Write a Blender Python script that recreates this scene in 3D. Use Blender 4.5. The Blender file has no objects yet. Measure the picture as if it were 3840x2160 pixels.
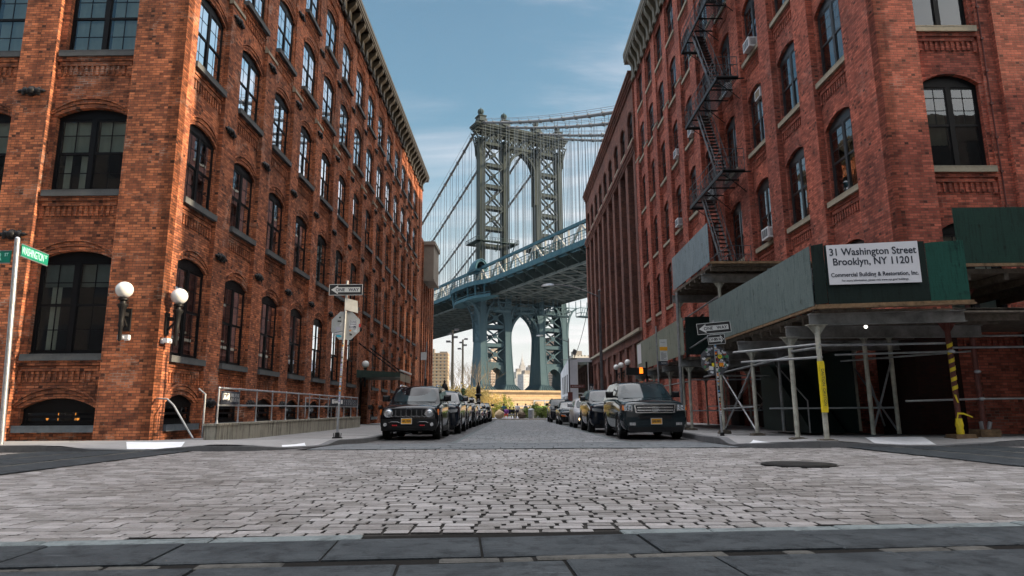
import bpy, bmesh, math, random
from mathutils import Vector, Matrix, noise as mnoise
random.seed(7)
R = math.radians
PI = math.pi
scene = bpy.context.scene
C = scene.collection
rnd = random.random
def U(a, b): return random.uniform(a, b)

# ------------------------------------------------------------------ mesh builder
class MB:
    def __init__(s): s.v = []; s.f = []
    def vert(s, p): s.v.append(tuple(p)); return len(s.v)-1
    def face(s, pts): s.f.append([s.vert(p) for p in pts])
    def box(s, x0, x1, y0, y1, z0, z1, M=None):
        P = [(x0,y0,z0),(x1,y0,z0),(x1,y1,z0),(x0,y1,z0),(x0,y0,z1),(x1,y0,z1),(x1,y1,z1),(x0,y1,z1)]
        if M: P = [M(*q) for q in P]
        b = len(s.v); s.v += [tuple(q) for q in P]
        for q in ((0,3,2,1),(4,5,6,7),(0,1,5,4),(1,2,6,5),(2,3,7,6),(3,0,4,7)): s.f.append([b+i for i in q])
    def bar(s, a, b, w, h=None, up=(0,0,1)):
        """rectangular beam from a to b"""
        h = h or w; a = Vector(a); b = Vector(b); d = (b-a)
        if d.length < 1e-6: return
        d.normalize(); up = Vector(up)
        if abs(d.dot(up)) > .98: up = Vector((1,0,0)) if abs(d.x) < .9 else Vector((0,1,0))
        x = d.cross(up).normalized(); z = x.cross(d)
        P = []
        for p in (a, b):
            for sx, sz in ((-1,-1),(1,-1),(1,1),(-1,1)): P.append(p + x*sx*w/2 + z*sz*h/2)
        k = len(s.v); s.v += [tuple(q) for q in P]
        for q in ((3,2,1,0),(4,5,6,7),(0,1,5,4),(1,2,6,5),(2,3,7,6),(3,0,4,7)): s.f.append([k+i for i in q])
    def tube(s, pts, r, n=8, cap=True, r1=None):
        pts = [Vector(p) for p in pts]; k = len(s.v); N = len(pts); prev = None
        for i, p in enumerate(pts):
            d = (pts[min(i+1,N-1)] - pts[max(i-1,0)])
            if d.length < 1e-9: d = Vector((0,0,1))
            d.normalize()
            if prev is None:
                up = Vector((0,0,1)) if abs(d.z) < .9 else Vector((1,0,0)); x = d.cross(up).normalized()
            else:
                x = (prev - d*prev.dot(d))
                x = x.normalized() if x.length > 1e-6 else d.orthogonal().normalized()
            prev = x; y = d.cross(x)
            rr = r if r1 is None else r + (r1-r)*i/max(1,N-1)
            for j in range(n):
                a = 2*PI*j/n; s.v.append(tuple(p + (x*math.cos(a) + y*math.sin(a))*rr))
        for i in range(N-1):
            for j in range(n):
                s.f.append([k+i*n+j, k+i*n+(j+1)%n, k+(i+1)*n+(j+1)%n, k+(i+1)*n+j])
        if cap and n > 2:
            s.f.append([k+j for j in range(n)][::-1]); s.f.append([k+(N-1)*n+j for j in range(n)])
    def lathe(s, prof, c=(0,0,0), n=16, axis='z', M=None):
        """prof: list of (r, h)"""
        k = len(s.v)
        for r, h in prof:
            for j in range(n):
                a = 2*PI*j/n; x, y = r*math.cos(a), r*math.sin(a)
                p = {'z': (x,y,h), 'y': (x,h,y), 'x': (h,x,y)}[axis]
                p = (p[0]+c[0], p[1]+c[1], p[2]+c[2])
                s.v.append(tuple(M(*p)) if M else p)
        for i in range(len(prof)-1):
            for j in range(n):
                s.f.append([k+i*n+j, k+i*n+(j+1)%n, k+(i+1)*n+(j+1)%n, k+(i+1)*n+j])
        s.f.append([k+j for j in range(n)][::-1]); s.f.append([k+(len(prof)-1)*n+j for j in range(n)])
    def sphere(s, c, r, n=16, m=10, sc=(1,1,1)):
        prof = []
        k = len(s.v)
        for i in range(m+1):
            t = PI*i/m
            for j in range(n):
                a = 2*PI*j/n
                s.v.append((c[0]+r*sc[0]*math.sin(t)*math.cos(a), c[1]+r*sc[1]*math.sin(t)*math.sin(a), c[2]-r*sc[2]*math.cos(t)))
        for i in range(m):
            for j in range(n):
                s.f.append([k+i*n+j, k+i*n+(j+1)%n, k+(i+1)*n+(j+1)%n, k+(i+1)*n+j])
    def prism(s, poly, a, b, M):
        """poly: list of 2-D points; M(p, q, t) -> 3-D, extruded t from a to b"""
        n = len(poly); k = len(s.v)
        for t in (a, b):
            for p, q in poly: s.v.append(tuple(M(p, q, t)))
        s.f.append([k+i for i in range(n)][::-1]); s.f.append([k+n+i for i in range(n)])
        for i in range(n): s.f.append([k+i, k+(i+1)%n, k+n+(i+1)%n, k+n+i])
    def grid(s, rows):
        k = len(s.v); m = len(rows[0])
        for r in rows: s.v += [tuple(p) for p in r]
        for i in range(len(rows)-1):
            for j in range(m-1): s.f.append([k+i*m+j, k+i*m+j+1, k+(i+1)*m+j+1, k+(i+1)*m+j])
    def loft(s, rings, cap=True):
        k = len(s.v); n = len(rings[0])
        for r in rings: s.v += [tuple(p) for p in r]
        for i in range(len(rings)-1):
            for j in range(n): s.f.append([k+i*n+j, k+i*n+(j+1)%n, k+(i+1)*n+(j+1)%n, k+(i+1)*n+j])
        if cap:
            s.f.append([k+j for j in range(n)][::-1]); s.f.append([k+(len(rings)-1)*n+j for j in range(n)])
    def mesh(s, name, mat, smooth=None, recalc=False):
        me = bpy.data.meshes.new(name); me.from_pydata(s.v, [], s.f)
        if recalc:
            bm = bmesh.new(); bm.from_mesh(me); bmesh.ops.recalc_face_normals(bm, faces=bm.faces); bm.to_mesh(me); bm.free()
        me.validate(); me.update()
        if mat: me.materials.append(mat)
        if smooth is not None:
            me.polygons.foreach_set('use_smooth', [True]*len(me.polygons))
            if smooth < 179: me.set_sharp_from_angle(angle=R(smooth))
        return me
    def build(s, name, mat, parent=None, smooth=None, recalc=False):
        return link(name, s.mesh(name, mat, smooth, recalc), parent)

def link(name, data, parent=None, M=None):
    o = bpy.data.objects.new(name, data); C.objects.link(o)
    if parent: o.parent = parent
    if M is not None: o.matrix_local = M
    return o
def tag(o, label, cat, group=None):
    o['label'] = label; o['category'] = cat
    if group: o['group'] = group
    return o
def thing(name, label, cat, loc=(0,0,0), rz=0, group=None):
    o = bpy.data.objects.new(name, None); o.empty_display_size = .2; C.objects.link(o)
    o.location = loc; o.rotation_euler = (0,0,rz)
    return tag(o, label, cat, group)
def structure(o, kind='structure'):
    o['kind'] = kind; return o
def copy_tree(o, parent=None):
    c = o.copy(); C.objects.link(c); c.parent = parent
    for ch in list(o.children): copy_tree(ch, c)
    return c
def modapply(o, mods):
    """apply modifiers through the depsgraph (no bpy.ops)"""
    dg = bpy.context.evaluated_depsgraph_get(); dg.update()
    me = bpy.data.meshes.new_from_object(o.evaluated_get(dg))
    o.modifiers.clear(); o.data = me
    return o
def text(name, s, size, mat, parent, M, extrude=.004, align='CENTER', sx=1, bold=0):
    cu = bpy.data.curves.new('t', 'FONT'); cu.body = s; cu.size = size; cu.extrude = extrude
    cu.align_x = align; cu.align_y = 'CENTER'; cu.resolution_u = 3; cu.offset = bold
    t = bpy.data.objects.new('t', cu); C.objects.link(t)
    dg = bpy.context.evaluated_depsgraph_get(); dg.update()
    me = bpy.data.meshes.new_from_object(t.evaluated_get(dg)); bpy.data.objects.remove(t)
    me.materials.clear(); me.materials.append(mat)
    if sx != 1:
        for v in me.vertices: v.co.x *= sx
    return link(name, me, parent, M)
def T(x, y, z): return Matrix.Translation((x,y,z))
FACE_S = Matrix.Rotation(PI/2, 4, 'X')                       # text facing -Y
FACE_E = Matrix.Rotation(PI/2, 4, 'Z') @ FACE_S              # facing +X
FACE_W = Matrix.Rotation(-PI/2, 4, 'Z') @ FACE_S             # facing -X

# ------------------------------------------------------------------ materials
class NT:
    def __init__(s, name):
        s.m = bpy.data.materials.new(name); s.m.use_nodes = True
        s.t = s.m.node_tree; s.t.nodes.clear()
        s.out = s.n('ShaderNodeOutputMaterial')
    def n(s, typ, **kw):
        x = s.t.nodes.new(typ)
        for k, v in kw.items():
            if k.startswith('i_'): x.inputs[k[2:].replace('_',' ')].default_value = v
            else: setattr(x, k, v)
        return x
    def l(s, a, b): s.t.links.new(a, b)
    def math(s, op, a, b=None, clamp=False):
        x = s.n('ShaderNodeMath', operation=op, use_clamp=clamp)
        for i, q in enumerate((a, b)):
            if q is None: continue
            if isinstance(q, (int, float)): x.inputs[i].default_value = q
            else: s.l(q, x.inputs[i])
        return x.outputs[0]
    def mix(s, f, a, b, mode='MIX'):
        x = s.n('ShaderNodeMix', data_type='RGBA', blend_type=mode)
        for i, q in ((0,f),(6,a),(7,b)):
            if isinstance(q, (int, float)): x.inputs[i].default_value = q
            elif isinstance(q, tuple): x.inputs[i].default_value = q if len(q) == 4 else (*q,1)
            else: s.l(q, x.inputs[i])
        return x.outputs[2]
    def noise(s, vec, scale, detail=4, rough=.55, dist=0):
        x = s.n('ShaderNodeTexNoise'); x.inputs['Scale'].default_value = scale; x.inputs['Detail'].default_value = detail
        x.inputs['Roughness'].default_value = rough; x.inputs['Distortion'].default_value = dist
        if vec is not None: s.l(vec, x.inputs['Vector'])
        return x.outputs['Fac']
    def ramp(s, f, pts):
        x = s.n('ShaderNodeValToRGB'); e = x.color_ramp.elements
        while len(e) < len(pts): e.new(.5)
        for q, (p, c) in zip(e, pts): q.position = p; q.color = (*c,1) if len(c) == 3 else c
        s.l(f, x.inputs[0]); return x.outputs[0]
    def gray(s, f, a, b, va=0, vb=1): return s.ramp(f, [(a,(va,)*3),(b,(vb,)*3)])
    def bsdf(s, col, rough=.7, metal=0, spec=.5, bump=None, bstr=.3, bdist=.02, coat=0):
        p = s.n('ShaderNodeBsdfPrincipled')
        for k, q in (('Base Color',col),('Roughness',rough),('Metallic',metal),('Specular IOR Level',spec),('Coat Weight',coat)):
            if isinstance(q, (int,float)): p.inputs[k].default_value = q
            elif isinstance(q, tuple): p.inputs[k].default_value = (*q,1) if len(q) == 3 else q
            else: s.l(q, p.inputs[k])
        if coat: p.inputs['Coat Roughness'].default_value = .03
        if bump is not None:
            b = s.n('ShaderNodeBump'); b.inputs['Strength'].default_value = bstr; b.inputs['Distance'].default_value = bdist
            s.l(bump, b.inputs['Height']); s.l(b.outputs[0], p.inputs['Normal'])
        s.l(p.outputs[0], s.out.inputs[0]); return p
    def obj(s): return s.n('ShaderNodeTexCoord').outputs['Object']
    def pos(s): return s.n('ShaderNodeNewGeometry').outputs['Position']
    def objrand(s): return s.n('ShaderNodeObjectInfo').outputs['Random']

def mat_plain(name, col, rough=.6, metal=0, spec=.5, var=.25, scale=3., coat=0, bstr=.15, grime=.5):
    t = NT(name); v = t.obj(); f = t.noise(v, scale, 6, .65); g = t.noise(v, scale*9, 3, .6)
    dark = tuple(c*(1-var) for c in col); lite = tuple(min(1,c*(1+var*.6)) for c in col)
    c = t.ramp(f, [(.3,dark),(.7,lite)])
    r = t.gray(g, .3, .7, max(0,rough-.1), min(1,rough+.12))
    t.bsdf(c, r, metal, spec, g, bstr, .01, coat); return t.m

def brickvec(t):
    v = t.obj(); sp = t.n('ShaderNodeSeparateXYZ'); t.l(v, sp.inputs[0])
    g = t.n('ShaderNodeNewGeometry'); sn = t.n('ShaderNodeSeparateXYZ'); t.l(g.outputs['True Normal'], sn.inputs[0])
    m = t.math('GREATER_THAN', t.math('ABSOLUTE', sn.outputs[0]), .7)
    mm = t.n('ShaderNodeMix', data_type='FLOAT'); t.l(m, mm.inputs[0]); t.l(sp.outputs[0], mm.inputs[2]); t.l(sp.outputs[1], mm.inputs[3])
    c = t.n('ShaderNodeCombineXYZ'); t.l(mm.outputs[0], c.inputs[0]); t.l(sp.outputs[2], c.inputs[1])
    return c.outputs[0], v, sp.outputs[2]

def mat_brick(name, c1, c2, c3, mortar, lite, efflo=.5, rough=.9, bstr=.6, soot=.5):
    t = NT(name); uv, v, z = brickvec(t)
    wob = t.n('ShaderNodeVectorMath', operation='MULTIPLY_ADD')
    ns = t.n('ShaderNodeTexNoise'); ns.inputs['Scale'].default_value = 7; t.l(v, ns.inputs['Vector'])
    t.l(ns.outputs['Color'], wob.inputs[0]); wob.inputs[1].default_value = (.012,.008,0); t.l(uv, wob.inputs[2])
    def br(off, ca, cb, mo):
        b = t.n('ShaderNodeTexBrick'); b.inputs['Scale'].default_value = 1
        b.inputs['Brick Width'].default_value = .215; b.inputs['Row Height'].default_value = .073
        b.inputs['Mortar Size'].default_value = .0075; b.inputs['Mortar Smooth'].default_value = .25; b.inputs['Bias'].default_value = off
        b.inputs['Color1'].default_value = (*ca,1); b.inputs['Color2'].default_value = (*cb,1); b.inputs['Mortar'].default_value = (*mo,1)
        t.l(wob.outputs[0], b.inputs['Vector']); return b
    b1 = br(0, c1, c2, mortar)
    big = t.noise(v, .35, 5, .6); mid = t.noise(v, 2.2, 5, .65); fine = t.noise(v, 38, 4, .7)
    # a noise stepped per brick gives odd dark and odd pale bricks
    vo = t.n('ShaderNodeTexWhiteNoise', noise_dimensions='2D')
    fl = t.n('ShaderNodeVectorMath', operation='DIVIDE'); t.l(wob.outputs[0], fl.inputs[0]); fl.inputs[1].default_value = (.1075,.073,1)
    f2 = t.n('ShaderNodeVectorMath', operation='FLOOR'); t.l(fl.outputs[0], f2.inputs[0]); t.l(f2.outputs[0], vo.inputs['Vector'])
    col = t.mix(t.gray(vo.outputs['Value'], .90, 1.15), b1.outputs['Color'], t.mix(b1.outputs['Fac'], c3, mortar))
    col = t.mix(t.math('MULTIPLY', t.gray(mid, .47, .68), soot), col, t.mix(.72, col, (.018,.011,.009)))
    col = t.mix(t.gray(big, .35, .65), t.mix(1., col, (.78,.74,.74), 'MULTIPLY'), t.mix(1., col, (1.3,1.12,1.0), 'MULTIPLY'))
    sk = t.n('ShaderNodeMapping'); sk.inputs['Scale'].default_value = (1.3,1.3,.10); t.l(v, sk.inputs[0]); run = t.noise(sk.outputs[0], 1.0, 6, .7)
    col = t.mix(t.math('MULTIPLY', t.gray(run, .5, .66), soot*.75), col, t.mix(1., col, (.42,.38,.38), 'MULTIPLY'))
    col = t.mix(t.math('MULTIPLY', t.gray(run, .42, .30), .5), col, t.mix(1., col, (1.3,1.22,1.15), 'MULTIPLY'))
    # efflorescence: pale mortar and pale bloom in patches
    ef = t.math('MULTIPLY', t.gray(t.noise(v, .9, 6, .7, .6), .56, .68), efflo)
    pale = t.math('MULTIPLY', ef, t.math('ADD', t.math('MULTIPLY', b1.outputs['Fac'], .85), .12))
    col = t.mix(pale, col, lite)
    col = t.mix(.35, col, t.mix(fine, (.45,.45,.45), (1.4,1.4,1.4)), 'MULTIPLY')
    h = t.math('ADD', t.math('MULTIPLY', t.math('SUBTRACT', 1, b1.outputs['Fac']), 1.), t.math('MULTIPLY', fine, .7))
    h = t.math('ADD', h, t.math('MULTIPLY', vo.outputs['Value'], .35))
    t.bsdf(col, rough, 0, .25, h, bstr, .012); return t.m

def mat_cobble(name, ca, cb, joint, bw=.19, rh=.112, ms=.012, wear=None, wet=.0, bstr=.8):
    t = NT(name); v = t.pos()
    ns = t.n('ShaderNodeTexNoise'); ns.inputs['Scale'].default_value = 2.2; ns.inputs['Detail'].default_value = 3; t.l(v, ns.inputs['Vector'])
    ns2 = t.n('ShaderNodeTexNoise'); ns2.inputs['Scale'].default_value = 14; t.l(v, ns2.inputs['Vector'])
    w1 = t.n('ShaderNodeVectorMath', operation='MULTIPLY_ADD'); t.l(ns.outputs['Color'], w1.inputs[0]); w1.inputs[1].default_value = (.05,.02,0); t.l(v, w1.inputs[2])
    wo_ = t.n('ShaderNodeVectorMath', operation='MULTIPLY_ADD'); t.l(ns2.outputs['Color'], wo_.inputs[0]); wo_.inputs[1].default_value = (.014,.008,0); t.l(w1.outputs[0], wo_.inputs[2])
    wob = t.n('ShaderNodeVectorMath', operation='MULTIPLY'); t.l(wo_.outputs[0], wob.inputs[0]); wob.inputs[1].default_value = (1,.9,1); rh = rh*.9
    sw = t.n('ShaderNodeSeparateXYZ'); t.l(wob.outputs[0], sw.inputs[0]); rw = t.n('ShaderNodeTexWhiteNoise', noise_dimensions='1D'); t.l(t.math('FLOOR', t.math('DIVIDE', sw.outputs[1], rh)), rw.inputs['W'])
    wob = t.n('ShaderNodeCombineXYZ'); t.l(t.math('ADD', sw.outputs[0], t.math('MULTIPLY', rw.outputs['Value'], bw)), wob.inputs[0]); t.l(sw.outputs[1], wob.inputs[1])
    b = t.n('ShaderNodeTexBrick'); b.inputs['Scale'].default_value = 1; b.inputs['Brick Width'].default_value = bw; b.inputs['Row Height'].default_value = rh
    b.inputs['Mortar Smooth'].default_value = .5; b.offset = .0; b.squash = .86; b.squash_frequency = 3
    b.inputs['Color1'].default_value = (*ca,1); b.inputs['Color2'].default_value = (*cb,1); b.inputs['Mortar'].default_value = (*joint,1)
    t.l(wob.outputs[0], b.inputs['Vector'])
    sp = t.n('ShaderNodeSeparateXYZ'); t.l(v, sp.inputs[0])
    big = t.noise(v, .45, 4, .6); mid = t.noise(v, 3.5, 5, .7); fine = t.noise(v, 90, 3, .7)
    # open joints where the wheels run (middle of the street), tight filled joints elsewhere
    lane = t.math('ABSOLUTE', t.math('ADD', sp.outputs[0], -.35))
    lane = t.math('ADD', lane, t.math('MULTIPLY', t.math('SUBTRACT', big, .5), 5.))
    open_ = t.gray(lane, .0, 1., 1, 0)
    op = t.n('ShaderNodeMapRange'); t.l(lane, op.inputs[0]); op.inputs[1].default_value = 1.2; op.inputs[2].default_value = 4.2; op.inputs[3].default_value = 1; op.inputs[4].default_value = .32
    t.l(t.math('ADD', t.math('MULTIPLY', op.outputs[0], ms), .003), b.inputs['Mortar Size'])
    col = b.outputs['Color']
    filled = t.mix(b.outputs['Fac'], col, t.mix(.5, cb, joint))
    col = t.mix(op.outputs[0], filled, col)
    col = t.mix(t.math('MULTIPLY', t.gray(mid, .52, .75), .5), col, t.mix(1., col, (.5,.47,.46), 'MULTIPLY'))
    col = t.mix(t.gray(big, .35, .7), col, t.mix(1., col, (1.12,1.02,.98), 'MULTIPLY'))
    col = t.mix(.5, col, t.mix(fine, (.45,.45,.45), (1.5,1.5,1.5)), 'MULTIPLY')
    h = t.math('ADD', t.math('SUBTRACT', 1, b.outputs['Fac']), t.math('MULTIPLY', fine, .35))
    h = t.math('ADD', h, t.math('MULTIPLY', mid, .6))
    rg = t.gray(t.noise(v, 5, 4), .3, .7, .42, .72)
    t.bsdf(col, rg, 0, .3, h, bstr, .018); return t.m

def mat_sett(name, a, b, c):
    t = NT(name); v = t.pos(); g = t.n('ShaderNodeNewGeometry'); r = g.outputs['Random Per Island']
    big = t.noise(v, .5, 5, .65, .4); mid = t.noise(v, 5, 5, .7); fine = t.noise(v, 75, 4, .75)
    st = t.n('ShaderNodeMapping'); st.inputs['Scale'].default_value = (.25,1.6,1); t.l(v, st.inputs[0]); tr = t.noise(st.outputs[0], .8, 5, .7)
    col = t.ramp(r, [(0,a),(.35,b),(.75,c),(1,tuple(min(1,q*1.25) for q in c))])
    col = t.mix(t.math('MULTIPLY', t.gray(big, .38, .66), .75), col, t.mix(1., col, (.56,.53,.50), 'MULTIPLY'))
    col = t.mix(t.math('MULTIPLY', t.gray(tr, .54, .68), .5), col, t.mix(1., col, (.5,.48,.47), 'MULTIPLY'))
    col = t.mix(t.math('MULTIPLY', t.gray(mid, .5, .72), .6), col, t.mix(1., col, (.55,.5,.48), 'MULTIPLY'))
    col = t.mix(.65, col, t.mix(fine, (.35,.35,.35), (1.65,1.65,1.65)), 'MULTIPLY')
    sz = t.n('ShaderNodeSeparateXYZ'); t.l(v, sz.inputs[0]); col = t.mix(t.math('LESS_THAN', sz.outputs[2], -.0095), col, (.016,.0145,.013))
    t.bsdf(col, t.gray(mid, .3, .7, .42, .7), 0, .35, t.math('ADD', fine, mid), .6, .012); return t.m

def mat_slab(name, col, col2, rust=.0):
    t = NT(name); v = t.pos(); f = t.noise(v, 2.5, 8, .7); g = t.noise(v, 60, 4, .7)
    st = t.n('ShaderNodeMapping'); st.inputs['Scale'].default_value = (1.2,14,1); t.l(v, st.inputs[0])
    k = t.noise(st.outputs[0], 3, 6, .7)
    c = t.ramp(f, [(.25,col),(.75,col2)])
    c = t.mix(t.math('MULTIPLY', t.gray(k, .6, .75), .55), c, tuple(min(1,q*2.6) for q in col2))
    c = t.mix(.4, c, t.mix(g, (.5,.5,.5), (1.5,1.5,1.5)), 'MULTIPLY')
    if rust: c = t.mix(t.math('MULTIPLY', t.gray(t.noise(v, 1.1, 8, .75, .5), .63, .68), rust), c, (.42,.24,.07))
    c = t.mix(t.math('MULTIPLY', t.gray(t.noise(v, 7, 7, .8), .48, .66), .75), c, tuple(q*.4 for q in col)); c = t.mix(t.math('MULTIPLY', t.gray(t.noise(v, 11, 8, .8, 1.), .60, .70), .5), c, tuple(min(1,q*2.2) for q in col2))
    t.bsdf(c, t.gray(f, .3, .7, .6, .85), 0, .1, t.math('ADD', g, t.math('MULTIPLY', k, 1.5)), .5, .008); return t.m

def mat_concrete(name, col, scale=1., stain=.6, crack=.0, streak=0., spec=.3):
    t = NT(name); v = t.pos(); f = t.noise(v, .9*scale, 8, .7); g = t.noise(v, 70*scale, 3, .7); m = t.noise(v, 6*scale, 6, .7)
    c = t.ramp(f, [(.25,tuple(q*.72 for q in col)),(.75,tuple(min(1,q*1.15) for q in col))])
    c = t.mix(t.math('MULTIPLY', t.gray(m, .52, .72), stain*.6), c, tuple(q*.4 for q in col))
    if streak:
        st = t.n('ShaderNodeMapping'); st.inputs['Scale'].default_value = (5,5,.35); t.l(v, st.inputs[0])
        c = t.mix(t.math('MULTIPLY', t.gray(t.noise(st.outputs[0], 2, 6, .7), .5, .64), streak), c, tuple(q*.13 for q in col))
    c = t.mix(.35, c, t.mix(g, (.55,.55,.55), (1.4,1.4,1.4)), 'MULTIPLY')
    t.bsdf(c, .85, 0, spec, t.math('ADD', g, m), .3, .006); return t.m

def mat_ply(name, col, col2, gloss=.55, wave=.16):
    t = NT(name); v = t.obj()
    st = t.n('ShaderNodeMapping'); st.inputs['Scale'].default_value = (1,1.3,4.); t.l(v, st.inputs[0])
    w = t.n('ShaderNodeTexWave', wave_type='BANDS', bands_direction='Z'); w.inputs['Scale'].default_value = 1.6; w.inputs['Distortion'].default_value = 14; w.inputs['Detail'].default_value = 4; w.inputs['Detail Scale'].default_value = .8
    t.l(st.outputs[0], w.inputs['Vector'])
    f = t.noise(v, 1.1, 8, .72, .4); g = t.noise(v, 22, 4, .7); d = t.noise(v, 5, 3, .5)
    c = t.ramp(f, [(.3,col),(.7,col2)])
    c = t.mix(t.math('MULTIPLY', w.outputs['Fac'], wave), c, tuple(q*.35 for q in col))
    c = t.mix(t.math('MULTIPLY', t.gray(d, .62, .7), .7), c, tuple(q*.25 for q in col))
    dr = t.n('ShaderNodeMapping'); dr.inputs['Scale'].default_value = (6,6,.5); t.l(v, dr.inputs[0]); q_ = t.noise(dr.outputs[0], 2.5, 6, .75)
    c = t.mix(t.math('MULTIPLY', t.gray(q_, .5, .66), .65), c, tuple(k*.3 for k in col)); c = t.mix(t.math('MULTIPLY', t.gray(q_, .45, .33), .35), c, tuple(min(1,k*1.7) for k in col2))
    c = t.mix(.4, c, t.mix(g, (.5,.5,.5), (1.45,1.45,1.45)), 'MULTIPLY')
    t.bsdf(c, gloss, 0, .2, t.math('ADD', g, t.math('MULTIPLY', w.outputs['Fac'], wave)), .3, .006); return t.m

def mat_glass(name, tint=(.55,.6,.6), refl=1., wavy=.25, rough=0.01, bright=0):
    """thin window glass: clear with sky-catching reflection"""
    t = NT(name); v = t.obj(); r = t.objrand()
    n = t.noise(v, 2.4, 2, .4); b = t.n('ShaderNodeBump'); b.inputs['Strength'].default_value = wavy; b.inputs['Distance'].default_value = .02; t.l(n, b.inputs['Height'])
    fr = t.n('ShaderNodeFresnel'); fr.inputs['IOR'].default_value = 1.52; t.l(b.outputs[0], fr.inputs['Normal'])
    f = t.math('MULTIPLY', t.math('ADD', fr.outputs[0], .04), 1.75*refl, True)
    g = t.n('ShaderNodeBsdfGlossy'); g.inputs['Roughness'].default_value = rough; t.l(b.outputs[0], g.inputs['Normal']); g.inputs['Color'].default_value = (.95,.97,1,1)
    tr = t.n('ShaderNodeBsdfTransparent'); tr.inputs['Color'].default_value = (*tint,1)
    m = t.n('ShaderNodeMixShader'); t.l(f, m.inputs[0]); t.l(tr.outputs[0], m.inputs[1]); t.l(g.outputs[0], m.inputs[2]); t.l(m.outputs[0], t.out.inputs[0]); return t.m

def mat_steel(name, c, c2, rust=.35, lower=0):
    """old bridge paint: blue-green grey, streaked"""
    t = NT(name); v = t.pos()
    st = t.n('ShaderNodeMapping'); st.inputs['Scale'].default_value = (1,1,.12); t.l(v, st.inputs[0])
    f = t.noise(st.outputs[0], .8, 6, .7); g = t.noise(v, .25, 4, .6); k = t.noise(v, 4, 4, .7)
    col = t.ramp(f, [(.3,c),(.72,c2)])
    col = t.mix(t.math('MULTIPLY', t.gray(t.noise(st.outputs[0], 1.7, 6, .75), .6, .75), rust), col, (.16,.11,.06))
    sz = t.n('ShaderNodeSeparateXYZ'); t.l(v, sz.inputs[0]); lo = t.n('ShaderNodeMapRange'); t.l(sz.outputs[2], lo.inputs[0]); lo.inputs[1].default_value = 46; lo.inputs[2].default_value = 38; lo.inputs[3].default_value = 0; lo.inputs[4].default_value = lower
    col = t.mix(lo.outputs[0], col, t.mix(f, (.03,.075,.105), (.075,.125,.15)))  # below the deck the bluish tint of skylight is put into the colour
    col = t.mix(.3, col, t.mix(k, (.6,.6,.6), (1.35,1.35,1.35)), 'MULTIPLY')
    t.bsdf(col, .75, 0, .15, k, .15, .05); return t.m

def mat_emit(name, col, s):
    t = NT(name); e = t.n('ShaderNodeEmission'); e.inputs[0].default_value = (*col,1); e.inputs[1].default_value = s
    t.l(e.outputs[0], t.out.inputs[0]); return t.m

def mat_leaf(name, a, b):
    t = NT(name); f = t.noise(t.pos(), 1.3, 4, .7); w = t.n('ShaderNodeTexWhiteNoise', noise_dimensions='3D'); t.l(t.pos(), w.inputs['Vector'])
    c = t.ramp(f, [(.3,a),(.7,b)]); t.bsdf(c, .75, 0, .2); return t.m

def mat_facade(name, wall, win, du, dz, fu=.5, fz=.5, band=None):
    """distant apartment front: rows of windows as a surface pattern"""
    t = NT(name); uv, v, z = brickvec(t); sp = t.n('ShaderNodeSeparateXYZ'); t.l(uv, sp.inputs[0])
    a = t.math('FRACT', t.math('DIVIDE', sp.outputs[0], du)); b = t.math('FRACT', t.math('DIVIDE', sp.outputs[1], dz))
    m = t.math('MULTIPLY', t.math('LESS_THAN', a, fu), t.math('LESS_THAN', b, fz))
    wn = t.n('ShaderNodeTexWhiteNoise', noise_dimensions='2D'); fl = t.n('ShaderNodeVectorMath', operation='FLOOR')
    dv = t.n('ShaderNodeVectorMath', operation='DIVIDE'); t.l(uv, dv.inputs[0]); dv.inputs[1].default_value = (du,dz,1); t.l(dv.outputs[0], fl.inputs[0]); t.l(fl.outputs[0], wn.inputs['Vector'])
    w = t.mix(wn.outputs['Value'], tuple(q*.5 for q in win), tuple(min(1,q*2.5) for q in win))
    f = t.noise(v, .15, 5, .7)
    wc = t.ramp(f, [(.3,tuple(q*.8 for q in wall)),(.7,tuple(min(1,q*1.15) for q in wall))])
    if band: wc = t.mix(t.math('GREATER_THAN', b, .82), wc, band)
    t.bsdf(t.mix(m, wc, w), .7, 0, .4); return t.m

M = {}
M['brick_left'] = mat_brick('brick_orange_red', (.50,.195,.098), (.18,.066,.040), (.06,.027,.02), (.10,.068,.052), (.66,.52,.43), efflo=.8, bstr=1., soot=.85)
M['brick_right'] = mat_brick('brick_deep_red', (.45,.14,.10), (.20,.056,.043), (.07,.027,.022), (.13,.08,.065), (.5,.36,.3), efflo=.45, bstr=.9, soot=.6)
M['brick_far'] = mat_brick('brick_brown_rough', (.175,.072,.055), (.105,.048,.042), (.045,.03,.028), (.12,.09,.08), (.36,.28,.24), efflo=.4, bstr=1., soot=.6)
M['bluestone'] = mat_concrete('bluestone_sill', (.10,.105,.108), 2.5, .7)
M['limestone'] = mat_concrete('limestone_sill', (.33,.29,.22), 2.5, .9)
M['frame_black'] = mat_plain('black_window_paint', (.006,.006,.007), .5, 0, .15, .2, 4)
M['frame_grey'] = mat_plain('dark_window_paint', (.016,.017,.02), .4, 0, .5, .3, 4)
M['frame_blue'] = mat_plain('slate_sill_paint', (.10,.12,.14), .5, 0, .5, .3, 4)
M['glass'] = mat_glass('window_glass', (.78,.84,.82), .8, .05)
M['glass_sky'] = mat_glass('window_glass_double', (.4,.46,.48), 3.3, .03)
M['glass_dark'] = mat_glass('window_glass_dark', (.3,.33,.33), .9, .06)
M['cornice'] = mat_plain('cornice_metal', (.035,.029,.021), .5, 0, .3, .5, 2.5)
M['cornice_pale'] = mat_plain('cornice_stone_paint', (.11,.09,.06), .6, 0, .4, .4, 2.)
M['iron'] = mat_plain('black_iron', (.012,.012,.013), .5, .1, .25, .3, 5)
M['iron_grey'] = mat_plain('worn_iron', (.10,.10,.108), .5, .4, .5, .4, 6)
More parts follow.
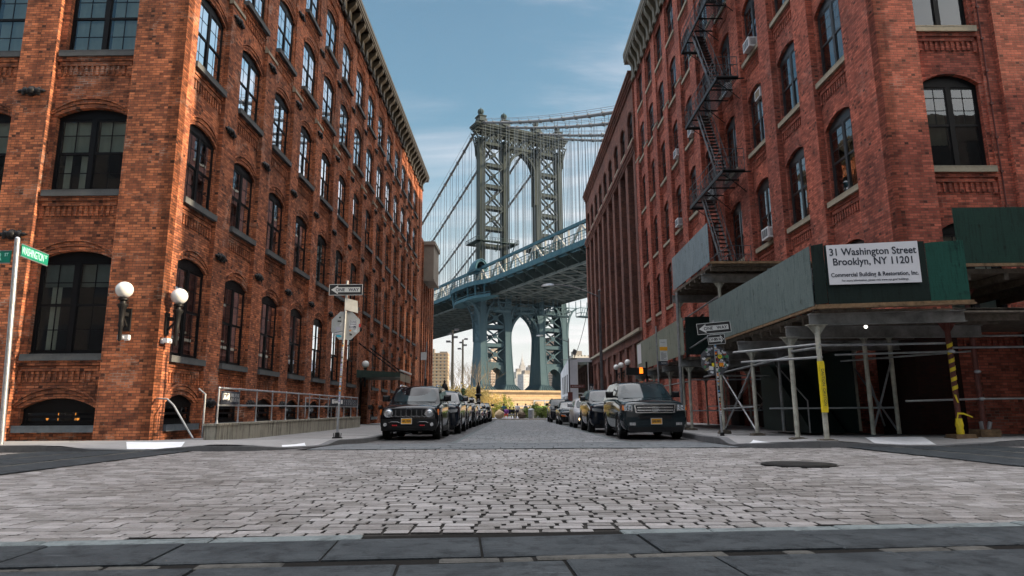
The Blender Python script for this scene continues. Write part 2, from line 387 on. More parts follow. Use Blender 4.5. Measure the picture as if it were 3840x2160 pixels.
M['galv'] = mat_plain('galvanised_steel', (.42,.44,.47), .38, .75, .5, .3, 6)
M['galv_dull'] = mat_plain('dull_galvanised', (.30,.31,.32), .5, .5, .5, .35, 5)
M['post_cream'] = mat_plain('cream_shed_paint', (.40,.39,.33), .55, .1, .4, .45, 5)
M['beam_grey'] = mat_plain('grey_steel_beam', (.24,.24,.235), .6, .2, .4, .5, 3)
M['post_red'] = mat_plain('red_oxide_post', (.12,.028,.02), .5, .1, .5, .5, 6)
M['ply'] = mat_ply('grey_green_plywood', (.055,.08,.08), (.125,.16,.155))
M['ply_blue'] = mat_ply('blue_grey_plywood', (.11,.15,.175), (.21,.265,.29), wave=.4)
M['ply_pale'] = mat_ply('pale_green_plywood', (.10,.12,.10), (.20,.22,.175))
M['ply_dark'] = mat_ply('dark_green_plywood', (.004,.018,.014), (.008,.034,.026))
M['ply_green'] = mat_ply('green_plywood', (.005,.036,.028), (.010,.062,.047))
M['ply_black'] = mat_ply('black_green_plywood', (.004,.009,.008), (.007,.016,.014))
M['wood'] = mat_plain('weathered_timber', (.20,.13,.075), .8, 0, .2, .5, 8)
M['wood_grey'] = mat_plain('grey_timber', (.13,.11,.09), .85, 0, .2, .5, 8)
M['white_vinyl'] = mat_plain('white_vinyl', (.68,.68,.72), .5, 0, .4, .06, 2)
M['white_paint'] = mat_plain('white_paint', (.72,.72,.70), .6, 0, .4, .12, 4)
M['ink'] = mat_plain('dark_ink', (.03,.035,.05), .6, 0, .3, .1, 4)
M['black_paint'] = mat_plain('black_sign_paint', (.012,.012,.013), .45, 0, .5, .2, 4)
M['sign_white'] = mat_plain('sign_white', (.55,.55,.54), .45, 0, .5, .12, 7)
M['sign_green'] = mat_plain('sign_green', (.005,.19,.125), .4, 0, .5, .15, 4)
M['sign_text'] = mat_plain('sign_mint', (.42,.78,.70), .4, 0, .5, .05, 4)
M['alu'] = mat_plain('aluminium_back', (.50,.50,.48), .4, .5, .5, .2, 5)
M['tape'] = mat_plain('yellow_tape', (.72,.55,.02), .35, 0, .5, .2, 6)
M['globe'] = mat_plain('opal_glass', (.72,.73,.72), .18, 0, .6, .04, 3)
M['ac_white'] = mat_plain('white_enamel', (.62,.62,.64), .4, 0, .5, .12, 5)
M['ac_grille'] = mat_plain('grey_grille', (.10,.105,.115), .5, .2, .5, .3, 20)
M['cloth_pale'] = mat_plain('pale_blind', (.62,.68,.60), .9, 0, .2, .15, 2)
M['cloth_white'] = mat_plain('white_curtain', (.78,.78,.68), .9, 0, .2, .15, 2)
M['cloth_brown'] = mat_plain('brown_blind', (.22,.19,.14), .9, 0, .2, .3, 2)
M['cloth_grey2'] = mat_plain('grey_blind', (.30,.33,.31), .9, 0, .2, .15, 2)
M['dark_inside'] = mat_plain('dark_room', (.02,.02,.02), .9, 0, .1, .3, 1)
M['roofing'] = mat_plain('tar_roof', (.05,.05,.05), .9, 0, .2, .3, 1)
M['beige'] = mat_plain('beige_cladding', (.25,.22,.185), .7, 0, .3, .2, .8)
M['canopy_green'] = mat_plain('canopy_green', (.03,.055,.045), .5, .1, .4, .4, 3)
M['lamp_on'] = mat_emit('lit_bulb', (1,.95,.85), 2.5)
M['lamp_amber'] = mat_emit('amber_signal', (1,.20,.015), 1.1)
# ------------------------------------------------------------------ ground
def roadz(y):
    t = min(1, max(0, (y-13.5)/6.5)); return -.13*(t*t*(3-2*t))
M['cobble_mid'] = mat_cobble('granite_setts', (.29,.28,.285), (.165,.158,.16), (.012,.0115,.011), bw=.265, rh=.122, ms=.0135)
M['cobble_street'] = mat_cobble('street_setts', (.26,.275,.29), (.11,.12,.13), (.014,.014,.015), bw=.30, rh=.19, ms=.02, bstr=.6)
M['cobble_park'] = mat_cobble('parking_setts', (.12,.12,.125), (.055,.057,.06), (.016,.016,.017), bw=.28, rh=.17, ms=.016, bstr=.8)
M['slab'] = mat_slab('bluestone_slab', (.016,.020,.024), (.055,.062,.068))
M['slab_rust'] = mat_slab('bluestone_slab_stained', (.016,.020,.024), (.055,.062,.068), .7)
M['slab_edge'] = mat_slab('granite_edging', (.10,.115,.12), (.165,.19,.195))
M['slab_pale'] = mat_slab('granite_filler', (.045,.045,.043), (.095,.092,.085))
M['joint'] = mat_concrete('joint_dirt', (.012,.0115,.011), 3, .3, spec=.05)
M['sidewalk'] = mat_concrete('sidewalk_concrete', (.255,.25,.25), 1., .6)
M['kerb'] = mat_concrete('granite_kerb', (.12,.12,.125), 2.5, 1.)
M['path'] = mat_concrete('park_path', (.25,.26,.29), .5, .3)
M['kerb_far'] = mat_concrete('pale_kerb', (.50,.44,.36), 1., .3)
M['earth'] = mat_concrete('earth', (.16,.125,.075), .6, .8)
M['lawn'] = mat_leaf('lawn_green', (.10,.20,.012), (.19,.30,.03))
M['water'] = mat_plain('river_water', (.03,.045,.055), .12, 0, .5, .2, .1)

g = MB(); g.face([(-3000,-300,-.6),(3000,-300,-.6),(3000,130,-.6),(-3000,130,-.6)])
structure(g.build('ground', M['earth']))
g = MB(); g.face([(-3000,210,-1.4),(3000,210,-1.4),(3000,1800,-1.4),(-3000,1800,-1.4)])
structure(g.build('river', M['water']))
g = MB(); g.face([(-3000,1800,-1.0),(3000,1800,-1.0),(3000,9000,-1.0),(-3000,9000,-1.0)])
structure(g.build('far_bank', M['earth']))
# cross street and intersection (setts)
ys = [-12,-6,0,4.2,8,13.02]
g = MB(); g.grid([[(x,y,-.016) for x in (-13.4,-6.4,6.5)] for y in (3,8,13.02)]); structure(g.build('sett_bed', None)).data.materials.append(mat_concrete('sett_joint_dirt', (.030,.028,.026), 4, .5, spec=.1))
g = MB(); g.grid([[(x,y,0) for x in (6.34,9.6,30,80)] for y in ys]); g.grid([[(x,y,0) for x in (-70,-30,-13.4)] for y in ys]); g.grid([[(x,y,0) for x in (-13.4,0,6.34)] for y in (-12,0,3.2)])
structure(g.build('intersection', M['cobble_mid']))
M['sett'] = mat_sett('granite_sett', (.135,.127,.122), (.185,.176,.174), (.235,.225,.226))
def setts(name, x0, x1, ya, yb, seed, skip, H=.03, wide=1.):
    random.seed(seed); g = MB(); y = ya; rowh = .110
    while y < yb:
        x = x0 - rnd()*.25; h = rowh*U(.96,1.04); w0 = 0
        while x < x1:
            L = U(.16,.215); cx = x+L/2
            lane = max(.28, 1.15-abs(cx-.35)/4.2)*wide
            gx, gy = U(.006,.014)*lane+.002, U(.011,.0155)*max(lane,.55)+.001
            if not skip(cx, y):
                tz = U(-.004,.003); yo = U(-.003,.003)+.012*math.sin(cx*.55+y*.8)
                P = [(x+gx+U(-.003,.003), y+gy+yo+U(-.002,.002)),(x+L-gx+U(-.003,.003), y+gy+yo+U(-.002,.002)),(x+L-gx+U(-.003,.003), y+h-gy+yo+U(-.002,.002)),(x+gx+U(-.003,.003), y+h-gy+yo+U(-.002,.002))]
                mx_, my_ = sum(p[0] for p in P)/4, sum(p[1] for p in P)/4; k = len(g.v)
                for p in P: g.v.append((p[0],p[1],-H))
                for p in P: g.v.append((p[0],p[1],tz-.0045))
                for p in P: g.v.append((p[0]+(mx_-p[0])*.10, p[1]+(my_-p[1])*.16, tz+U(-.0012,.0012)))
                for a in (0,4):
                    for i in range(4): g.f.append([k+a+i,k+a+(i+1)%4,k+a+4+(i+1)%4,k+a+4+i])
                g.f.append([k+8,k+9,k+10,k+11])
            x += L
        y += h
    return structure(g.build(name, M['sett'], smooth=50))
sl = math.tan(R(4.6))
setts('granite_setts', -6.25, 6.35, 3.55, 13.0, 5, lambda x, y: y < 4.17+sl*x or math.hypot(x-3.8,y+.055-9.05) < .53)
setts('granite_setts', -13.5, -9.2, 7.0, 12.9, 6, lambda x, y: False)
yy = [13.02,14,15,16,17,18,19,20,24,30,40,50,60,68]
def band(x0, x1, name, m, y0=13.02, dz=0., y1=68):
    q = [y0] + [y for y in yy if y0 < y < y1] + [y1]
    g = MB(); g.grid([[(x0,y,roadz(y)+dz),(x1,y,roadz(y)+dz)] for y in q]); return structure(g.build(name, m))
band(-6.2, 7.4, 'parking_lane', M['cobble_park'], dz=-.006)
band(-1.55, 2.95, 'carriageway', M['cobble_street'], 16.9)
band(-1.68, -1.545, 'carriageway_edge', M['slab_edge'], 16.9, .004)
band(2.945, 3.08, 'carriageway_edge', M['slab_edge'], 16.9, .004)
g = MB(); g.box(-3.4,3.4,67.9,68.5,-.3,-.02); structure(g.build('street_end_kerb', M['kerb_far']))
g = MB(); g.grid([[(x,y,-.1+max(0,y-84)*.004) for x in (-60,-8,-3.5,4.5,60)] for y in (68.4,84,100,128)])
structure(g.build('park_path', M['path']))
# dark slab crosswalks
def slabs(name, mat, O, ang, rows, x0, x1, lens, seed, gap=.014, zoff=.002, th=.03, zf=None, onlyx=None, broken=0):
    """rows: (y0, y1) in a frame turned by ang about O; slabs with open joints"""
    random.seed(seed); g = MB(); ca, sa = math.cos(ang), math.sin(ang)
    def Mx(x, y, z):
        X = O[0]+x*ca-y*sa; Y = O[1]+x*sa+y*ca; return (X, Y, z+(zf(Y) if zf else 0))
    for (y0, y1) in rows:
        x = x0 + U(-lens[1], 0)
        while x < x1:
            L = U(*lens); t = U(-.004,.004); zz = [U(-.002,.002) for _ in range(4)]
            xa, xb = max(x,x0)+gap/2, min(x+L,x1)-gap/2
            if broken and rnd() < broken: x += L; continue
            if xb-xa > .05 and (onlyx is None or onlyx[0] < (xa+xb)/2 < onlyx[1]):
                e = .012; z = zoff+th*.3+t
                P = [(xa,y0+gap/2),(xb,y0+gap/2),(xb,y1-gap/2),(xa,y1-gap/2)]
                Q = [(xa+e,y0+gap/2+e),(xb-e,y0+gap/2+e),(xb-e,y1-gap/2-e),(xa+e,y1-gap/2-e)]
                k = len(g.v)
                for px, py in P: g.v.append(Mx(px,py,zoff-.02))
                for px, py in P: g.v.append(Mx(px,py,z-.006))
                for (px, py), dz in zip(Q, zz): g.v.append(Mx(px,py,z+dz))
                for a in (0,4):
                    for i in range(4): g.f.append([k+a+i,k+a+(i+1)%4,k+a+4+(i+1)%4,k+a+4+i])
                g.f.append([k+8,k+9,k+10,k+11])
            x += L
    return structure(g.build(name, mat))
A = R(4.6); O = (0,4.13)
bed = MB(); ca, sa = math.cos(A), math.sin(A)
def rot(x, y, z=0): return (O[0]+x*ca-y*sa, O[1]+x*sa+y*ca, z)
bed.face([rot(-30,-9,.004),rot(30,-9,.004),rot(30,.0,.004),rot(-30,.0,.004)]); structure(bed.build('crosswalk_bed', M['joint']))
slabs('granite_edging', M['slab_edge'], O, A, [(-.14,-.005)], -14, 14, (.5,1.3), 3, .012, .005, broken=.08)
slabs('granite_strip', M['slab_pale'], O, A, [(-.775,-.675),(-1.45,-1.35)], -14, 14, (.14,.5), 5, .02, .004, broken=.3)
slabs('crosswalk', M['slab'], O, A, [(-.665,-.15),(-1.34,-.785),(-2.1,-1.46),(-2.8,-2.12)], -14, 14, (.62,.98), 11, .014, .008, onlyx=(-1.1,14))
slabs('crosswalk', M['slab_rust'], O, A, [(-.665,-.15),(-1.34,-.785),(-2.1,-1.46)], -14, 14, (.62,.98), 11, .014, .008, onlyx=(-14,-1.1))
# crosswalks over the cross street, running along the street direction
for nm, x0, sg in (('l',-6.15,-1),('r',6.3,1)):
    g = MB(); g.face([(x0,4.3 if sg<0 else 5.1,.004),(x0+sg*3.0,4.3 if sg<0 else 5.1,.004),(x0+sg*3.0,12.95,.004),(x0,12.95,.004)]); structure(g.build('crosswalk_bed', M['joint']))
    for k in range(3):
        a, b = x0+sg*(.04+k*.98), x0+sg*(.04+k*.98+.82)
        # rows running away: use a frame turned a quarter
        slabs('crosswalk', M['slab'], (0,0), R(90), [(-max(a,b),-min(a,b))], 4.4 if sg<0 else 5.2, 12.93, (.9,1.5), 20+k+(5 if sg>0 else 0), .016, .008)
        slabs('granite_strip', M['slab_pale'], (0,0), R(90), [(-max(b,b+sg*.13),-min(b,b+sg*.13))], 4.4 if sg<0 else 5.2, 12.93, (.3,.7), 40+k, .02, .007)
# far crosswalk, just before the parked cars
g = MB(); g.grid([[(x,y,roadz(y)+.004) for x in (-4.2,0,5.4)] for y in (13.05,14,15,15.9,16.9)]); structure(g.build('crosswalk_bed', M['joint']))
M['slab_mid'] = mat_slab('worn_granite_slab', (.085,.092,.10), (.16,.17,.18))
slabs('crosswalk', M['slab_mid'], (0,0), 0, [(13.1+.47*i,13.1+.47*i+.45) for i in range(8)], -4.0, 4.4, (.35,.8), 61, .014, .008, zf=roadz)
M['tactile'] = mat_concrete('white_ramp_panel', (.72,.73,.76), 2, .15)
# sidewalks with lowered corners
def kerbx_left(y):
    if y >= 15.6: return -4.12
    return -4.12 - 1.1*(1-math.sqrt(max(0,1-((15.6-y)/2.62)**2)))
def kerbx_right(y):
    for (ya, xa), (yb, xb) in zip(((13.4,4.45),(15.5,4.65),(20.5,5.45),(90,5.6)), ((15.5,4.65),(20.5,5.45),(90,5.6),(99,5.6))):
        if ya <= y <= yb: return xa+(xb-xa)*(y-ya)/(yb-ya)
    return 4.45 + .45*(1-math.sqrt(max(0,1-((13.4-y)/.56)**2)))
ramps_l = [(-8.3,-6.6,'s'),(-5.4,-4.2,'d')]
def swz(x, y, side):
    z = roadz(y)+.125
    d = 0
    if side < 0:
        d = max(d, max(0,1-abs(x+7.3)/1.6)*max(0,1-(y-13.0)/1.5))
        d = max(d, max(0,1-math.hypot(x+4.7,y-14.4)/1.7))
    else:
        d = max(d, max(0,1-abs(x-7.9)/1.7)*max(0,1-(y-12.85)/1.4))
        d = max(d, max(0,1-math.hypot(x-5.0,y-13.9)/1.3)*.8)
        z += .02*max(0,min(1,(y-13)/4))
    d = min(1, d*1.5); d = d*d*(3-2*d)
    return z - .10*d
def sidewalk(side, kx, y0, y1, far, name):
    g = MB(); rows = []; ys = []; y = y0
    while y < 17.4: ys.append(y); y += .1 if y < 16.6 else .2
    ys += [17.6,18,19,20,22,26,30,34,40,50,60,y1]
    N = 70
    for y in ys:
        k = kx(y)-side*0; row = []
        for i in range(N+1):
            t = (i/N)**1.6; x = k+side*.16 + side*t*(far-abs(k)-.16)
            row.append((x,y,swz(x,y,side)))
        rows.append(row)
    g.grid(rows); structure(g.build(name, M['sidewalk'], smooth=180))
    g = MB(); kr = []
    pts = [(kx(y),y) for y in ys]
    fr = [(side*(abs(kx(y0))+ (far-abs(kx(y0)))*(1-i/40)), y0) for i in range(40)]
    line = fr + pts
    rows = []
    for i, (x, y) in enumerate(line):
        a = line[max(0,i-1)]; b = line[min(len(line)-1,i+1)]; d = Vector((b[0]-a[0], b[1]-a[1],0)).normalized()
        nrm = Vector((d.y,-d.x,0)) * (-side)       # towards the sidewalk
        if nrm.x*side + nrm.y < 0: nrm = -nrm
        zt = swz(x+nrm.x*.17, y+nrm.y*.17, side)+.004; rz = roadz(y)
        rows.append([(x,y,rz-.05),(x,y,max(rz+.015,zt-.012)),(x+nrm.x*.015,y+nrm.y*.015,zt),(x+nrm.x*.18,y+nrm.y*.18,zt),(x+nrm.x*.18,y+nrm.y*.18,rz-.05)])
    g.grid(rows); structure(g.build('kerb', M['kerb'], smooth=30))
sidewalk(-1, kerbx_left, 13.0, 68, 46, 'sidewalk')
sidewalk(1, kerbx_right, 12.85, 68, 46, 'sidewalk')
# joints scored in the pavement are thin dark strips
g = MB()
for k in range(12):
    y = 18+k*1.6
    g.box(-9.2,-4.55,y,y+.02,swz(-7,y,-1)+.001,swz(-7,y,-1)+.004)
    g.box(5.95,10.3,y,y+.02,swz(8,y,1)+.001,swz(8,y,1)+.004)
for x in [-17.5+1.5*i for i in range(5)]+[-9.6]: g.box(x,x+.02,14.6,17,.1285,.1315)
structure(g.build('pavement_joint', M['joint']))
def ramp_panel(pts, side, label):
    g = MB(); n = 6; rows = []
    for i in range(n+1):
        r = []
        for j in range(n+1):
            s, t = j/n, i/n
            a = Vector(pts[0])*(1-s)+Vector(pts[1])*s; b = Vector(pts[3])*(1-s)+Vector(pts[2])*s; p = a*(1-t)+b*t
            r.append((p.x,p.y,swz(p.x,p.y,side)+.012))
        rows.append(r)
    g.grid(rows)
    for i in range(n):      # raised domes
        pass
    o = g.build('tactile_panel', M['tactile']); tag(o, label, 'ramp panel', 'white ramp panels at the kerb corners')
ramp_panel([(-7.55,13.22),(-6.5,13.22),(-6.95,14.3),(-8.2,14.3)], -1, 'large white ramp panel in the pavement at the left building corner')
ramp_panel([(-5.05,14.75),(-4.75,15.4),(-4.38,14.3),(-4.68,13.7)], -1, 'white ramp panel near the foot of the one way sign pole, left pavement')
ramp_panel([(4.65,13.55),(5.2,14.6),(5.45,13.95),(4.85,13.3)], 1, 'small white ramp panel near the foot of the stickered sign pole, right pavement')
ramp_panel([(7.0,13.08),(8.2,13.08),(8.65,14.3),(7.4,14.2)], 1, 'large white ramp panel in front of the cream scaffold posts')
# manhole cover
t = NT('cast_iron_cover'); v = t.obj(); ck = t.n('ShaderNodeTexChecker'); ck.inputs['Scale'].default_value = 26; t.l(v, ck.inputs[0])
t.bsdf(t.ramp(t.noise(v,12,5,.7),[(.3,(.012,.012,.012)),(.7,(.035,.034,.033))]), .45, .5, .5, ck.outputs['Fac'], .7, .01); M['cover'] = t.m
g = MB(); g.lathe([(.0,-.03),(.47,-.03),(.47,.006),(.42,.008),(.415,.004),(.40,.004),(.40,.010),(.36,.012),(.355,.008),(.0,.010)], (0,0,0), 40)
o = g.build('manhole_cover', M['cover'], smooth=30); o.location = (3.8,9.05,.006); tag(o, 'round black iron manhole cover set in the cobbles', 'manhole cover')
# ------------------------------------------------------------------ brick buildings
def arcpts(a, b, zs, rise, n=12):
    """points of a segmental arch from (a, zs) to (b, zs)"""
    w = (b-a)/2; r = (w*w+rise*rise)/(2*rise); cz = zs+rise-r; c = (a+b)/2; t = math.asin(min(1,w/r))
    if rise > w*.999: t = PI/2
    return [(c+r*math.sin(-t+2*t*i/n), cz+r*math.cos(-t+2*t*i/n)) for i in range(n+1)]
def bay_wall(g, Mf, u0, u1, z0, z1, ops, d, rev=.22, hood=True, hoodmode=2, corbel=True):
    """wall of one bay with arched openings (wa, wb, sill, spring, rise); segments split between openings"""
    ops = sorted(ops, key=lambda o: o[2]); cuts = [z0]
    for a, b in zip(ops[:-1], ops[1:]): cuts.append((a[3]+a[4]+b[2])/2 + .1)
    cuts.append(z1)
    for o, za, zb in zip(ops, cuts[:-1], cuts[1:]):
        wa, wb, s, sp, ri = o
        q = lambda *p: g.face([Mf(*x) for x in p])
        q((u0,d,za),(wa,d,za),(wa,d,zb),(u0,d,zb)); q((wb,d,za),(u1,d,za),(u1,d,zb),(wb,d,zb))
        q((wa,d,za),(wb,d,za),(wb,d,s),(wa,d,s))
        ap = arcpts(wa, wb, sp, ri)
        for (a, ha), (b, hb) in zip(ap[:-1], ap[1:]):
            q((a,d,ha),(b,d,hb),(b,d,zb),(a,d,zb)); q((a,d,ha),(b,d,hb),(b,d-rev,hb),(a,d-rev,ha))
        q((wa,d,s),(wa,d,sp),(wa,d-rev,sp),(wa,d-rev,s)); q((wb,d,s),(wb,d,sp),(wb,d-rev,sp),(wb,d-rev,s))
        q((wa,d,s),(wb,d,s),(wb,d-rev,s),(wa,d-rev,s))
        if hood:                                            # rings of the brick arch, each a little prouder
            for (o0, o1, pr) in ((.0,.11,.03),(.125,.235,.05),(.25,.30,.075))[:hoodmode+1]:
                c = (wa+wb)/2; w = (wb-wa)/2
                A = arcpts(max(u0+.01,wa-o0), min(u1-.01,wb+o0), sp+o0*.35, ri+o0*.65); B = arcpts(max(u0+.01,wa-o1), min(u1-.01,wb+o1), sp+o1*.35, ri+o1*.65)
                for i in range(len(A)-1):
                    (a, ha), (b, hb), (e, he), (f, hf) = A[i], A[i+1], B[i+1], B[i]
                    q((a,d+pr,ha),(b,d+pr,hb),(e,d+pr,he),(f,d+pr,hf)); q((a,d,ha),(b,d,hb),(b,d+pr,hb),(a,d+pr,ha)); q((f,d,hf),(e,d,he),(e,d+pr,he),(f,d+pr,hf))
        if corbel and s > 1.6:
            zt = s-.17
            g.box(u0,u1,d-.02,d+.075,zt-.13,zt,Mf); g.box(u0+.1,u1-.1,d-.02,d+.05,zt-.27,zt-.145,Mf)
            n = max(3,int((u1-u0-.3)/.15))
            for i in range(n):
                a = u0+.15+(u1-u0-.3)*i/n; g.box(a,a+.075,d-.02,d+.035,zt-.55,zt-.275,Mf)
            g.box(u0+.04,u0+.14,d-.02,d+.045,zt-.6,zt-.275,Mf); g.box(u1-.14,u1-.04,d-.02,d+.045,zt-.6,zt-.275,Mf)
WIN = {}
def window_mesh(w, h, rise, style):
    """frame, pane: local x along the wall, -y outwards, z up from the sill"""
    k = (round(w,2), round(h,2), round(rise,2), style)
    if k in WIN: return WIN[k]
    g = MB(); W = w/2; fy0, fy1 = -.004, .07
    bx = lambda a, b, za, zb, y0=fy0, y1=fy1: g.box(a,b,y0,y1,za,zb)
    ft = .075
    bx(-W,-W+ft,0,h); bx(W-ft,W,0,h); bx(-W,W,0,.06,-.05,.07)
    ap = arcpts(-W, W, h, rise, 10)
    poly = [(-W,h-.05),(W,h-.05)] + [p for p in ap[::-1]]
    g.prism(poly, fy0-.01, fy1, lambda p, q, t: (p,t,q))
    lead = .0
    if style == 'pair' or style == 'pair_plain':
        mw = .065; bx(-mw,mw,0,h,-.012,.07); sashes = [(-W+ft,-mw),(mw,W-ft)]
    else: sashes = [(-W+ft,W-ft)]
    for a, b in sashes:
        mid = h*.52
        bx(a,b,mid-.035,mid+.035,-.0,.06)
        bx(a,a+.04,.05,mid,.02,.07); bx(b-.04,b,.05,mid,.02,.07); bx(a,a+.04,mid,h-.05,.002,.05); bx(b-.04,b,mid,h-.05,.002,.05)
        bx(a,b,.06,.13,.02,.07); bx(a,b,h-.11,h-.05,.0,.05)
        c = (a+b)/2
        if style != 'pair_plain' and style != 'single_plain':
            bx(c-.011,c+.011,mid,h-.05,.006,.03); bx(a,b,(mid+h)/2-.011,(mid+h)/2+.011,.006,.03)
            bx(c-.011,c+.011,.05,mid,.024,.05); bx(a,b,mid/2-.011,mid/2+.011,.024,.05)
        elif style == 'pair_plain':
            bx(c-.011,c+.011,mid,h-.05,.006,.03); bx(a,b,mid+(h-mid)*.36,mid+(h-mid)*.36+.022,.006,.03); bx(a,b,mid+(h-mid)*.68,mid+(h-mid)*.68+.022,.006,.03)
    p = MB()
    for a, b in sashes:
        mid = h*.52
        p.face([(a,.011,mid),(b,.011,mid),(b,.011,h-.05),(a,.011,h-.05)]); p.face([(a,.029,.05),(b,.029,.05),(b,.029,mid),(a,.029,mid)])
    WIN[k] = (g.v, g.f, p.mesh('pane', None)); WIN[k] = (g, WIN[k][2]); return WIN[k]
WMESH = {}
def add_window(parent, loc, rz, w, h, rise, style, frame, glass, sill, blind=None, name='window', sillw=None):
    k = (round(w,2), round(h,2), round(rise,2), style, frame, glass)
    if k not in WMESH:
        g, p = window_mesh(w, h, rise, style)
        pm = p.copy(); pm.materials.clear(); pm.materials.append(M[glass])
        s = MB(); sw = (sillw or w)/2+.09; s.box(-sw,sw,-.26,.03,-.17,-.0); s.box(-sw,sw,-.265,-.245,-.02,.006)
        WMESH[k] = (g.mesh('window', M[frame]), pm, s.mesh('sill', M[sill]) if sill else None)
    fm, pm, sm = WMESH[k]
    o = link(name, fm, parent); o.location = loc; o.rotation_euler = (0,0,rz)
    link('pane', pm, o)
    if sm: link('sill', sm, o)
    for bl_ in (blind if isinstance(blind, list) else [blind] if blind else []):
        mat, za, zb, xa, xb = bl_
        b = MB(); n = 14; rows = []
        for i in range(2):
            z = h*(za+(zb-za)*i); rows.append([(w*(xa+(xb-xa)*j/n), (.13 if mat != 'cloth_white' else .2)+.018*math.sin(j*2.3), z) for j in range(n+1)])
        b.grid(rows); link('blind', b.mesh('blind', M[mat], 180), o)
    return o
def tie_plate_mesh():
    g = MB()
    g.sphere((0,-.07,0),.11,12,8,(1,.7,1)); g.lathe([(.06,0),(.15,-.02),(.15,-.05),(.07,-.09),(.0,-.1)],(0,0,0),12,'y')
    for s in (-1,1):
        g.sphere((s*.17,-.05,0),.10,10,6,(1.1,.5,1.05)); g.sphere((s*.31,-.045,.0),.075,10,6,(1.2,.5,.75))
        for t in (-1,1): g.sphere((s*.21,-.04,t*.085),.055,8,6,(1,.5,.8))
        g.tube([(s*.36,-.04,0),(s*.44,-.035,0)],.03,6,r1=.008)
    return g.mesh('tie_plate', M['iron'], 60)
def cornice(parent, runs, zb, zt, out, mat, step=.62, name='cornice', bw=.2):
    """runs: list of (map, u0, u1). bracketed overhanging cornice from zb to zt"""
    g = MB(); H = zt-zb
    for Mf, u0, u1 in runs:
        g.box(u0,u1,-.05,.10,zb,zb+.14*H,Mf); g.box(u0,u1,-.05,.05,zb+.14*H,zb+.62*H,Mf)
        g.box(u0,u1+.0,-.05,out*.88,zb+.62*H,zb+.70*H,Mf)
        g.box(u0,u1,-.05,out*.95,zb+.70*H,zb+.84*H,Mf); g.box(u0,u1,-.05,out,zb+.84*H,zt,Mf)
        n = int((u1-u0)/step)
        for i in range(n):
            u = u0+.2+i*step
            prof = [(.05,zb-.10*H),(.16,zb+.02*H),(.2,zb+.2*H),(.34*out,zb+.28*H),(.62*out,zb+.40*H),(.80*out,zb+.50*H),(.82*out,zb+.62*H),(.04,zb+.62*H)]
            g.prism(prof, u, u+bw, lambda p, q, t: Mf(t,p,q))
            g.box(u+bw+.08,u+step-.08,.05,.075,zb+.22*H,zb+.52*H,Mf)
    return g.build(name, mat, parent)

# ---------------- left warehouse
CX, CY = -9.3, 17.2
LB = thing('brick_warehouse', 'long orange red brick warehouse with arched windows on the left of the street', 'building', (CX,CY,0), -R(.55))
fM = lambda u, d, z: (-u,-d,z)          # front, u to the left
sM = lambda u, d, z: (d,u,z)            # street side, u away
SILL = [2.27,6.78,10.97,15.05,18.85]; HT = [2.62,2.22,2.22,2.22,2.1]; RISE = .25
g = MB(); zb, ztop = -.2, 22.35; rec = -.27
nb = 14; pit = 3.1; rec = -.15
def pil(Mf, a, b, zstep=14.2, back=-.32, d0=0., d1=-.1, top=None):
    t = top or ztop
    g.box(a,b,back,d0,zb,zstep,Mf); g.box(a+.02,b-.02,back,d1,zstep,t,Mf)
def capstone(parent, Mf, a, b, z):
    q = MB(); q.box(a,b,-.12,.03,z,z+.12,Mf); q.prism([(-.12,z+.12),(.03,z+.12),(-.1,z+.3)], a, b, lambda p, w, t: Mf(t,p,w)); q.build('pilaster_cap', M['limestone'], parent)
pil(sM, -.0, .65); pil(fM, .0, 1.45)
for k in range(nb):
    u0 = .65+pit*k; u1 = u0+2.05; wa, wb = u0+.12, u1-.12
    ops = [(wa,wb,s,s+h,RISE) for s, h in zip(SILL,HT)]
    if k != 7: ops.append((wa+.08,wb-.08,.42,1.0,.24))
    else: ops[0] = (wa,wb,-.1,2.6,.25)
    bay_wall(g, sM, u0, u1, zb, ztop, ops, rec)
    e = u1+.95 if k < nb-1 else u1+1.3
    pil(sM, u1, e)
    capstone(LB, sM, u1-.02, e+.02, 14.2)
    # pierced brick frieze over the top windows
    for i in range(9):
        a = u0+.1+i*.21; g.box(a,a+.1,rec-.02,rec+.09,21.62,22.1,sM)
    g.box(u0,u1,rec-.02,rec+.13,22.1,22.35,sM)
LF = [(1.45,3.72)]
u = 3.72
fb = [(1.45,3.72,1.5,3.55),(4.72,7.05,4.82,6.92),(8.05,10.4,8.15,10.25),(11.4,13.7,11.5,13.6)]
for i, (u0, u1, wa, wb) in enumerate(fb):
    ops = [(wa,wb,s,s+h-(.0 if j else .05),RISE) for j, (s, h) in enumerate(zip(SILL,HT))] + [(wa+.03,wb-.03,.42,.86,.27)]
    bay_wall(g, fM, u0, u1, zb, ztop, ops, rec-.02)
    g.box(u1,u1+1.0,-.32,0,zb,ztop,fM)
    if i:pass
g.box(14.7,34,-.32,0,zb,ztop,fM)
W_, L_ = 30, 45.6
g.face([(-34,L_,zb),(-.0,L_,zb),(-.0,L_,ztop+1.2),(-34,L_,ztop+1.2)]); g.face([(-34,0,zb),(-34,L_,zb),(-34,L_,ztop+1.2),(-34,0,ztop+1.2)])
g.box(44.2,L_,-.32,0,zb,ztop,sM)
g.build('wall', M['brick_left'], LB)
r = MB(); r.box(-34,-.2,.3,L_,ztop+.9,ztop+1.0); r.build('roof', M['roofing'], LB)
fl = MB()
for s in SILL: fl.box(-34,-.75,.8,L_-.3,s-.75,s-.6)
fl.box(-34,-7.,7.,7.2,0,22); fl.box(-7.2,-7.,7.,L_-.3,0,22)
fl.build('interior', M['dark_inside'], LB)
cornice(LB, [(sM,-.0,L_),(fM,-.9,34)], 22.35, 23.85, .66, M['cornice'], 1.05, bw=.36)
random.seed(21)
